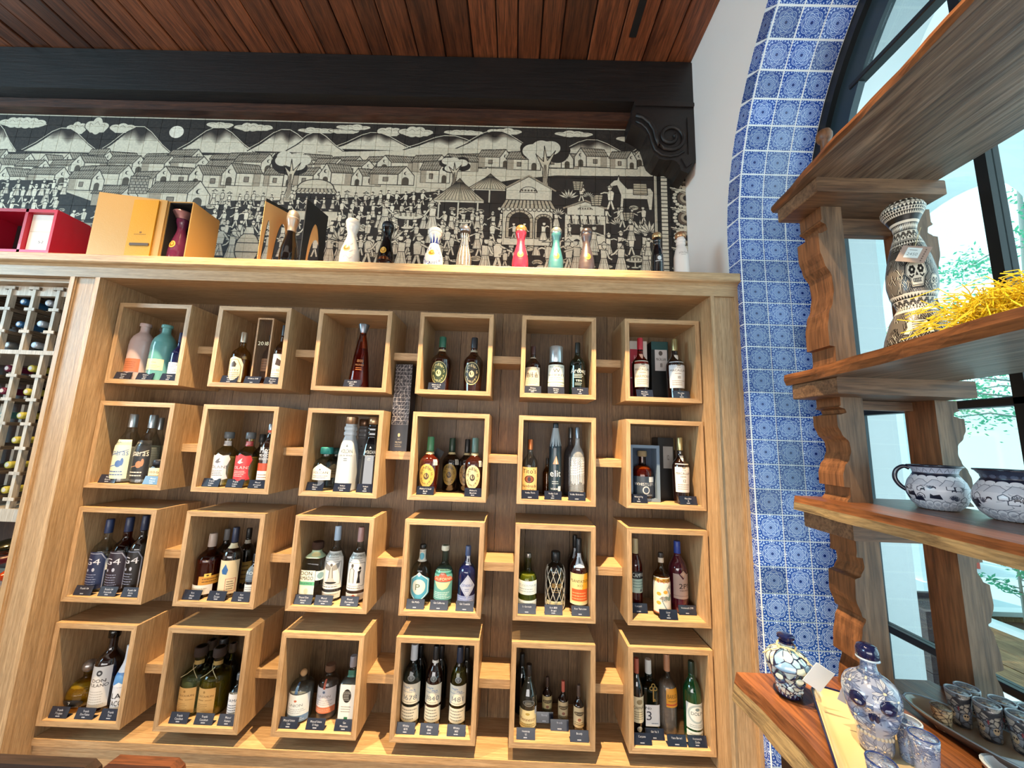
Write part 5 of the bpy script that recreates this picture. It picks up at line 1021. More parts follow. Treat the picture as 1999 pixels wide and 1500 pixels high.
for i, (b_, t_, w_) in enumerate((((1400, 760), (1450, 285), 160), ((1515, 770), (1560, 272), 150), ((1600, 780), (1625, 312), 120))):
    B('v%d' % (4+i), 4, 'J', b_, t_, w_, 'round', glass('#3c4a34'), ('dark green bottle at the back left behind the kraft labels', 'dark green bottle at the back centre behind the kraft labels', 'dark green bottle at the back right behind the kraft labels')[i], cap=('#5a4c46' if i != 1 else '#20242a', .84, 'cork'), d=.150)
def cork_band(k, c): return (k, .8, .9, 3, 0, [c])
B('w1', 4, 'K', (288, 962), (336, 515), 195, 'squat', glass('#e1e9ea'), 'round clear mezcal bottle with white and blue label and wood ball stopper', ('#e6ecec', .6), ('#c9a274:r', .85, 'ball'), [('w1', .05, .60, 2.4, -.3, ['#cfd9de', ('r', 0, 0, 1, .24, '#5f86b4'), ('e', .5, .78, .05, .04, '#b0644c'), ('t', 'UNION', .5, .62, .1, '#6a747c', 1, .8), bars(.3, .5, 3, '#9aa6ae'), ('b', .15, .85, .05, .18, 2, '#c4d2e0')]), ('w1r', .62, .80, .25, -.3, ['#36557c'])], d=.07)
B('w2', 4, 'K', (563, 930), (600, 473), 172, 'squat', glass('#e4dedd'), 'clear mezcal bottle with white and salmon label', ('#dcd0c8', .6), ('#6a4a34:r', .88, 'cork'), [('w2', .16, .64, 2.4, -.3, ['#d6cfcf', ('r', 0, 0, 1, .24, '#c2704e'), ('e', .5, .84, .05, .05, '#5d6a80'), ('t', 'UNION', .5, .66, .1, '#8a8484', 1, .8), bars(.3, .54, 3, '#a9a2a2'), ('b', .15, .85, .04, .18, 2, '#e0a890')]), ('w2r', .62, .78, .22, -.3, ['#b5553a'])], d=.085)
t = bpy.data.objects['bottle']
B('w3', 4, 'K', (755, 972), (808, 400), 165, 'square', glass('#dfe5e2'), 'square clear gin bottle with black printed crest on white label', ('#e3e8e4', .6), ('#8d8486', .84, 'sleeve'), [('w3', .05, .64, 1.35, -.3, ['#dcdcd6', ('e', .5, .72, .30, .17, '#2b2b2a'), ('b', .25, .75, .6, .84, 6, '#b9b9b4'), bars(.3, .48, 3, '#8a8a86'), ('r', .4, .03, .66, .2, '#2f6a48')]), ('w3n', .70, .80, 3, 0, ['#3f6f5c'])], d=.06, sq=6)
def scotch(k, num): return [(k, .30, .55, 2.4, -.1, ['#d6d2c0', ('t', 'Single', .35, .84, .1, '#4f74a8'), ('t', 'Malt', .62, .7, .1, '#4f74a8'), ('b', .1, .9, .56, .64, 1, '#7a8aa0'), ('t', num, .5, .32, .24, '#5a6670'), ('b', .1, .9, .05, .14, 1, '#8a8a7c')]), (k+'b', .08, .265, 2.4, -.1, ['#d2cdba', bars(.1, .9, 4, '#7a7a70')]), (k+'s', .58, .66, .9, -.05, [None, ('e', .5, .5, .45, .45, '#8f9390'), ('e', .5, .5, .36, .36, '#5a5e5c'), ('t', 'V', .5, .5, .4, '#b9bdb8')])]
B('x1', 4, 'K', (1288, 985), (1326, 298), 160, 'wine', glass('#7f93a2'), 'grey-blue whisky bottle with silver foil and two cream labels', ('#b7b48e', .62), ('#b9c2ca', .80, 'sleeve'), scotch('x1', '1678'), d=.07)
B('x2', 4, 'K', (1485, 990), (1512, 312), 142, 'wine', dark('#1c0706'), 'very dark whisky bottle with black foil, white neck band and two cream labels', cap=('#14161a', .82, 'sleeve'), labs=scotch('x2', '1840')+[('x2n', .785, .82, 3.1, 0, ['#d6d6d0'])], d=.07)
B('x3', 4, 'K', (1693, 995), (1732, 322), 145, 'wine', glass('#8d8a3e'), 'olive whisky bottle with navy foil and two cream labels', ('#9a8f2e', .70), ('#18243a', .80, 'sleeve'), scotch('x3', '1481'), d=.07)
for i, (b_, t_, w_) in enumerate((((1360, 880), (1370, 306), 120), ((1545, 885), (1556, 310), 120), ((1765, 890), (1782, 326), 120))):
    B('x%d' % (4+i), 4, 'K', b_, t_, w_, 'wine', dark('#060708'), ('black bottle at the back behind the grey-blue whisky', 'black bottle at the back behind the very dark whisky', 'black bottle at the back behind the olive whisky')[i], cap=('#0c0d10', .8, 'sleeve'), d=.155)
B('y1', 4, 'L', (268, 980), (278, 430), 150, 'slope', dark('#2a2a22'), 'brown cognac bottle with cream label in front of a black one', cap=('#1b120d', .82, 'sleeve'), labs=[('y1', .06, .34, 2.5, -.1, ['#dccf9c', ('e', .5, .8, .1, .07, '#b09a50'), ('t', 'Hennessy', .5, .5, .2, '#7a4a2a', .85, .8), bars(.08, .3, 2, '#a08a50')]), ('y1b', .40, .50, 1.5, 0, [None, ('e', .5, .5, .48, .46, '#8f8f8a'), ('e', .5, .5, .42, .38, '#3f403a'), ('b', .2, .8, .3, .7, 2, '#a0a09a')]), ('y1q', .26, .38, .35, .95, ['#c9cdd0', bars(.1, .9, 3, '#777')])], d=.075)
B('y2', 4, 'L', (198, 915), (235, 338), 115, 'wine', dark('#070606'), 'black wine bottle at the back left behind the cognac', cap=('#101012', .8, 'sleeve'), d=.15)
for k, base, top, w_, cap, lab, bg in (('y3', (433, 880), (438, 540), 86, '#3a2a22', 'brandy miniature with dark foil at the back, leftmost of three', '#b9a878'), ('y4', (573, 935), (570, 574), 88, '#b05a4c', 'brandy miniature with red foil, middle of three', '#b5a684'), ('y5', (708, 980), (708, 608), 94, '#4a3a32', 'brandy miniature with parchment label, rightmost of three', '#c0b08c')):
    B(k, 4, 'L', base, top, w_, 'mini', dark('#1c0c06'), lab, cap=(cap, .74, 'sleeve'), labs=[(k, .10, .54, 2.6, 0, [bg, ('e', .5, .7, .4, .1, '#4a3f30'), ('t', 'BRANDY', .5, .7, .07, '#c9bb90', .9), ('e', .5, .4, .12, .08, '#8a5a48'), bars(.1, .3, 2, '#5a4c38')])], d={'y3': .14, 'y4': .105, 'y5': .075}[k])
B('z1', 4, 'L', (1222, 1020), (1198, 376), 110, 'wine', dark('#0d0807'), 'dark vermouth bottle with red foil and cream label at the left', cap=('#a0503c', .80, 'sleeve'), labs=[('z1', .18, .52, 2.4, .15, ['#c9bfa0', ('e', .5, .8, .2, .1, '#8a7a5a'), ('t', 'CARPANO', .5, .58, .12, '#3a3024', .9, .8), bars(.1, .45, 4, '#7a6c50')]), ('z1b', .06, .14, 1, .1, [None, ('e', .5, .5, .4, .45, '#a9a598')])], d=.07)
t = B('z2', 4, 'L', (1325, 985), (1300, 386), 150, 'square', glass('#235a36'), 'green gin bottle with gold key and white label', ('#1d4a2c', .6), ('#c9cdcb', .80, 'sleeve'), [('z2', .12, .42, 1.45, .1, ['#d5d8dc', ('t', 'No', .2, .85, .14, '#2a3040'), ('t', '3', .22, .5, .42, '#2a3040'), ('b', .4, .95, .08, .2, 1, '#6a7488')])], d=.09, sq=6)
x, y, z, h, r = BOTT['z2']; ky = MB(); yk = -r*1.02
for a in (PI/2, PI*1.1, -PI*.1): ky.tube([(.2*r+.0075*math.cos(a)+.006*math.cos(q), yk, .66*h+.0075*math.sin(a)+.006*math.sin(q)) for q in np.linspace(0, 2*PI, 12)], .0018, 5)
ky.tube([(.2*r, yk, .65*h), (.2*r, yk, .47*h)], .0022, 6); ky.box(.2*r, .2*r+.009, yk-.0015, yk+.0015, .475*h, .485*h); ky.box(.2*r, .2*r+.007, yk-.0015, yk+.0015, .495*h, .505*h)
part('key', ky, plain('brass_key', '#b0975a', .35, metal=.6), t, local=True)
B('z3', 4, 'L', (1483, 1000), (1476, 340), 158, 'round', glass('#dcd8d2'), 'clear pisco bottle with yellow label', ('#e1dcd6', .6), ('#a87a5c', .78, 'sleeve'), [('z3', .37, .60, 1.5, .25, ['#d0902a', ('r', 0, .1, 1, .18, '#b8482a'), ('t', 'BARSOL', .5, .6, .22, '#4a3410', 1, .85), bars(.26, .42, 1, '#8a5c18')])], d=.085)
B('z4', 4, 'L', (1712, 1075), (1683, 402), 152, 'wine', dark('#0c3a1c'), 'dark green vermouth bottle with ornate white label at the right', cap=('#0f2a1a', .84, 'sleeve'), labs=[('z4', .17, .50, 2.5, .1, ['#c5ced0', ('e', .5, .6, .42, .36, '#98aab0'), ('e', .5, .6, .34, .29, '#d0d8d8'), ('t', 'DOLIN', .5, .62, .13, '#3a4a50', 1, .6), ('e', .5, .78, .1, .06, '#6d8086'), bars(.06, .2, 2, '#7a8a90')]), ('z4b', .07, .145, 2.5, .1, ['#d5dad6', bars(.3, .7, 1, '#9aa6a4')])], d=.06)
# ---- boxes and cases that stand among the bottles
OAKC = wood('case_wood', '#c79f74', '#a67b50', 2, 10, .5, .1)
def case(name, label, x0, x1, y0, y1, z0, z1): return thing(name, label, 'box', ((x0+x1)/2, (y0+y1)/2, z0))
z0 = BZ(1)+T+.0006; a = P(*px('A', 1395, 795), 1, .04); b = P(*px('A', 1540, 795), 1, .04); tz = P(*px('A', 1510, 232), 1, .04)[2]; x0, x1 = a[0], b[0]
t = case('wooden_case', 'tall open wooden bottle case between two whiskey bottles', x0, x1, .04, .13, z0, tz)
part('side_board', MB().box(x0, x0+.006, .04, .13, z0, tz), OAKC, t); part('side_board', MB().box(x1-.006, x1, .04, .13, z0, tz), OAKC, t)
part('top_board', MB().box(x0+.006, x1-.006, .04, .13, tz-.006, tz), OAKC, t); part('base_board', MB().box(x0+.006, x1-.006, .04, .13, z0, z0+.006), OAKC, t); part('back_board', MB().box(x0+.006, x1-.006, .122, .13, z0+.006, tz-.006), OAKC, t)
part('pane', MB().box(x0+.006, x1-.006, .043, .0445, z0+.006, tz-.006), glass('#eef0ee'), t)
part('lettering', MB().quad((x0+.008, .0425, z0+.165), (x1-.008, .0425, z0+.165), (x1-.008, .0425, z0+.185), (x0+.008, .0425, z0+.185)), labmat('case2018', [None, ('t', '2018', .5, .5, .8, '#e9d9b0', .8)], .03, .02), t)
bottle('slim clear bottle inside the tall wooden case', ((x0+x1)/2, .085, z0+.0066), .215, (x1-x0)/2-.011, 'std', glass('#e8d2c0'), ('#c9805a', .42), ('#2e3238', .86, 'sleeve'), [('cs', .25, .5, 1.6, 0, ['#b9835f', bars(.1, .9, 4, '#7a5238')])])
def carton(name, label, crop, p0, p1, y0, y1, row, mats, zt=None, art=None):
    z0 = BZ(row)+T+.0006; a = P(*px(crop, *p0), 1, y0); b = P(*px(crop, *p1), 1, y0); x0, x1 = sorted((a[0], b[0])); z1 = max(a[2], b[2])
    t = case(name, label, x0, x1, y0, y1, z0, z1); ct = part('carton', MB().box(x0, x1, y0, y1, z0, z1, ch=.0015), mats, t)
    if art: part('printed_front', MB().quad((x0+.001, y0-.0006, z0+.001), (x1-.001, y0-.0006, z0+.001), (x1-.001, y0-.0006, z1-.001), (x0+.001, y0-.0006, z1-.001)), art, ct)
    return t, x0, x1, z0, z1
carton('gift_carton', 'red and white whisky carton behind the red-capped bottle', 'C', (1192, 820), (1345, 318), .135, .19, 1, plain('carton_white', '#cfc9c2', .6), art=labmat('rcart', ['#d5cdc6', ('r', 0, .38, .62, .86, '#b5283c'), ('t', 'H', .3, .72, .08, '#e8c9c6'), ('b', .1, .5, .6, .66, 1, '#e8c9c6'), ('r', 0, .0, .62, .36, '#8f1f30')], .05, .1))
carton('gift_carton', 'black whisky carton with white square label in the top right cube', 'C', (1395, 835), (1540, 322), .128, .19, 1, plain('carton_black', '#0b0f12', .45, coat=.2), art=labmat('bcart', ['#0d1114', ('r', .2, .5, .95, .88, '#c6c6c8'), ('e', .55, .8, .12, .04, '#55504c'), ('t', 'MACALLAN', .57, .7, .05, '#3a3634', 1, .6), ('t', '18', .57, .6, .07, '#3a3634'), ('r', 0, .86, 1, 1, '#1f4a4c')], .05, .1))
carton('gift_carton', 'black whisky carton with grey label in the second row right cube', 'F', (1462, 845), (1592, 264), .120, .19, 2, plain('carton_black', '#0b0f12', .45, coat=.2), art=labmat('bcart2', ['#0a0b0d', ('r', .3, .5, .95, .86, '#9a9a98'), ('t', '12', .62, .68, .08, '#3a3634')], .05, .1))
z0 = BZ(2)+T+.0006; a = P(*px('F', 1192, 835), 1, .05); b = P(*px('F', 1462, 335), 1, .05); x0, x1, z1 = a[0], b[0], b[2]; x0 = max(x0, BX(6)+T+.001)
t = case('presentation_case', 'open slate blue presentation case with a whiskey bottle inside', x0, x1, .05, .115, z0, z1); SL = plain('case_slate', '#6d8196', .55); SLD = plain('case_inner', '#3b4a5c', .7)
for nm, bx_ in (('frame_side', (x0, x0+.012)), ('frame_side', (x1-.012, x1))): part(nm, MB().box(*bx_, .05, .115, z0, z1, ch=.001), SL, t)
part('frame_top', MB().box(x0+.012, x1-.012, .05, .115, z1-.012, z1), SL, t); part('frame_base', MB().box(x0+.012, x1-.012, .05, .115, z0, z0+.012), SL, t); part('case_back', MB().box(x0+.012, x1-.012, .108, .115, z0+.012, z1-.012), SLD, t)
bottle('amber whiskey bottle with dark blue label inside the slate blue case', ((x0+x1)/2, .08, z0+.0126), z1-z0-.036, (x1-x0)/2-.018, 'round', glass('#a04a14'), ('#a8480f', .66), ('#8d7a5c:r', .88, 'cork'), [('wp', .04, .46, 2.4, 0, ['#2c3848', ('e', .5, 1.0, .8, .4, '#2c3848'), ('t', 'WHISTLEPIG', .5, .62, .15, '#d6d8da', 1, .94), ('e', .5, .32, .14, .2, '#c4c6c8'), ('e', .5, .32, .1, .14, '#39465a'), ('b', .1, .9, .04, .12, 1, '#b0b4b8'), ('r', .62, .72, .95, .98, '#d5d8d8')])])
def geo(c):
    rr = random.Random(2)
    for r_ in range(16):
        for q in range(5):
            x0, y0 = q/5, .30+r_*.70/16; pts = [(x0, y0), (x0+.2, y0), (x0+.2, y0+.044), (x0, y0+.044)]
            a, b = rr.sample(pts, 2); c.line([a, b], .004, '#cfc8c4'); c.line([pts[0], pts[1]], .003, '#bdb6b4'); c.line([(x0+.1*rr.random(), y0), (x0+.2*rr.random(), y0+.044)], .003, '#d5cecb'); c.line([pts[rr.randrange(4)], (x0+.1, y0+.022)], .003, '#a9a2a2')
    c.ell(.5, .18, .07, .022, '#c9b88c'); c.text('1800', .5, .135, .018, '#d8cba4'); c.text('MILENIO', .5, .10, .022, '#d8cba4', 1, .6); c.bars(.3, .7, .04, .08, 2, '#9a8c6c')
a = P(763.5, 877, 1, .075); b = P(806, 712, 1, .075); z0 = BZ(2)+BH/2+.0086; x0, x1, z1 = BX(3)+BW+.008, b[0], b[2]
t = case('gift_carton', 'tall black carton with white geometric lines standing on a bridge shelf', x0, x1, .075, .155, z0, z1); part('carton', MB().box(x0, x1, .075, .155, z0, z1, ch=.001), plain('carton_indigo', '#15121d', .4, coat=.2), t)
c = Cv(220, 760, '#17131c'); geo(c); part('printed_front', MB().quad((x0+.0005, .0744, z0+.0005), (x1-.0005, .0744, z0+.0005), (x1-.0005, .0744, z1-.0005), (x0+.0005, .0744, z1-.0005)), imgmat('geo_carton', c.image('geo_carton'), .35), t)
t = thing('swing_tag', 'black paper tag hanging on the neck of the green-capped whiskey', 'tag', (1.372, .075, BZ(2)+.23)); a = P(*px('E', 1390, 575), 1, .085)
tgm = MB().box(-.017, .017, -.0008, .0008, -.022, .022); tgm.xf(Matrix.Translation(Vector(a)-t.location) @ Matrix.Rotation(.5, 4, 'Y')); part('paper', tgm, plain('tag_black', '#0d0d0e', .6), t, local=True)
# ---- price cards
CARDM = plain('card_navy', '#161d2c', .25, coat=.4)
def card(row, crop, cx, cy, l1, l2, lab, y=.016, d=None):
    zf = BZ(row)+T+.0006; p = P(*px(crop, cx, cy), 1, y); w_, h_ = .066, .031; c = min(max(int((p[0]+.05)//GX), 0), 5)+1; x = min(max(p[0], BX(c)+T+w_/2+.001), BX(c)+BW-T-w_/2-.001)
    yy = d if d else y
    t = thing('price_card', 'navy price card in front of '+lab, 'card', (x, yy, zf), group='navy price cards on the cube floors')
    tn = math.tan(.30); m = MB(); m.add([(-w_/2, 0, 0), (w_/2, 0, 0), (w_/2, tn*h_, h_), (-w_/2, tn*h_, h_), (-w_/2, .0012, 0), (w_/2, .0012, 0), (w_/2, tn*h_+.0012, h_), (-w_/2, tn*h_+.0012, h_)], [(4, 7, 6, 5), (0, 4, 5, 1), (3, 2, 6, 7), (0, 3, 7, 4), (1, 5, 6, 2)])
    m.box(-w_/2, w_/2, .0012, .022, 0, .0012)
    hold = part('holder', m, CARDM, t, local=True)
    f = MB().quad((-w_/2, -.0003, .0004), (w_/2, -.0003, .0004), (w_/2, tn*h_-.0003, h_), (-w_/2, tn*h_-.0003, h_))
    cv = Cv(200, 96, '#1b2233'); cv.text(l1, .5, .72, .2, '#e2e4e8', .8, .9); 
    if l2: cv.text(l2, .5, .44, .2, '#e2e4e8', .8, .9)
    cv.bars(.38, .62, .1, .24, 1, '#aab0bc', .7)
    part('print', f, imgmat('card_print', cv.image('card_print'), .22, .45), hold, local=True)
for row, crop, L in (
    (1, 'A', ((255, 752, 'Ginebra', 'Rosa', 'the pale lilac ceramic bottle'), (455, 756, 'Ginebra', 'Azul', 'and left of the teal ceramic bottle'), (668, 765, 'Ginebra', 'Dry', 'the dark blue bottle in the top left cube'), (1205, 785, 'Whiskey', 'Patty', 'the arched cream label'), (1412, 790, 'Whiskey 2018', '', 'the tall wooden case'), (1590, 793, 'Whiskey', 'Bourbon', 'the bottle right of the wooden case'))),
    (1, 'B', ((490, 830, 'Tequila 1800', 'Milenio', 'the conical amber decanter'), (1338, 855, "Michter's 10", 'Years Rye', 'the green-capped dark whiskey'))),
    (1, 'C', ((278, 768, 'Whisky', 'Miyagikyo', 'the brush-lettered whisky'), (503, 782, 'Whisky', 'Weller', 'the silver foil bourbon'), (728, 788, 'Ardbeg', '10', 'the black-green whisky'), (1330, 806, 'Macallan', 'Harmony', 'the red-capped whisky'), (1672, 818, 'Macallan', '18', 'the gold-capped whisky in the top right cube'))),
    (2, 'D', ((270, 768, 'Mezcal', 'Amaras', 'the blue script label'), (672, 792, 'Mezcal', 'Amaras', 'the small yellow-labelled bottle'), (1208, 812, 'Tequila', 'Volans', 'the white shield label'), (1425, 818, 'Tequila', 'Volans', 'the red shield label'), (1628, 824, 'Mezcal', 'Artesanal', 'the bottle with orange neck band'))),
    (2, 'E', ((200, 892, 'Volcan', 'Blanco', 'the short clear bottle with teal cap'), (470, 897, 'Volcan', 'Cristalino', 'the frosted white bottle'), (690, 908, 'Volcan', 'XA', 'the tall black bottle'), (1265, 928, "Michter's Small", 'Batch', 'the green-capped yellow oval label'), (1733, 942, "Michter's", 'Bourbon', 'the cream oval label'))),
    (2, 'F', ((247, 800, "Vodka Tito's", '', 'the copper-capped vodka'), (475, 804, 'Vodka Stoli', 'Elit', 'the slim navy vodka'), (697, 822, 'Vodka Belvedere', '', 'the etched trees vodka'), (1258, 838, 'WhistlePig', '15', 'the slate blue case'), (1737, 852, 'Macallan', '12', 'the white-labelled whisky in the second row'))),
    (3, 'G', ((262, 798, 'Tequila G4', '', 'the dark blue rounded label'), (470, 810, 'Tequila G4', 'Reposado', 'the dark plum rounded label'), (665, 818, 'Tequila G4', 'Extra', 'the faint dark label beside plum'), (1185, 842, 'Ron', 'Anejo', 'the low white label rum'), (1397, 852, 'Ron', 'Zacapa', 'the tall cream label rum'), (1603, 857, 'Ron', 'Solera', 'the small blue grey label'))),
    (3, 'H', ((235, 897, 'Mezcal Don', 'Amado', 'the square-shouldered mezcal'), (420, 908, 'Mezcal', 'Derrumbes', 'the winged figure label'), (655, 914, 'Mezcal', 'Derrumbes', 'the drawn couple label'), (1255, 938, 'Gin Malfy', '', 'the sky blue crest label'), (1470, 948, 'Gin California', '', 'the red arched band'), (1705, 957, 'Gin Citadelle', '', 'the silver diamond label'))),
    (3, 'I', ((207, 872, 'St Germain', '', 'the yellow-green liqueur'), (458, 882, 'Ron 1888', 'Brugal', 'the netted rum bottle'), (710, 882, 'Ron Plantation', '', 'the yellow and orange label'), (1215, 835, 'Campari', '', 'the dark red bitter bottle'), (1482, 918, 'Licor', '43', 'the white illustrated liqueur label'), (1650, 872, 'Vermouth 2PM', '', 'the plum pink aperitif'))),
    (4, 'J', ((218, 892, 'Tequila', '7 Leguas', 'the round gold decanter'), (433, 886, 'Tequila', 'Don Fulano', 'the big white tequila label'), (635, 890, 'Tequila', 'Taco', 'the white and blue ceramic bottle'), (1202, 896, 'Tequila', 'Cascahuin', 'the pale green kraft-labelled bottle'), (1405, 912, 'Tequila', 'Cascahuin', 'the yellow-green kraft-labelled bottle'), (1600, 927, 'Mezcal', 'Xiaman', 'the small blackletter label'))),
    (4, 'K', ((215, 1006, 'Mezcal Union', 'Uno', 'the white and blue squat bottle'), (465, 1008, 'Mezcal Union', 'El Viejo', 'the white and salmon label'), (722, 1008, 'Gin', 'Mexicano', 'the square gin bottle'), (1245, 1036, 'Whisky', '1678', 'the grey-blue whisky'), (1455, 1042, 'Whisky', '1840', 'the very dark whisky'), (1690, 1046, 'Whisky', '1481', 'the olive whisky'))),
    (4, 'L', ((252, 1012, 'Hennessy', 'VS', 'the brown cognac bottle'), (412, 900, 'Brandy', '', 'the leftmost miniature'), (545, 965, 'Brandy', '', 'the middle miniature'), (718, 1008, 'Brandy', '', 'the rightmost miniature'), (1242, 1068, 'Carpano', '', 'the red foil vermouth'), (1375, 1012, 'Gin No 3', '', 'the green gin with key'), (1565, 1068, 'Pisco Barsol', '', 'the yellow-labelled pisco'), (1745, 1108, 'Vermouth', 'Dolin', 'the dark green vermouth')))):
    for a, b, l1, l2, lab in L:
        dd = None
        if crop == 'L' and (a, b) in ((412, 900), (545, 965), (1375, 1012)): dd = {412: .092, 545: .058, 1375: .036}[a]
        if crop == 'I' and a in (1215, 1650): dd = .055
        card(row, crop, a, b, l1, l2, lab, y=dd or .012)
# ------------------------------------------------------------------ things on top of the cabinet
ZT = 2.2616
def topb(cr, base, top, wpx, label, gls, y=-.035, cap=None, liq=None, labs=(), prof='hour', dy=0):
    bx, by = px(cr, *base); tx, ty = px(cr, *top); s = CROP[cr][2]
    p = P(bx, by, 1, y); q = P((bx+tx)/2, (by+ty)/2, 1, y); x = p[0]*.3+q[0]*.7; h = P(tx, ty, 1, y)[2]-ZT; rr = abs(P(bx+wpx/s/2, by, 1, y)[0]-P(bx-wpx/s/2, by, 1, y)[0])/2
    return bottle(label, (x, y, ZT), h, rr, prof, gls, liq, cap, labs, None)
PORC = glossy('#e9e2d8', .12)
def medal(k, c='#c9a04a'): return (k, .26, .42, .95, 0, [None, ('e', .5, .5, .42, .44, c), ('e', .5, .5, .30, .30, '#8a6420'), ('e', .5, .55, .14, .16, c)], .35)
def flor(c):
    for k in range(3): c.line([(.15, .8-.3*k), (.35, .72-.3*k), (.5, .85-.3*k), (.7, .7-.3*k), (.85, .8-.3*k)], .025, '#b9b4c0')
topb('Z', (78, 1308), (96, 1070), 92, 'white porcelain bottle with faint painted flowers, leftmost of the row of single bottles', PORC, cap=('#e6ddd0', .86, 'dome'), labs=[('ca1', .08, .55, 1.9, 0, [None, ('f', flor)]), medal('ca1m', '#c99c6c')])
topb('Z', (254, 1310), (266, 1085), 80, 'black and amber glass bottle with dark dome stopper on the cabinet', glass('#9c5a14'), liq=('#7a3a08', .12), cap=('#14161c', .86, 'dome'), labs=[('ca2', .14, .84, 5.6, PI*.05, ['#0b0a0c', ('p', [(0, 0), (.3, 0), (.42, .1), (.58, .1), (.7, 0), (1, 0), (1, .02), (0, .02)], '#7a4a18')], .08), medal('ca2m', '#b9903a')])
def blue(c):
    for k in range(9): x_ = (k+.5)/9; c.poly([(x_-.05, 0), (x_, .9), (x_+.05, 0)], '#25357c')
    c.rect(0, 0, 1, .12, '#25357c')
topb('Z', (490, 1312), (497, 1115), 95, 'white porcelain bottle with blue lettering and blue fluted neck', PORC, cap=('#e9e2d8', .86, 'dome'), labs=[('ca3n', .60, .84, 6.28, 0, ['#e9e2d8', ('f', blue)], .15), ('ca3', .06, .50, 2.6, 0, [None, ('e', .5, .5, .30, .42, '#d9cfc0'), ('arc', 'CLASE AZUL', .5, .5, .40, .40, .17, '#2a3a86', PI*1.12, -PI*.12), ('arc', 'TEQUILA', .5, .5, .40, .40, .14, '#2a3a86', PI*1.15, PI*1.85)], .15), medal('ca3m', '#c9a24c')])
topb('Z', (638, 1316), (640, 1105), 75, 'clear ribbed glass bottle with silver dome stopper on the cabinet', glass('#e4e0da'), liq=('#e8e4de', .5), cap=('#8d8c90:m', .86, 'dome'), labs=[('ca4', .1, .8, 6.28, 0, [None]+[('r', k/14, 0, k/14+.016, 1, '#efe9e0') for k in range(14)], .2)])
topb('Z', (912, 1326), (918, 1104), 80, 'bright red bottle with gold dome stopper on the cabinet', glossy('#d5243c', .3), cap=('#c9925c:m', .86, 'dome'), labs=[medal('ca5m')])
topb('Z', (1088, 1328), (1087, 1113), 74, 'teal blue matte bottle with silver dome stopper on the cabinet', glossy('#2f6670', .4), cap=('#9aa09c:m', .86, 'dome'), labs=[medal('ca6m')])
topb('Z', (1237, 1330), (1236, 1118), 78, 'charcoal plum matte bottle with dark stopper on the cabinet', glossy('#40363a', .4), cap=('#5a5254:m', .86, 'dome'), labs=[medal('ca7m', '#9a7c3c')])
topb('Z', (1583, 1340), (1580, 1142), 62, 'slim black tequila bottle with gold cap near the right end of the cabinet', dark('#07070a'), prof='tall', cap=('#c9a878:m', .9, 'cork'), labs=[('tq1', .30, .46, 1.6, 0, [None, ('e', .5, .6, .2, .3, '#c9ccd0'), ('b', .1, .9, .05, .3, 1, '#c9ccd0')])])
topb('Z', (1700, 1345), (1697, 1140), 74, "slim white bottle with ringed neck and copper cap at the right cabinet end", glossy('#e6d9cf', .35), prof='tall', cap=('#b98a64:m', .9, 'cork'), labs=[('tq2', .40, .60, 1.6, 0, [None, ('t', 'VOLCAN', .5, .6, .2, '#a89a90'), ('b', .25, .75, .3, .4, 1, '#a89a90')])], y=-.03)
# red open presentation case at the left end
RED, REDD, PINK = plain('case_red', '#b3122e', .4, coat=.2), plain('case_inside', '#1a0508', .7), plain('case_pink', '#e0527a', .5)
yf = -.05
a = P(0, 412, 1, yf); b = P(112, 497, 1, yf); x1 = P(104, 450, 1, yf)[0]; zt = P(60, 408, 1, yf)[2]; x0 = x1-.33; xm = P(47, 450, 1, yf)[0]
t = thing('presentation_case', 'red open presentation case with white card at the left end of the cabinet', 'box', ((x0+x1)/2, .02, ZT))
for nm, bx_ in (('side', (x0, x0+.012)), ('divider', (xm-.012, xm)), ('side', (x1-.012, x1))): part(nm, MB().box(*bx_, yf, .09, ZT, zt, ch=.001), RED, t)
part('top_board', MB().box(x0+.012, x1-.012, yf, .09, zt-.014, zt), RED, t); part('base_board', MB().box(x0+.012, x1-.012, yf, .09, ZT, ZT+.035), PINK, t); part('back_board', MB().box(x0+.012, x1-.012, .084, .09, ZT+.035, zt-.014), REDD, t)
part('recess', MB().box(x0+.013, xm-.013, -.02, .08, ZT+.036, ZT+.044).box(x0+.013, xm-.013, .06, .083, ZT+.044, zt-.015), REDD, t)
ins = part('insert', MB().box(xm+.002, x1-.014, -.035, .08, ZT+.036, zt-.016), plain('case_insert', '#d9cfc4', .6), t)
part('insert_print', MB().quad((xm+.004, -.0356, ZT+.04), (x1-.016, -.0356, ZT+.04), (x1-.016, -.0356, zt-.02), (xm+.004, -.0356, zt-.02)), labmat('redins', ['#ded5c8', ('r', 0, 0, 1, .52, '#e8e2d6'), ('t', '52', .55, .24, .07, '#2a2420'), ('r', 0, .52, 1, .535, '#b9aa98')], .05, .14), ins)
sil = bottle('silver capped bottle lying dark in the red case', ((x0+xm)/2+.07, .02, ZT+.046), .135, .03, 'round', dark('#0d0708'), cap=('#b99c6c:m', .62, 'sleeve'))
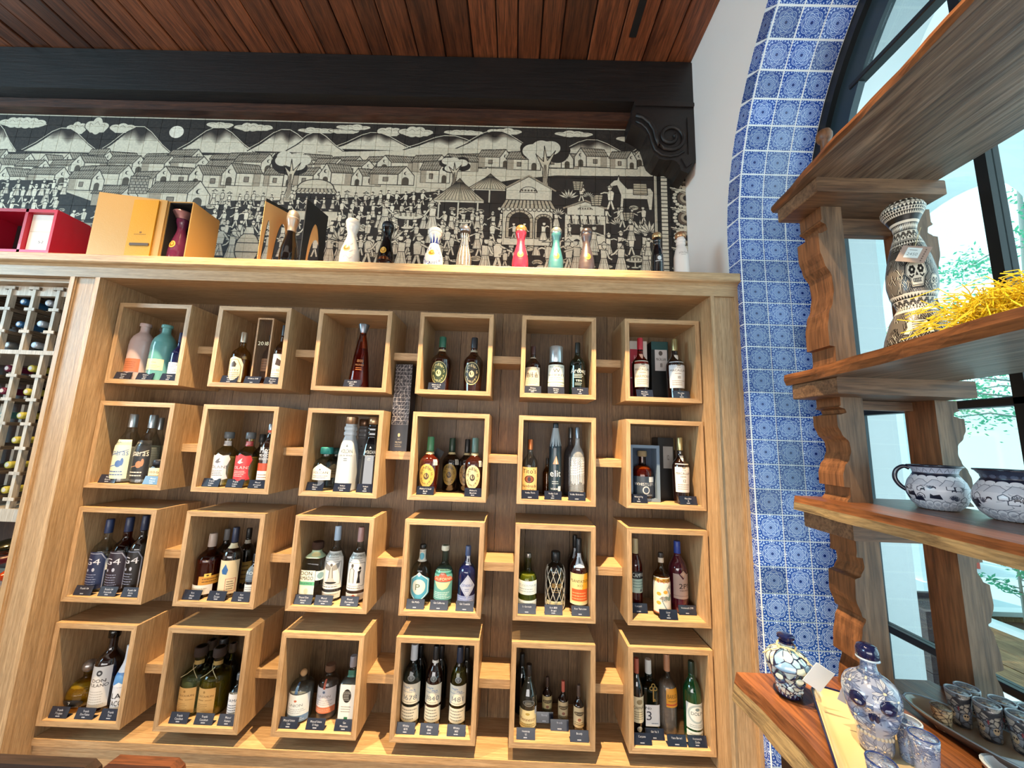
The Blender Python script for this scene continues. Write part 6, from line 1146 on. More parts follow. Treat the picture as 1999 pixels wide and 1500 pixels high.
# gold case: hinged front panel, box body with dark inside
GOLD, GOLD2 = plain('case_kraft_gold', '#b08a50', .38, metal=.25, bump=.15, bscale=300), plain('case_gold', '#c08a22', .38, metal=.3, bump=.2, bscale=250)
k7 = lambda a, b: (150+a/7.404, 370+b/7.404)
yF = -.06
A0 = P(*k7(150, 968), 1, yF); A1 = P(*k7(1165, 1000), 1, yF); At = P(*k7(1210, 170), 1, yF)[2]; B1 = P(*k7(1545, 1020), 1, yF); xb = P(*k7(1690, 215), 1, yF)[0]
xl, xh, xr = A0[0], A1[0]+.004, (B1[0]+xb)/2; zt = At; zl = P(*k7(385, 50), 1, yF)[2]
t = thing('presentation_case', 'tall gold presentation case standing open with a purple bottle inside', 'box', ((xl+xr)/2, .02, ZT))
part('body', MB().box(xh, xh+.004, yF, .075, ZT, zt).box(xr-.004, xr, yF, .075, ZT, zt).box(xh+.004, xr-.004, yF, .075, zt-.004, zt).box(xh+.004, xr-.004, .071, .075, ZT, zt-.004), GOLD, t)
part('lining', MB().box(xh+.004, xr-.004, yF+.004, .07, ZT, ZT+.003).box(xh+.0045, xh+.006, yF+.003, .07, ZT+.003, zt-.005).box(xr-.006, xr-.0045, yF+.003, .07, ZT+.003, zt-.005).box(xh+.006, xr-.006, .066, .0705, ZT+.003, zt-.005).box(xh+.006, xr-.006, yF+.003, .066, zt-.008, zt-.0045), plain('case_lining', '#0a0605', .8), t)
part('door', MB().add([(xl, yF, ZT), (xh, yF, ZT), (xh, yF, zt), (xl-.0, yF, zl), (xl, yF-.006, ZT), (xh, yF-.006, ZT), (xh, yF-.006, zt), (xl, yF-.006, zl)], [(0, 1, 2, 3), (4, 7, 6, 5), (0, 4, 5, 1), (1, 5, 6, 2), (2, 6, 7, 3), (3, 7, 4, 0)]), GOLD, t)
u0 = xl+(xh-xl)*.55; u1 = xl+(xh-xl)*.90
cpn = part('centre_panel', MB().box(u0, u1, yF-.012, yF-.006, ZT+.008, zt-.004, ch=.001), GOLD2, t)
part('centre_print', MB().quad((u0+.001, yF-.0125, ZT+.01), (u1-.001, yF-.0125, ZT+.01), (u1-.001, yF-.0125, zt-.006), (u0+.001, yF-.0125, zt-.006)), labmat('goldpr', [None, ('e', .5, .42, .05, .014, '#6a4a18'), ('b', .25, .8, .375, .395, 1, '#8a6424')], .07, .2), cpn)
part('plaque', MB().box(u0+.016, u1-.008, yF-.0145, yF-.012, ZT+.055, ZT+.066, ch=.001), plain('plaque', '#5a4a3c', .4, metal=.4), t); part('pull_tab', MB().box(xl-.008, xl+.002, yF-.005, yF-.001, ZT+(zl-ZT)*.46, ZT+(zl-ZT)*.50), plain('tab', '#3a2c22', .6), t)
bq = P(*k7(1480, 1000), 1, .005); bt = P(*k7(1580, 395), 1, .005)
bottle('glossy purple bottle with copper crown inside the gold case', (xr-.006-.072, -.012, ZT+.0036), bt[2]-ZT-.003, .034, 'hour', glossy('#5c2440', .15), cap=('#c08a86:m', .87, 'flare'), labs=[medal('pur', '#c9a24c')])
lv = thing('gold_ornament', 'gold leaf ornament lying at the foot of the purple bottle', 'ornament', (xr-.09, -.03, ZT+.0036)); m = MB(); random.seed(3)
for k in range(9):
    a = random.uniform(0, 6.28); rr = random.uniform(.0, .016); c0 = Vector((rr*math.cos(a), rr*math.sin(a)*.5, .002)); e = c0+Vector((random.uniform(-.014, .014), random.uniform(-.006, .006), random.uniform(.012, .03)))
    m.tube([c0, (c0+e)/2+Vector((0, -.003, 0)), e], [.003, .006, .001], 6)
part('leaves', m, plain('gilt', '#c9a24c', .3, metal=.7), lv, local=True, smooth=True)
# folded black case with cut arches
k8 = lambda a, b: (490+a/10, 380+b/10)
BLK, CRM = plain('case_matte_black', '#101216', .5), plain('case_cream', '#e2b071', .6)
def leaf(xa, ya, za, xb, yb, zb, cuts, mat_front, name, t, th=.004):
    """upright panel between two edges with arch cut-outs down to the foot"""
    L_ = math.hypot(xb-xa, yb-ya); n = 40; tops = lambda u: za+(zb-za)*u
    ux, uy = (xb-xa)/L_, (yb-ya)/L_; nx, ny = uy, -ux; m = MB()
    def low(u):
        for c0, c1, hh in cuts:
            if c0 < u < c1: v = (u-c0)/(c1-c0)*2-1; return ZT+hh*math.sqrt(max(0, 1-v*v))**1.0
        return ZT
    us = sorted(set([i/n for i in range(n+1)]+[c+e for c0, c1, _ in cuts for c in (c0, c1) for e in (-1e-4, 1e-4, .004*(1 if c == c0 else -1), .012*(1 if c == c0 else -1))])); us = [u for u in us if 0 <= u <= 1]
    for u in us:
        x_, y_ = xa+ux*L_*u, ya+uy*L_*u; m.v += [(x_, y_, low(u)), (x_, y_, tops(u)), (x_+nx*th, y_+ny*th, low(u)), (x_+nx*th, y_+ny*th, tops(u))]
    for i in range(len(us)-1):
        o = i*4; m.f += [(o, o+4, o+5, o+1), (o+2, o+3, o+7, o+6), (o+1, o+5, o+7, o+3), (o, o+2, o+6, o+4)]
    k = (len(us)-1)*4; m.f += [(0, 1, 3, 2), (k, k+2, k+3, k+1)]
    return part(name, m, mat_front, t)
p0 = P(*k8(140, 1330), 1, -.075); p0t = P(*k8(258, 70), 1, -.075)[2]; p1 = P(*k8(760, 1300), 1, .10); p1t = P(*k8(745, 350), 1, .10)[2]
q0 = P(*k8(980, 1330), 1, -.06); q0t = P(*k8(1030, 85), 1, -.06)[2]; q1 = P(*k8(1400, 1330), 1, .06); q1t = P(*k8(1505, 430), 1, .06)[2]
t = thing('presentation_case', 'folded black and cream case with arched cut-outs around a black bottle', 'box', ((p0[0]+q1[0])/2, .02, ZT))
xl = P(*k8(195, 700), 1, -.075)[0]; xq = P(*k8(1010, 700), 1, -.06)[0]
xp1 = P(*k8(745, 800), 1, .10)[0]; xq1 = P(*k8(1450, 800), 1, .06)[0]
leaf(xl, -.075, p0t, xp1, .10, p1t, ((.10, .30, (p0t-ZT)*.74), (.46, .97, (p1t-ZT)*.74)), BLK, 'arched_leaf', t)
leaf(xl+.004, -.0802, p0t-.016, xp1+.004, .0948, p1t-.016, ((.10, .30, (p0t-ZT)*.72), (.46, .97, (p1t-ZT)*.72)), CRM, 'cream_lining', t, .001)
leaf(xq, -.06, q0t, xq1, .06, q1t, ((.22, .80, (q0t-ZT)*.74),), BLK, 'arched_leaf', t)
leaf(xq-.002, -.054, q0t-.05, xq1-.002, .066, q1t-.05, ((.30, .88, (q0t-ZT)*.52),), CRM, 'cream_lining', t, .001)
bb = P(*k8(720, 1335), 1, -.02); bt2 = P(*k8(850, 320), 1, -.02)
BLKN = bottle('glossy black bottle with chrome dome head inside the arched case', (P(*k8(770, 900), 1, -.02)[0], -.02, ZT), bt2[2]-ZT, .034, 'hour', dark('#060607'), cap=('#b9b0a8:m', .80, 'dome')).name
part('collar', MB().lathe([(prad('hour', q)*.034+.0012, q*(bt2[2]-ZT)) for q in np.linspace(.62, .86, 14)], 24), capm('#b9b0a8:m'), bpy.data.objects[BLKN], smooth=True, local=True)
# ------------------------------------------------------------------ carved wooden shelf unit in front of the window
TEAKY = wood('teak_long', '#8f5a34', '#56321d', 1, 6, .38, .12, .5, coat=.15, bump=.5)
TEAKU = wood('teak_underside', '#94806c', '#4c3424', 1, 5, .42, .1, .6, coat=.15, bump=.5, stretch=16)
TEAKZ = wood('teak_post', '#8a5c3a', '#5f3d26', 2, 6, .45, .12, .45, bump=.4)
TEAKG = wood('teak_post_daylit', '#866b52', '#5c4735', 2, 6, .5, .12, .45, bump=.4)  # broad faces of the posts: grey cast of daylight put into the timber colour
TEAKX = wood('teak_across', '#83654b', '#594130', 0, 6, .5, .12, .5, bump=.4)
BARK = wood('live_edge', '#94805a', '#665238', 1, 9, .7, .1, .4, bump=.8)
unit = thing('shelf_unit', 'carved dark wood shelf unit with live-edge boards standing before the arched window', 'shelf', (2.45, -1.1, ZF))
YF_, YN = -.518, -1.75
def plank(z0, z1, front, back, name, edge, top=TEAKY):
    """live-edge board: wavy front line, sloping bark below it"""
    n = 46; m = MB(); rr = random.Random(int(z0*1000))
    ph = rr.uniform(0, 6); rows = []
    for i in range(n+1):
        y = YF_+(YN-YF_)*i/n; wv = .003*math.sin(y*9+ph)+.002*math.sin(y*23+ph*2)+.0012*math.sin(y*61)
        f = front(y)+wv; b = back(y)+.003*math.sin(y*11+ph)
        rows.append([(f+.002, y, z1), (b, y, z1), (b-.004, y, z0), (f+edge[0]+.003*math.sin(y*31), y, z0), (f+edge[1], y, z0+(z1-z0)*edge[2])])
    k = 5
    for r in rows: m.v += r
    for i in range(n):
        for q in range(k):
            a, b = i*k+q, i*k+(q+1) % k; m.f.append((a, a+k, b+k, b)); m.mi[len(m.f)-1] = 0 if q == 0 else (1 if q in (1, 2) else (2 if q == 3 else 3))
    m.f.append(tuple(range(k-1, -1, -1))); m.f.append(tuple(n*k+q for q in range(k)))
    o = part(name, m, [top, TEAKU, BARK if edge[3] else TEAKY, TEAKY], unit); return o
lerp = lambda a, b, t: a+(b-a)*t
S1, S2, S3, S4 = (2.232, 2.249), (1.758, 1.785), (1.458, 1.49), (1.040, 1.097)
plank(*S1, lambda y: lerp(2.325, 2.252, min(1, (YF_-y)/.6)), lambda y: 2.62, 'shelf_board', (.004, .0, .5, 0))
plank(*S2, lambda y: lerp(2.322, 2.266, max(0, min(1, (YF_-.08-y)/.42))), lambda y: 2.600, 'shelf_board', (.004, .0, .5, 0))
plank(*S3, lambda y: lerp(2.325, 2.31, min(1, (YF_-y)/.5)), lambda y: 2.61, 'shelf_board', (-.004, -.001, .55, 1))
plank(*S4, lambda y: lerp(2.170, 2.176, min(1, (YF_-y)/.3)), lambda y: 2.60, 'table_top', (-.012, -.004, .6, 1))
PR = [(1.0, 0), (.92, 0), (.905, .004), (.88, -.010), (.85, -.012), (.83, .0), (.825, .012), (.72, .012), (.64, .004), (.56, -.012), (.48, -.014), (.40, -.008), (.33, .004), (.25, .010), (.14, .010), (.135, -.003), (.06, -.003), (0, .006)]
PS = [(1.0, 0), (.9, 0), (.86, .002), (.855, -.012), (.80, -.014), (.74, -.004), (.72, .010), (.60, .012), (.50, .002), (.48, -.006), (.42, .004), (.30, .012), (.22, .014), (.20, -.006), (.08, .006), (0, .010)]
def carved_post(x_in, x_out, z0, z1, y0, y1, prof, name='post'):
    d = 1 if x_out > x_in else -1; pts = [(x_out+d*o*.95, z0+(z1-z0)*t) for t, o in prof]
    fine = []
    for a, b in zip(pts[:-1], pts[1:]): fine += [(a[0]+(b[0]-a[0])*(u*u*(3-2*u)), a[1]+(b[1]-a[1])*u) for u in (0, .25, .5, .75)]
    fine.append(pts[-1]); out = [(x_in, z0), (x_in, z1)]+fine
    m = MB(); m.prism(out if d > 0 else out[::-1], y0, y1)
    n = len(out)
    for i in range(2, 2+n): m.mi[i] = 1
    part(name, m, [TEAKG, TEAKZ], unit)
def tier(z0, z1, xf, xr, pf, yy, bear=True, fr=(.05, .05)):
    y0, y1 = yy
    zt = z1-(.036 if bear else 0)
    carved_post(xf+fr[0], xf, z0, zt, y0, y1, pf); carved_post(xr, xr+fr[1], z0, zt, y0, y1, pf)
    if bear: part('bearer', MB().box(xf-.052, xr+fr[1]-.02, y0-.055, y1+.005, z1-.036, z1, ch=.002), TEAKX, unit)
for dy in (0, -1.05):
    yy = (-.602+dy, -.535+dy)
    tier(S2[1], S1[0], 2.385, 2.60, PR, yy); tier(S3[1], S2[0], 2.388, 2.60, PR, yy); tier(S4[1], S3[0], 2.392, 2.605, PS, yy)
    part('brace', MB().box(2.437, 2.598, yy[1]-.022, yy[1]-.004, S1[0]-.082, S1[0]-.037), TEAKX, unit)
    part('brace', MB().box(2.44, 2.598, yy[1]-.022, yy[1]-.004, S2[0]-.058, S2[0]-.037), TEAKX, unit)
pg = P(1612, 300, 1, -.575)
part('peg', MB().lathe([(.0125, 0), (.012, .02), (.0105, .12), (.0095, .148), (.014, .153), (.0175, .162), (.0175, .172), (.014, .181), (.006, .186)], 16, c=(pg[0], -.575, S1[1])), TEAKZ, unit, smooth=True)
DKT = wood('teak_dark', '#3e2214', '#241209', 2, 6, .5, .1, .5)
part('apron', MB().prism([(-.545, .97), (-.545, 1.04), (-1.7, 1.04), (-1.7, .97), (-1.2, .985), (-.9, .965), (-.7, .985), (-.6, .955)], 2.235, 2.26, axis=0), DKT, unit)
part('apron', MB().prism([(2.20, 1.04), (2.59, 1.04), (2.59, .99), (2.40, .965), (2.26, .95), (2.225, .985), (2.21, 1.02)], -.565, -.54), DKT, unit)
for x_ in (2.24, 2.54):
    for y_ in (-.60, -1.66): part('leg', MB().box(x_, x_+.055, y_, y_+.055, ZF, 1.04, ch=.004), DKT, unit)
part('lower_shelf', MB().box(2.22, 2.59, -1.68, -.54, .80, .828, ch=.004), DKT, unit)
part('drawer_front', MB().box(2.245, 2.265, -1.1, -.66, .84, .95, ch=.003), DKT, unit)

# ------------------------------------------------------------------ patterned ceramics
def noise_lines(c, n, ink, w=.006, seed=1, sc_=.12):
    r = random.Random(seed)
    for _ in range(n):
        x, y, a = r.random(), r.random(), r.uniform(0, 6.28); pts = [(x, y)]
        for _ in range(r.randint(3, 6)): a += r.uniform(-.9, .9); x += sc_*.3*math.cos(a); y += sc_*.3*math.sin(a); pts.append((x, y))
        c.line(pts, w, ink)
def beads():
    c = Cv(1400, 1100, '#4a443e'); INK, W, G = '#16130f', '#e2d9c6', '#6f675c'; rr = random.Random(4)
    def zig(y, h, n, a, b):
        c.rect(0, y, 1, y+h, a)
        for k in range(n): c.poly([(k/n, y), ((k+.5)/n, y+h), ((k+1)/n, y)], b)
    def dots(y, h, n, a, b):
        c.rect(0, y, 1, y+h, a)
        for k in range(n): c.ell((k+.5)/n, y+h/2, .35/n, h*.32, b)
    def flowers(y, h, n):
        c.rect(0, y, 1, y+h, W)
        for k in range(n):
            x = (k+.5)/n
            for a in (.15, .38, .62, .85): c.ell(x+.36/n*math.cos(PI*a), y+h*.25+h*.5*math.sin(PI*a), .16/n, h*.19, INK); c.ell(x+.36/n*math.cos(PI*a), y+h*.25+h*.5*math.sin(PI*a), .10/n, h*.11, G)
            c.ell(x, y+h*.2, .12/n, h*.14, INK)
        for k in range(n): c.rect((k-.06)/n, y, (k+.06)/n, y+h*.3, INK)
    def meander(y0, y1):
        c.rect(0, y0, 1, y1, G)
        for k in range(130):
            x = rr.random(); yb = rr.uniform(y0, y1); pts = [(x, yb)]
            for q in range(6):
                x += rr.uniform(.004, .016); yb = min(max(yb+rr.choice((-1, 1))*rr.uniform(.012, .03), y0), y1); pts.append((x, yb))
            for off, cc in ((0, INK), (.005, W if rr.random() < .5 else '#8a8174'), (.010, INK)): c.line([(p+off, q) for p, q in pts], .0052, cc)
    def skull(x, y, s, sx=.72):
        for g, cc in ((1.28, INK), (1.12, W), (1.05, INK), (1.0, W)): c.poly([(x+s*sx*g*u, y+s*g*v) for u, v in ((-.5, -.8), (.5, -.8), (.62, -.3), (.95, 0), (.85, .6), (.45, .95), (-.45, .95), (-.85, .6), (-.95, 0), (-.62, -.3))], cc)
        for sg in (-1, 1):
            for a in range(6): c.ell(x+s*sx*(sg*.42+.2*math.cos(a*1.05)), y+s*(.3+.2*math.sin(a*1.05)), s*sx*.13, s*.13, INK)
            c.ell(x+s*sx*sg*.42, y+s*.3, s*sx*.1, s*.1, W); c.line([(x+s*sx*sg*.7, y-.1*s), (x+s*sx*sg*.5, y-.25*s), (x+s*sx*sg*.3, y-.1*s)], s*.1, INK)
        c.poly([(x-s*.1, y-.15*s), (x+s*.1, y-.15*s), (x, y+.12*s)], INK); c.rect(x-s*sx*.4, y-.62*s, x+s*sx*.4, y-.36*s, INK)
        for k in range(5): c.rect(x+s*sx*(-.34+k*.16), y-.58*s, x+s*sx*(-.26+k*.16), y-.40*s, W)
    # bands, foot to lip
    zig(0, .02, 60, W, INK); flowers(.02, .075, 16); zig(.095, .012, 40, G, INK)
    meander(.105, .285)
    for cx in (.20, .47, .74, .97):                                    # deer figures
        s = .11; fig = [(-.9, -.6), (-.62, -.15), (-.7, .2), (-.45, .35), (-.55, .7), (-.3, .5), (-.1, .75), (-.05, .45), (-.2, .3), (.2, .35), (.75, .3), (.95, -.1), (1.05, -.65), (.75, -.65), (.68, -.2), (-.3, -.25), (-.5, -.65)]
        for g, cc in ((1.15, INK), (1.04, W)): c.poly([(cx+s*.62*g*u, .195+s*.72*g*v) for u, v in fig], cc)
        for k in range(3): c.line([(cx-.02, .185+k*.013), (cx+.045, .185+k*.013)], .005, INK)
        for k in range(7): c.rect(cx-.02+k*.012, .225, cx-.015+k*.012, .237, INK)
    c.rect(0, .285, 1, .30, W); zig(.30, .012, 50, INK, W); flowers(.31, .055, 18); zig(.365, .02, 44, W, INK); c.rect(0, .385, 1, .395, W)
    meander(.395, .62)
    for cx, y, s in ((.24, .50, .085), (.36, .44, .048), (.50, .52, .045), (.60, .50, .085), (.74, .44, .05), (.88, .52, .07)): skull(cx, y, s)
    for k in range(40): c.rect(.125+.0, .40+k*.0055, .135, .402+k*.0055, W)
    for cx in (.18, .45, .7, .95): c.ell(cx, .64, .035, .022, INK); c.ell(cx, .64, .028, .017, W); c.ell(cx, .64, .012, .008, G)
    meander(.665, .70); zig(.70, .022, 40, INK, W); dots(.722, .012, 70, W, INK); flowers(.735, .06, 14); zig(.795, .025, 46, W, INK); zig(.82, .02, 46, INK, W); c.rect(0, .84, 1, .855, W); c.rect(0, .855, 1, .885, INK); zig(.885, .02, 50, INK, W); dots(.905, .02, 44, W, INK); zig(.925, .02, 36, W, INK); dots(.945, .02, 26, G, W); zig(.965, .035, 20, W, INK)
    return c.image('bead_pattern', 2)
vx, vy = 2.474, -.70
vp_ = [(.058, 0), (.057, .01), (.050, .05), (.040, .085), (.0305, .105), (.0265, .113), (.029, .122), (.035, .14), (.0385, .165), (.0378, .19), (.033, .22), (.026, .25), (.0195, .272), (.0175, .284), (.0195, .296), (.0265, .312), (.0345, .328), (.0352, .334), (.0325, .341), (.026, .349), (.014, .354), (.001, .355)]
t = thing('beaded_vase', 'black and white beaded vase with skull and deer patterns on the second shelf', 'vase', (vx, vy, S2[1]+.0006))
def densify(p, k=3): return [(a[0]+(b[0]-a[0])*i/k, a[1]+(b[1]-a[1])*i/k) for a, b in zip(p[:-1], p[1:]) for i in range(k)]+[p[-1]]
part('body', MB().lathe(densify(vp_), 40, uv=True), imgmat('bead_pattern', beads(), .35, .2, bump=.6), t, smooth=True, local=True).rotation_euler.z = 2.6
tq = P(1783, 497, 1, vy-.045); m = MB().box(-.021, .021, -.0006, .0006, -.016, .016); dv = Vector((CAM[0]-tq[0], CAM[1]-tq[1], 0)); az = math.atan2(dv.y, dv.x)+PI/2
R_ = Matrix.Translation(Vector(tq)-Vector((vx, vy, S2[1]))) @ Matrix.Rotation(az, 4, 'Z') @ Matrix.Rotation(.45, 4, 'Y'); m.xf(R_)
ptg = part('price_tag', m, plain('kraft_tag', '#a08f84', .8), t, local=True)
m = MB().quad((-.0205, -.0009, -.0155), (.0205, -.0009, -.0155), (.0205, -.0009, .0155), (-.0205, -.0009, .0155)); m.xf(R_)
part('tag_print', m, labmat('vtag', [None, ('r', .2, .25, .72, .9, '#cfe0e2'), ('b', .3, .6, .7, .8, 1, '#556a6e'), ('t', '2450', .46, .5, .18, '#6a8084')]+[('e', .86, .12+.14*k, .025, .045, '#5a4a42') for k in range(6)], .04, .03), ptg, local=True)
part('tag_string', MB().tube([(.012, -.02, .285), Vector(tq)-Vector((vx, vy, S2[1]))+Vector((.004, 0, .014))], .0007, 5), plain('jute', '#c9b68a', .9), t, local=True)
st = MB(); a0 = math.atan2(CAM[1]-vy, CAM[0]-vx)+.62
st.v = [((rr+.0007)*math.cos(a0+da), (rr+.0007)*math.sin(a0+da), z) for z, rr in ((.05, .0425), (.085, .036)) for da in (-.28, -.09, .09, .28)]; st.f = [(i, i+1, i+5, i+4) for i in range(3)]
part('sticker', st, plain('sticker_white', '#e3e8ea', .5), t, local=True)
# yellow raffia bundle with a pale card
t = thing('raffia_bundle', 'bright yellow raffia bundle lying on the second shelf beside the beaded vase', 'raffia', (2.40, -.905, S2[1]+.0006)); m = MB(); rr = random.Random(8)
for k in range(900):
    a = rr.uniform(0, 2*PI); L_ = rr.uniform(.02, .10); c0 = Vector((rr.uniform(-.035, .035), rr.uniform(-.06, .05), rr.uniform(.004, .045)))
    e = c0+Vector((L_*math.cos(a)*.55, L_*math.sin(a), rr.uniform(-.02, .05))); e.z = max(e.z, .0015); mid = (c0+e)/2+Vector((0, 0, rr.uniform(0, .03)))
    m.tube([c0, mid, e], .0009, 3)
part('straw', m, plain('raffia_yellow', '#e3c414', .6), t, local=True)['kind'] = 'stuff'
core = MB().lathe([(.04, .0), (.055, .01), (.05, .035), (.03, .062), (.004, .072)], 20); core.v = [(x*.72, y*1.25, z*.72) for x, y, z in core.v]
part('core', core, plain('raffia_core', '#d1b010', .7, bump=.8, bscale=120), t, local=True, smooth=True)
part('card', MB().box(-.02, .045, -.10, .05, .0535, .0545).xf(Matrix.Rotation(.16, 4, 'X')), plain('card_grey', '#b9b4bc', .6), t, local=True)

def pot_art(seed):
    c = Cv(1300, 520, '#d5d5dc'); r = random.Random(seed); N, G, W = '#12182e', '#5d6474', '#dcdde4'
    c.rect(0, 0, 1, .06, '#0d1224')
    for row, (y, rx, ry) in enumerate(((.12, .028, .085), (.20, .026, .08))):
        for k in range(24): c.ell((k+.5*(row % 2))/23, y-.05, rx, ry, G); c.ell((k+.5*(row % 2))/23, y-.055, rx*.92, ry*.93, W); c.ell((k+.5*(row % 2))/23, y-.06, rx*.5, ry*.45, '#b9bcc8')
    for k in range(46):                                               # field of little figures, leaves and houses
        x, y = r.random(), r.uniform(.27, .55); q = r.random()
        if q < .30: c.ell(x, y, .013, .035, N); c.poly([(x-.015, y-.06), (x+.015, y-.06), (x+.006, y), (x-.006, y)], W)
        elif q < .6:
            for a in range(7): c.line([(x, y-.03), (x+.02*math.cos(.45*a+.2), y+.07*math.sin(.45*a+.2))], .01, N if a % 2 else G)
        else: c.poly([(x-.02, y-.05), (x+.02, y-.05), (x+.02, y+.02), (x, y+.07), (x-.02, y+.02)], W); c.line([(x-.02, y-.05), (x+.02, y-.05), (x+.02, y+.02), (x, y+.07), (x-.02, y+.02)], .01, N, True)
    for k in range(12): x, y = r.random(), r.uniform(.25, .42); c.poly([(x-.03, y-.05), (x+.035, y-.06), (x+.02, y+.05), (x-.01, y+.02), (x-.025, y+.055)], N)
    noise_lines(c, 90, G, .006, seed, .1)
    for k in range(14):                                               # hills and clouds under the neck
        x = k/13+r.uniform(-.02, .02); c.poly([(x-.06, .56), (x-.02, .70), (x+.01, .69), (x+.06, .56)], '#c4c6d0'); c.line([(x-.06, .56), (x-.02, .70), (x+.01, .69), (x+.06, .56)], .008, G)
        for q in range(3): c.ell(x-.03+q*.03, .73, .02, .03, N); c.ell(x-.03+q*.03, .725, .018, .027, W)
    c.rect(0, .75, 1, .84, N)
    for k in range(16): c.ell((k+.5)/16, .75, .03, .035, W)
    c.rect(0, .84, 1, 1, '#2a3348' if seed % 2 else '#aab2c4')
    if seed % 2 == 0:
        c.rect(0, .965, 1, 1, '#1c2438')
        for k in range(20): c.line([((k+.1)/20, .85), ((k+.5)/20, .95), ((k+.9)/20, .85)], .008, G)
    else:
        for k in range(18): c.ell((k+.5)/18, .87, .02, .04, '#4a5870')
    return c.image('pot_art_%d' % seed, 2)
POTP = [(.036, 0), (.043, .002), (.058, .014), (.067, .032), (.068, .046), (.062, .062), (.052, .074), (.048, .079), (.050, .086), (.058, .0945), (.0595, .096)]
NAVYG = glossy('#141b30', .2)
def catmull(p, k=4):
    p = [Vector(q) for q in p]; out = []
    for i in range(len(p)-1):
        a, b, c, d = p[max(i-1, 0)], p[i], p[i+1], p[min(i+2, len(p)-1)]
        for j in range(k):
            t = j/k; out.append(.5*((2*b)+(c-a)*t+(2*a-5*b+4*c-d)*t*t+(3*b-a-3*c+d)*t**3))
    return out+[p[-1]]
def pot(x, y, s, seed, label, handle, rz, sh=.9):
    t = thing('clay_pot', label, 'pot', (x, y, S3[1]+.0006), (0, 0, rz), group='painted clay pots on the third shelf'); p = [(r*s, z*sh) for r, z in POTP]
    part('body', MB().lathe(densify(p), 40, uv=True), imgmat('pot_%d' % seed, pot_art(seed), .35, .2), t, smooth=True, local=True)
    inn = [(.0585*s, .0962*sh), (.054*s, .092*sh), (.046*s, .08*sh), (.05*s, .06*sh), (.05*s, .03*sh), (.002, .02*sh)]; part('inside', MB().lathe(inn, 32, cap0=False), NAVYG, t, smooth=True, local=True)
    part('rim', MB().tube([(.0588*s*math.cos(a), .0588*s*math.sin(a), .096*sh) for a in np.linspace(0, 2*PI, 32)[:-1]], .0026*s, 6, closed=True), NAVYG, t, smooth=True, local=True)
    if handle: part('handle', MB().tube(catmull([(.052*s, 0, .088*sh), (.066*s, 0, .092*sh), (.083*s, 0, .082*sh), (.088*s, 0, .064*sh), (.079*s, 0, .048*sh), (.064*s, 0, .038*sh)]), .0062*s, 8), NAVYG, t, smooth=True, local=True)
pot(2.515, -.66, .66, 2, 'navy rimmed painted clay pot with side handle, farthest on the third shelf', True, 2.35)
pot(2.53, -.765, .70, 3, 'navy rimmed painted clay pot with wide dark collar on the third shelf', False, .6)
pot(2.555, -.866, .70, 5, 'painted clay pot at the right edge of the photo on the third shelf', False, 2.0)

# ------------------------------------------------------------------ on the table
ZT4 = S4[1]+.001
CREAM, NAVYR = glossy('#c9b48c', .12), glossy('#10173f', .12)
def voronoi_art(name, seed, n, bg, line, cols, w=420, h=420):
    r = np.random.default_rng(seed); pts = r.random((n, 2)); yy, xx = np.mgrid[0:h, 0:w]; xx = (xx+.5)/w; yy = (yy+.5)/h
    d = np.full((h, w), 9.); d2 = np.full((h, w), 9.); idx = np.zeros((h, w), int)
    for i, (px_, py_) in enumerate(pts):
        dx = np.abs(xx-px_); dx = np.minimum(dx, 1-dx); q = np.hypot(dx*1.6, yy-py_); m = q < d; d2 = np.where(m, d, np.minimum(d2, q)); idx = np.where(m, i, idx); d = np.where(m, q, d)
    cv = Cv(w, h, bg); pal = np.array([srgb(c) for c in cols]); cv.a[:, :, :3] = pal[r.integers(0, len(cols), n)][idx]; cv.a[(d2-d) < line[1], :3] = srgb(line[0]); return cv
def petals_art(seed):
    cv = Cv(700, 700, '#8592ae'); r = random.Random(seed)
    for k in range(60):
        cx, cy, L_ = r.random(), r.random(), r.uniform(.07, .14); a0 = r.uniform(0, 6)
        for q in range(8):
            a = a0+q*PI/4; p = [(0, 0), (.45, .16), (1, 0), (.45, -.16)]; P2 = [(cx+L_*(u*math.cos(a)-v*math.sin(a)), cy+L_*(u*math.sin(a)+v*math.cos(a))) for u, v in p]
            cv.poly(P2, r.choice(('#a3afc2', '#7384a6', '#b3bac6', '#5f7299'))); cv.line(P2, .004, '#3f4a68', True)
            cv.line([P2[0], P2[2]], .003, '#4a5674')
        cv.ell(cx, cy, .012, .012, '#d9cba8')
    return cv
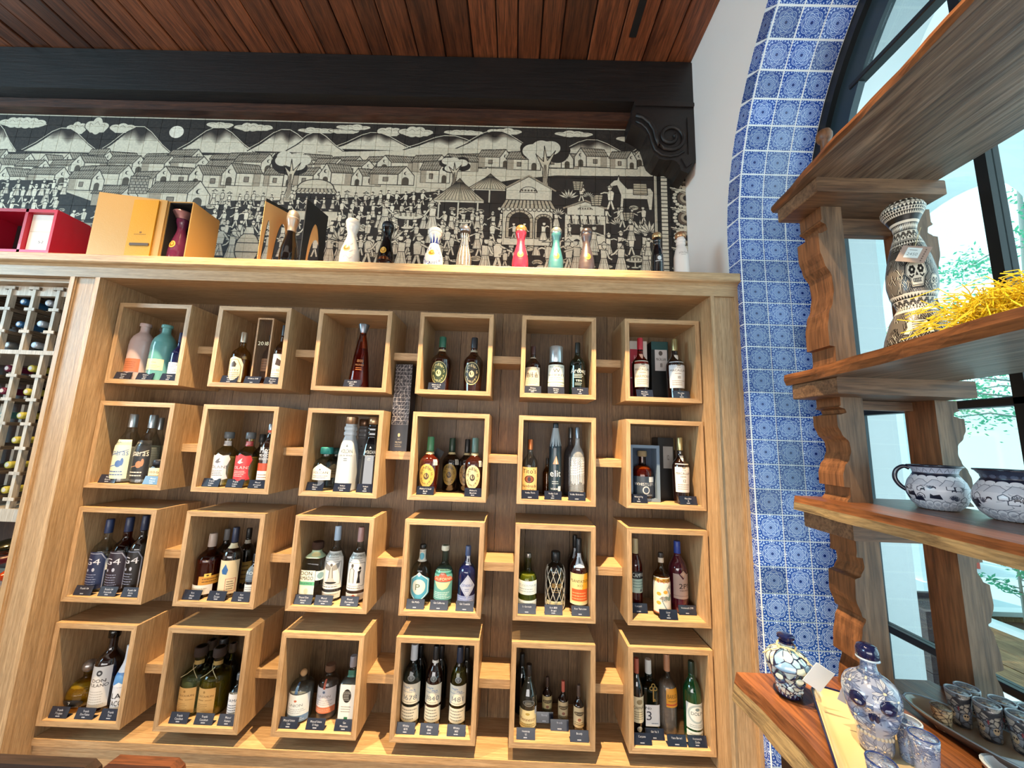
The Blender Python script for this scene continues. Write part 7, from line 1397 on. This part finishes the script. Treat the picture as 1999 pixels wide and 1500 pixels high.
def skull_mesh(s, nu=40, nv=34, EV=.50):
    """one closed lathe-like skin pushed into a skull: face towards -y; neck on top"""
    m = MB()
    prof = [(0, .50), (.01, .60), (.06, .66), (.16, .70), (.26, .74), (.34, .78), (.44, .88), (.54, .97), (.64, 1.0), (.72, .96), (.79, .86), (.85, .66), (.90, .40), (.93, .29)]
    def rad(v):
        for (a, ra), (b, rb) in zip(prof[:-1], prof[1:]):
            if a <= v <= b: u = (v-a)/(b-a); return ra+(rb-ra)*u
        return prof[-1][1]
    for j in range(nv+1):
        v = .93*j/nv
        for i in range(nu+1):
            a = 2*PI*i/nu; ca, sa = math.sin(a), -math.cos(a)          # a=0 looks to -y
            r = rad(v)*.42; f = max(0, math.cos(a))
            wx = .88 if v < .34 else .96; back = 1.0+(.14*(1-abs(v-.6)*1.6) if math.cos(a) < 0 else 0)*abs(math.cos(a)); back = max(back, 1)
            g = lambda va, aa, wv, wa: math.exp(-((v-va)/wv)**2-(((a-aa+PI) % (2*PI)-PI)/wa)**2)
            d = 0
            for sg in (-1, 1): d -= .085*g(.50, sg*.52, .075, .26); d += .03*g(.36, sg*.78, .06, .25)+.025*g(.60, sg*.5, .05, .3)
            d -= .05*g(EV-.135, 0, .05, .11); d += .035*g(EV-.04, 0, .05, .10)+.04*g(EV-.28, 0, .10, .5)
            if v < .34: d -= .03*g(.22, 1.3, .12, .4)+.03*g(.22, -1.3, .12, .4)
            r2 = (r+d)*back; m.v.append((r2*ca*wx*s, r2*sa*s, v*s))
    for j in range(nv):
        for i in range(nu):
            o = j*(nu+1)+i; m.uv[len(m.f)] = [((i+.0)/nu, j/nv), ((i+1)/nu, j/nv), ((i+1)/nu, (j+1)/nv), (i/nu, (j+1)/nv)]; m.f.append((o, o+1, o+nu+2, o+nu+1))
    return m
def disc(cx, cy, cz, rx, rz, n=16, depth=.3, ry=0): 
    m = MB().lathe([(.001, -depth), (.7, -depth*.8), (.95, -.1), (1, 0), (.8, depth*.35), (.001, depth*.5)], n)
    M = Matrix.Translation((cx, cy, cz)) @ Matrix.Rotation(ry, 4, 'Z') @ Matrix.Rotation(PI/2, 4, 'X') @ Matrix.Diagonal((rx, rz, min(rx, rz)*.7, 1)); return m.xf(M)
def teeth(m, s, z0, z1, n, r, spread):
    for row in range(2):
        for k in range(n):
            a = (k-(n-1)/2)*spread/n; zc = z0+(z1-z0)*(row+.5)/2; w_ = r*spread/n*.46; hh = (z1-z0)*.22
            b = MB().lathe([(.001, -1), (.6, -.85), (1, -.3), (1, .3), (.6, .85), (.001, 1)], 8); M = Matrix.Translation((r*math.sin(a)*.9, -r*math.cos(a), zc)) @ Matrix.Rotation(a, 4, 'Z') @ Matrix.Diagonal((w_, w_*.7, hh, 1)); b.xf(M); m.add(b.v, b.f)
    return m
# small mosaic skull with jute and paper tag
sx_, sy_ = 2.238, -.587; zt_ = P(1544, 1238, 1, sy_)[2]; sh = (zt_-ZT4); hs = sh*.80
t = thing('mosaic_skull', 'small blue and white mosaic skull bottle with jute string on the table corner', 'skull', (sx_, sy_, ZT4), (0, 0, -.55))
va = voronoi_art('mos', 5, 120, '#cfd8c8', ('#1c2340', .012), ('#d6d8c6', '#c4d2c8', '#8fb9cc', '#b9cfd0', '#dcd9c4', '#7fa6c9'), 520, 420)
va.rect(0, 0, 1, .05, '#121a4a')
for k in range(22): va.poly([(k/22, .05), ((k+.5)/22, .15), ((k+1)/22, .05)], '#121a4a')
part('head', skull_mesh(hs*1.05), imgmat('mosaic', va.image('mosaic'), .15, .6), t, smooth=True, local=True)
m = MB()
for sg in (-1, 1):
    a = sg*.52; m.tube([(hs*.385*math.sin(a+q*.34)*.96, -hs*.40*math.cos(a+q*.34)-.001, hs*(.53+.10*math.cos(q*2.4+sg*.4))) for q in np.linspace(-1, 1, 9)], hs*.022, 6)
    m.tube([(hs*.385*math.sin(a+q*.30)*.96, -hs*.40*math.cos(a+q*.30)-.001, hs*(.40-.05*math.cos(q*2.0))) for q in np.linspace(-1, 1, 9)], hs*.022, 6)
part('brow', m, NAVYR, t, smooth=True, local=True)
m = MB()
for sg in (-1, 1): m.add(*(lambda b: (b.v, b.f))(disc(sg*hs*.185, -hs*.355, hs*.47, hs*.085, hs*.06, ry=sg*.5)))
part('eye', m, glossy('#d9e2d2', .12), t, smooth=True, local=True)
part('teeth', teeth(MB(), hs, hs*.17, hs*.31, 8, hs*.315, 2.0), glossy('#dcdfd8', .15), t, smooth=True, local=True)
part('neck', MB().lathe([(hs*.14, hs*.91), (hs*.115, hs*.98), (hs*.112, hs*1.08)], 20), glossy('#cfd6cf', .15), t, smooth=True, local=True)
part('stopper', MB().lathe([(hs*.12, hs*1.05), (hs*.14, hs*1.06), (hs*.145, hs*1.10), (hs*.115, hs*1.12), (hs*.115, hs*1.15), (hs*.165, hs*1.17), (hs*.17, hs*1.215), (hs*.12, hs*1.245), (.001, hs*1.25)], 20), NAVYR, t, autos=40, local=True)
part('jute_string', MB().tube([(hs*.175*math.cos(a), hs*.175*math.sin(a), hs*(1.0+.02*math.sin(3*a))) for a in np.linspace(0, 2*PI, 18)[:-1]], hs*.02, 6, closed=True).tube([(hs*.1, -hs*.15, hs*1.0), (hs*.3, -hs*.34, hs*.95), (hs*.42, -hs*.36, hs*.86)], hs*.013, 5).tube([(-hs*.1, -hs*.15, hs*1.0), (-hs*.3, -hs*.3, hs*.96), (-hs*.46, -hs*.2, hs*.8)], hs*.013, 5), plain('jute', '#c9b68a', .9), t, local=True)
m = MB().box(-.016, .016, -.0005, .0005, -.024, .024).xf(Matrix.Translation((hs*.50, -hs*.40, hs*.70)) @ Matrix.Rotation(.25, 4, 'Z') @ Matrix.Rotation(.5, 4, 'Y') @ Matrix.Rotation(.2, 4, 'X'))
part('paper_tag', m, plain('paper_white', '#dde3e6', .7), t, local=True)
# cream tray with navy rim
def rounded(w, l, r, n=6):
    return [(sx*(w-r)+r*math.cos(a)*1, sy*(l-r)+r*math.sin(a)) for sx, sy, a0 in ((1, 1, 0), (-1, 1, PI/2), (-1, -1, PI), (1, -1, 1.5*PI)) for a in np.linspace(a0, a0+PI/2, n)]
def tray(name, label, cat, cx, cy, w, l, rz, h, mat, rim, wall=.004):
    t = thing(name, label, cat, (cx, cy, ZT4), (0, 0, rz)); m = MB(); n = 24
    rings = [(rounded(w*.86, l*.92, .02), 0), (rounded(w*.97, l*.985, .028), h*.55), (rounded(w, l, .03), h), (rounded(w-wall, l-wall, .028), h), (rounded(w*.95-wall, l*.97-wall, .026), h*.6), (rounded(w*.85-wall, l*.91-wall, .018), .003)]
    for p, z in rings: m.v += [(x, y, z) for x, y in p]
    for k in range(len(rings)-1):
        for i in range(n): a, b = k*n+i, k*n+(i+1) % n; m.f.append((a, b, b+n, a+n))
    m.f.append(tuple(range(n-1, -1, -1))); m.f.append(tuple(5*n+i for i in range(n)))
    part('dish', m, mat, t, autos=50, local=True)
    if rim: part('rim', MB().tube([(x*.997, y*.999, h+.0005) for x, y in rounded(w, l, .03)], .0022, 6, closed=True), rim, t, smooth=True, local=True)
    return t
tray('tray', 'cream glazed tray with navy rim under the big skull decanter', 'tray', 2.262, -.755, .068, .165, -.53, .017, CREAM, NAVYR)
# the big skull decanter
dx_, dy_ = 2.281, -.728; zt_ = P(1716, 1258, 1, dy_)[2]; z0 = ZT4+.005; H = zt_-z0; s = H*.80; DW = .74
t = thing('skull_decanter', 'tall blue and grey painted skull decanter with navy stopper on the cream tray', 'skull', (dx_, dy_, z0), (0, 0, -.70))
pa = petals_art(2); PETM = imgmat('petals', pa.image('petals'), .12, .6)
sk = skull_mesh(s, 48, 40, .65); sk.v = [(x*DW, y*DW, z) for x, y, z in sk.v]
part('head', sk, PETM, t, smooth=True, local=True)
for sg in (-1, 1): part('eye_socket', disc(sg*s*.195*DW, -s*.362*DW, s*.65, s*.092, s*.088, ry=sg*.5), NAVYR, t, smooth=True, local=True)
for sg in (-1, 1): part('nostril', disc(sg*s*.034*DW, -s*.385*DW, s*.50, s*.028, s*.055, ry=sg*.15), NAVYR, t, smooth=True, local=True)
part('teeth', teeth(MB(), s, s*.22, s*.35, 10, s*.312*DW, 1.9), glossy('#b5b0a2', .15), t, smooth=True, local=True)
part('neck', MB().lathe([(s*.13, s*.90), (s*.088, s*.95), (s*.078, s*1.05), (s*.082, s*1.07)], 24, uv=True), PETM, t, smooth=True, local=True)
part('stopper_rim', MB().lathe([(s*.105, s*1.06), (s*.128, s*1.07), (s*.12, s*1.09)], 24), glossy('#a9bdd0', .12), t, smooth=True, local=True)
part('stopper', MB().lathe([(s*.115, s*1.088), (s*.122, s*1.10), (s*.12, s*1.18), (s*.105, s*1.225), (s*.07, s*1.247), (.001, s*1.25)], 24), NAVYR, t, smooth=True, local=True)
cp_ = P(1662, 1352, 1, -.69); m = MB().box(-.014, .014, -.0005, .0005, -.024, .024).xf(Matrix.Rotation(-.45, 4, 'Z') @ Matrix.Rotation(.35, 4, 'Y'))
solo('paper_tag', m, plain('paper_grey', '#a9a9b4', .7), 'grey paper tag leaning against the back of the big skull decanter', 'tag', loc=tuple(map(float, cp_)))
def cup(label, x, y, z, s, seed, mat, rim, inside, tilt=(0, 0, 0), h=.058, group='painted shot cups'):
    t = thing('shot_cup', label, 'cup', (x, y, z), tilt, group=group); r0, r1 = .0135*s, .0175*s; h *= s
    part('wall', MB().lathe([(r0*.9, 0), (r0, .002), (r0*1.03, h*.3), (r1*.95, h*.8), (r1, h)], 24, uv=True), mat, t, smooth=True, local=True)
    part('inside', MB().lathe([(r1-.0005, h), (r1-.003, h*.97), (r0*.9, h*.25), (r0*.6, h*.15), (.001, h*.14)], 24, cap0=False), inside, t, smooth=True, local=True)
    part('rim', MB().tube([((r1-.0012)*math.cos(a), (r1-.0012)*math.sin(a), h) for a in np.linspace(0, 2*PI, 25)[:-1]], .0014, 6, closed=True), rim, t, smooth=True, local=True)
PALE, BLUER = glossy('#b9c9d6', .12), glossy('#22346e', .12)
for lab, (px_, py_), sd in (('blue petal shot cup on the tray, farther of the two before the skull', (1771, 1404), 1), ('blue petal shot cup on the tray, nearer of the two before the skull', (1802, 1434), 2), ('blue petal shot cup at the bottom edge on the tray corner', (1720, 1484), 3)):
    p = P(px_, py_, 2, ZT4+.006+.060); cup(lab, p[0], p[1], ZT4+.0045, 1.03, sd, PETM, BLUER if sd != 1 else PALE, CREAM)
sc_art = voronoi_art('scr', 9, 70, '#8d8a84', ('#2e2e34', .016), ('#8d8a86', '#7a8088', '#a39a8c', '#6d747e', '#99938a'), 420, 300); noise_lines(sc_art, 160, '#3a3a40', .006, 4, .1)
for k in range(5): sc_art.ell(.1+k*.2, .35, .05, .10, '#b09a7c'); sc_art.ell(.08+k*.2, .38, .014, .03, '#17171c'); sc_art.ell(.12+k*.2, .38, .014, .03, '#17171c'); sc_art.rect(.19+k*.2, .5, .21+k*.2, .62, '#7a3038')
SCRM = imgmat('scroll_cup', sc_art.image('scroll_cup'), .3, .3); GREYR = glossy('#8fa0ac', .15)
# long boat-shaped dish with its cups
bt_ = thing('boat_dish', 'dark boat-shaped dish holding grey painted shot cups near the window', 'dish', (2.50, -.73, ZT4), (0, 0, .31)); m = MB(); n = 28; prof_ = [(.70, 0), (.90, .010), (1.0, .020), (.955, .0205), (.84, .011), (.62, .004)]
for k, z in prof_:
    for i in range(n):
        a = 2*PI*i/n; ca, sa = math.cos(a), math.sin(a); m.v.append((.052*k*abs(ca)**.9*(1 if ca > 0 else -1), .135*k*abs(sa)**1.0*(1 if sa > 0 else -1), z))
for j in range(len(prof_)-1):
    for i in range(n): a, b = j*n+i, j*n+(i+1) % n; m.f.append((a, b, b+n, a+n)); m.mi[len(m.f)-1] = 0 if j < 2 else 1
m.f.append(tuple(range(n-1, -1, -1))); m.f.append(tuple(5*n+i for i in range(n))); m.mi[len(m.f)-1] = 1
part('hull', m, [plain('boat_outside', '#4f4038', .4, var=.3, vscale=60), glossy('#a8927a', .15)], bt_, smooth=True, local=True)
part('rim', MB().tube([(.0508*math.cos(a), .132*math.sin(a), .0208) for a in np.linspace(0, 2*PI, 29)[:-1]], .0016, 6, closed=True), GREYR, bt_, smooth=True, local=True)
names = ('nearest the decanter', 'at the back left', 'in the front middle', 'at the back middle', 'at the right edge', 'at the far right back')
zc = ZT4+.0045
for i, ((px_, py_), sz) in enumerate((((1869, 1348), 1.0), ((1887, 1342), 1.0), ((1926, 1373), 1.0), ((1956, 1369), 1.0), ((1992, 1397), 1.0), ((2016, 1386), 1.0))):
    p = P(px_, py_, 2, zc+.058); cup('grey scroll-painted shot cup in the boat dish, %s' % names[i], p[0], p[1], zc, sz, i, SCRM, GREYR, glossy('#8d8a78', .2) if i % 2 == 0 else GREYR, group='grey cups in the boat dish')
p = P(1838, 1412, 2, zc+.01); cup('short tan speckled cup at the left end of the boat dish', p[0]+.002, p[1], zc, .82, 7, imgmat('tan_cup', voronoi_art('tan', 3, 60, '#a08a6a', ('#3a2a20', .02), ('#b09a78', '#8d785a', '#a8906c'), 300, 200).image('tan_cup'), .4), glossy('#5a4634', .3), glossy('#a9a28a', .2), h=.045, group='grey cups in the boat dish')
tray('dish', 'white glazed dish with rounded corners at the bottom right edge', 'dish', 2.462, -.862, .075, .11, -.35, .016, glossy('#c9d3da', .12), None)
# ------------------------------------------------------------------ outdoors: arcade, garden wall, planters, trees
GZ_ = ZF-.02
PAVE = plain('paving', '#b9c9cf', .6, var=.12, vscale=3, bump=.2, bscale=20)
struct('ground', MB().box(3.078, 18, -10, 18, GZ_-.2, GZ_), PAVE)
OY, OZ, OR = 1.15, 2.93, .62
aw = MB(); x0, x1 = 4.6, 4.95; prev = 4.6
for oy, r_ in ((OY, OR), (-1.05, 1.0), (-3.7, 1.0), (-6.4, 1.0)):
    inn = [(oy+r_*math.cos(a), OZ+r_*math.sin(a)) for a in np.linspace(0, PI, 25)]
    aw.box(x0, x1, oy+r_, prev, GZ_, 4.6); prev = oy-r_
    for a, b in zip(inn[:-1], inn[1:]):
        aw.add([(x0, *a), (x0, *b), (x0, b[0], 4.6), (x0, a[0], 4.6), (x1, *a), (x1, *b), (x1, b[0], 4.6), (x1, a[0], 4.6)], [(0, 1, 2, 3), (4, 7, 6, 5), (0, 4, 5, 1), (3, 2, 6, 7)])
aw.box(x0, x1, -10, prev, GZ_, 4.6)
struct('arcade_wall', aw, WHITEX)
struct('arcade_ceiling', MB().box(3.078, 4.95, -10, 4, 4.2, 4.4), WHITEX)
solo('garden_wall', MB().box(9.0, 9.3, -4, 16, GZ_, 2.5), WHITEX, 'tall white garden wall in bright light beyond the arcade', 'wall')
solo('garden_column', MB().box(5.9, 6.3, 2.62, 3.0, GZ_, 2.2).box(5.86, 6.34, 2.58, 3.04, 2.2, 2.26).box(5.86, 6.34, 2.58, 3.04, GZ_, GZ_+.12), WHITEX, 'white square column standing in the garden left of the rear carved post', 'column')
PLW = wood('planter_wood', '#a88a62', '#7d6244', 1, 7, .6, .15); PLD = wood('planter_dark', '#5c4638', '#43312a', 1, 7, .6, .15); CAPW_ = plain('planter_cap', '#dfe6e6', .6); SOIL = plain('soil', '#4a3a30', .95, bump=.8, bscale=60)
def planter(label, x0, x1, y0, y1, z1, wmat, capw=True):
    t = thing('planter', label, 'planter', ((x0+x1)/2, (y0+y1)/2, GZ_)); nb = max(2, int((z1-GZ_)/.14)); h = (z1-GZ_)/nb
    for k in range(nb):
        za, zb = GZ_+k*h+.002, GZ_+(k+1)*h-.002
        for bx_ in ((x0, x0+.025, y0, y1), (x1-.025, x1, y0, y1), (x0+.025, x1-.025, y0, y0+.025), (x0+.025, x1-.025, y1-.025, y1)): part('board', MB().box(*bx_, za, zb), wmat, t)
    part('soil', MB().box(x0+.026, x1-.026, y0+.026, y1-.026, GZ_, z1-.03), SOIL, t)
    if capw:
        for bx_ in ((x0-.02, x0+.04, y0-.02, y1+.02), (x1-.04, x1+.02, y0-.02, y1+.02), (x0+.04, x1-.04, y0-.02, y0+.04), (x0+.04, x1-.04, y1-.04, y1+.02)): part('cap', MB().box(*bx_, z1, z1+.022), CAPW_, t)
    return t
planter('tan wooden planter with white cap seen through the right of the window', 3.95, 4.4, -.2, .62, .80, PLW)
planter('lower tan wooden planter with white cap in front of the taller one', 3.42, 3.78, -.6, .17, .66, PLW)
planter('dark brown wooden planter left of the rear carved post', 3.84, 4.2, .66, .95, .78, PLD, False)
def leaves(m, c, r, n, size, rr, flat=1.):
    for _ in range(n):
        d = Vector((rr.gauss(0, 1), rr.gauss(0, 1), rr.gauss(0, 1)*flat)); d.normalize(); p = Vector(c)+d*r*rr.random()**.5
        a, b = Vector((rr.gauss(0, 1), rr.gauss(0, 1), rr.gauss(0, .6))), Vector((rr.gauss(0, 1), rr.gauss(0, 1), rr.gauss(0, .6))); a.normalize(); b = (b-a*b.dot(a)); b.normalize(); s = size*rr.uniform(.6, 1.3)
        m.add([p-a*s, p+b*s*.45, p+a*s, p-b*s*.45], [(0, 1, 2, 3)])
def leafmat(name, c):
    m, t, b = newmat(name); b.inputs['Base Color'].default_value = (*lin(c), 1); b.inputs['Roughness'].default_value = .6
    tr = t.nodes.new('ShaderNodeBsdfTranslucent'); tr.inputs[0].default_value = (*[min(1, x*1.6) for x in lin(c)], 1); mx = t.nodes.new('ShaderNodeMixShader'); mx.inputs[0].default_value = .45
    o = t.nodes['Material Output']; t.links.new(b.outputs[0], mx.inputs[1]); t.links.new(tr.outputs[0], mx.inputs[2]); t.links.new(mx.outputs[0], o.inputs[0]); return m
LEAF, LEAF2, LEAF3 = leafmat('leaf_green', '#4f9f7c'), leafmat('leaf_light', '#7dbd7c'), leafmat('leaf_dark', '#3f8f74')
TRUNK = plain('branch_grey', '#8a9690', .8)
def tree(label, x, y, h, r, n, seed, lm, low=.35):
    t = thing('garden_tree', label, 'tree', (x, y, GZ_)); rr = random.Random(seed); m = MB(); lf = MB()
    m.tube([(0, 0, 0), (.04, .02, h*.3), (-.03, .05, h*.6), (0, 0, h*.9)], [.07, .055, .04, .015], 8)
    for k in range(22):
        z0 = h*rr.uniform(low, .9); a = rr.uniform(0, 2*PI); L_ = r*rr.uniform(.5, 1.05); p = Vector((0, 0, z0)); q = p+Vector((L_*.5*math.cos(a), L_*.5*math.sin(a), L_*.12)); e = p+Vector((L_*math.cos(a), L_*math.sin(a), L_*rr.uniform(.0, .35)))
        m.tube([p, q, e], [.012, .008, .003], 5)
        for w_ in (.55, .8, 1.0): leaves(lf, p+(e-p)*w_+Vector((rr.uniform(-.1, .1), rr.uniform(-.1, .1), rr.uniform(-.05, .12))), r*.22, n//7, .024, rr, .5)
    part('trunk', m, TRUNK, t, local=True, smooth=True); part('foliage', lf, lm, t, local=True)['kind'] = 'stuff'
tree('airy green tree seen through the window right of the beaded vase', 6.7, 2.0, 4.6, 1.2, 1000, 4, LEAF)
tree('darker airy tree at the right edge beyond the mullion', 5.9, .35, 4.9, .8, 900, 6, LEAF3, .45)
tree('light green small tree far behind near the garden wall', 7.6, 4.6, 3.6, .9, 700, 8, LEAF2)
def shrub(label, x, y, z, h, r, n, seed, lm, cone=False, name='shrub'):
    t = thing(name, label, 'plant', (x, y, z)); rr = random.Random(seed); m = MB(); lf = MB(); m.tube([(0, 0, -.01), (0, 0, h*.95)], [.008, .003], 6)
    for k in range(26):
        u = rr.random(); a = rr.uniform(0, 6.28); L_ = r*(1-u*.85 if cone else rr.uniform(.4, 1)); p = Vector((0, 0, h*(.08+.85*u))); e = p+Vector((L_*math.cos(a), L_*math.sin(a), L_*.25)); m.tube([p, e], [.003, .001], 4)
        for w_ in (.4, .7, 1): leaves(lf, p+(e-p)*w_, r*.13, n//78+1, .013 if cone else .022, rr)
    part('stem', m, TRUNK, t, local=True); part('foliage', lf, lm, t, local=True)['kind'] = 'stuff'
shrub('small conifer in the taller tan planter', 4.15, .50, .77, .62, .17, 900, 3, LEAF, True, 'conifer')
shrub('low bushy plant in the taller tan planter', 4.12, .26, .77, .17, .17, 500, 4, LEAF)
shrub('broad green bush beyond the garden column', 7.0, 6.6, GZ_, 2.1, .5, 1200, 5, LEAF2)
RED_ = plain('bench_red', '#c8503f', .6)
bn = thing('garden_bench', 'red slatted garden bench far outside left of the rear carved post', 'bench', (7.2, 3.7, GZ_))
for k in range(6): part('slat', MB().box(6.9, 7.6, 3.5+k*.07, 3.55+k*.07, .62, .64), RED_, bn)
for k in range(5): part('slat', MB().box(6.9, 7.6, 3.95, 3.97, .72+k*.09, .78+k*.09), RED_, bn)
for x_ in (6.92, 7.54):
    for y_ in (3.52, 3.9): part('leg', MB().box(x_, x_+.04, y_, y_+.04, GZ_, .62), RED_, bn)
# two chairs whose backs just reach the bottom edge of the photo on the left
for lab, xa, xb, zt, mat, dy in (('dark brown wooden chair back at the bottom left corner', P(-40, 1487, 1, -.5)[0], P(196, 1487, 1, -.5)[0], P(100, 1486, 1, -.5)[2], wood('chair_dark', '#3a2820', '#241812', 0, 6, .5), -.5), ('reddish brown wooden chair back with rounded corner beside the dark one', P(204, 1487, 1, -.5)[0], P(360, 1487, 1, -.5)[0], P(300, 1486, 1, -.5)[2], wood('chair_brown', '#6a3c22', '#4a2816', 0, 6, .45), -.5)):
    w_ = xb-xa; t = thing('dining_chair', lab, 'chair', ((xa+xb)/2, dy-.2, ZF))
    part('crest_rail', MB().prism([(xa, zt-.10), (xb, zt-.10), (xb, zt-.03), (xb-.006, zt-.012), (xb-.022, zt), (xa+.022, zt), (xa+.006, zt-.012), (xa, zt-.03)], dy-.012, dy+.012), mat, t)
    part('seat', MB().box(xa, xb, dy-.42, dy+.0, .60, .63, ch=.006), mat, t)
    for x_ in (xa+.012, xb-.042): part('stile', MB().box(x_, x_+.03, dy-.012, dy+.012, .63, zt-.10), mat, t)
    for x_ in (xa+.01, xb-.05):
        for y_ in (dy-.41, dy-.05): part('leg', MB().box(x_, x_+.04, y_, y_+.04, ZF, .60), mat, t)
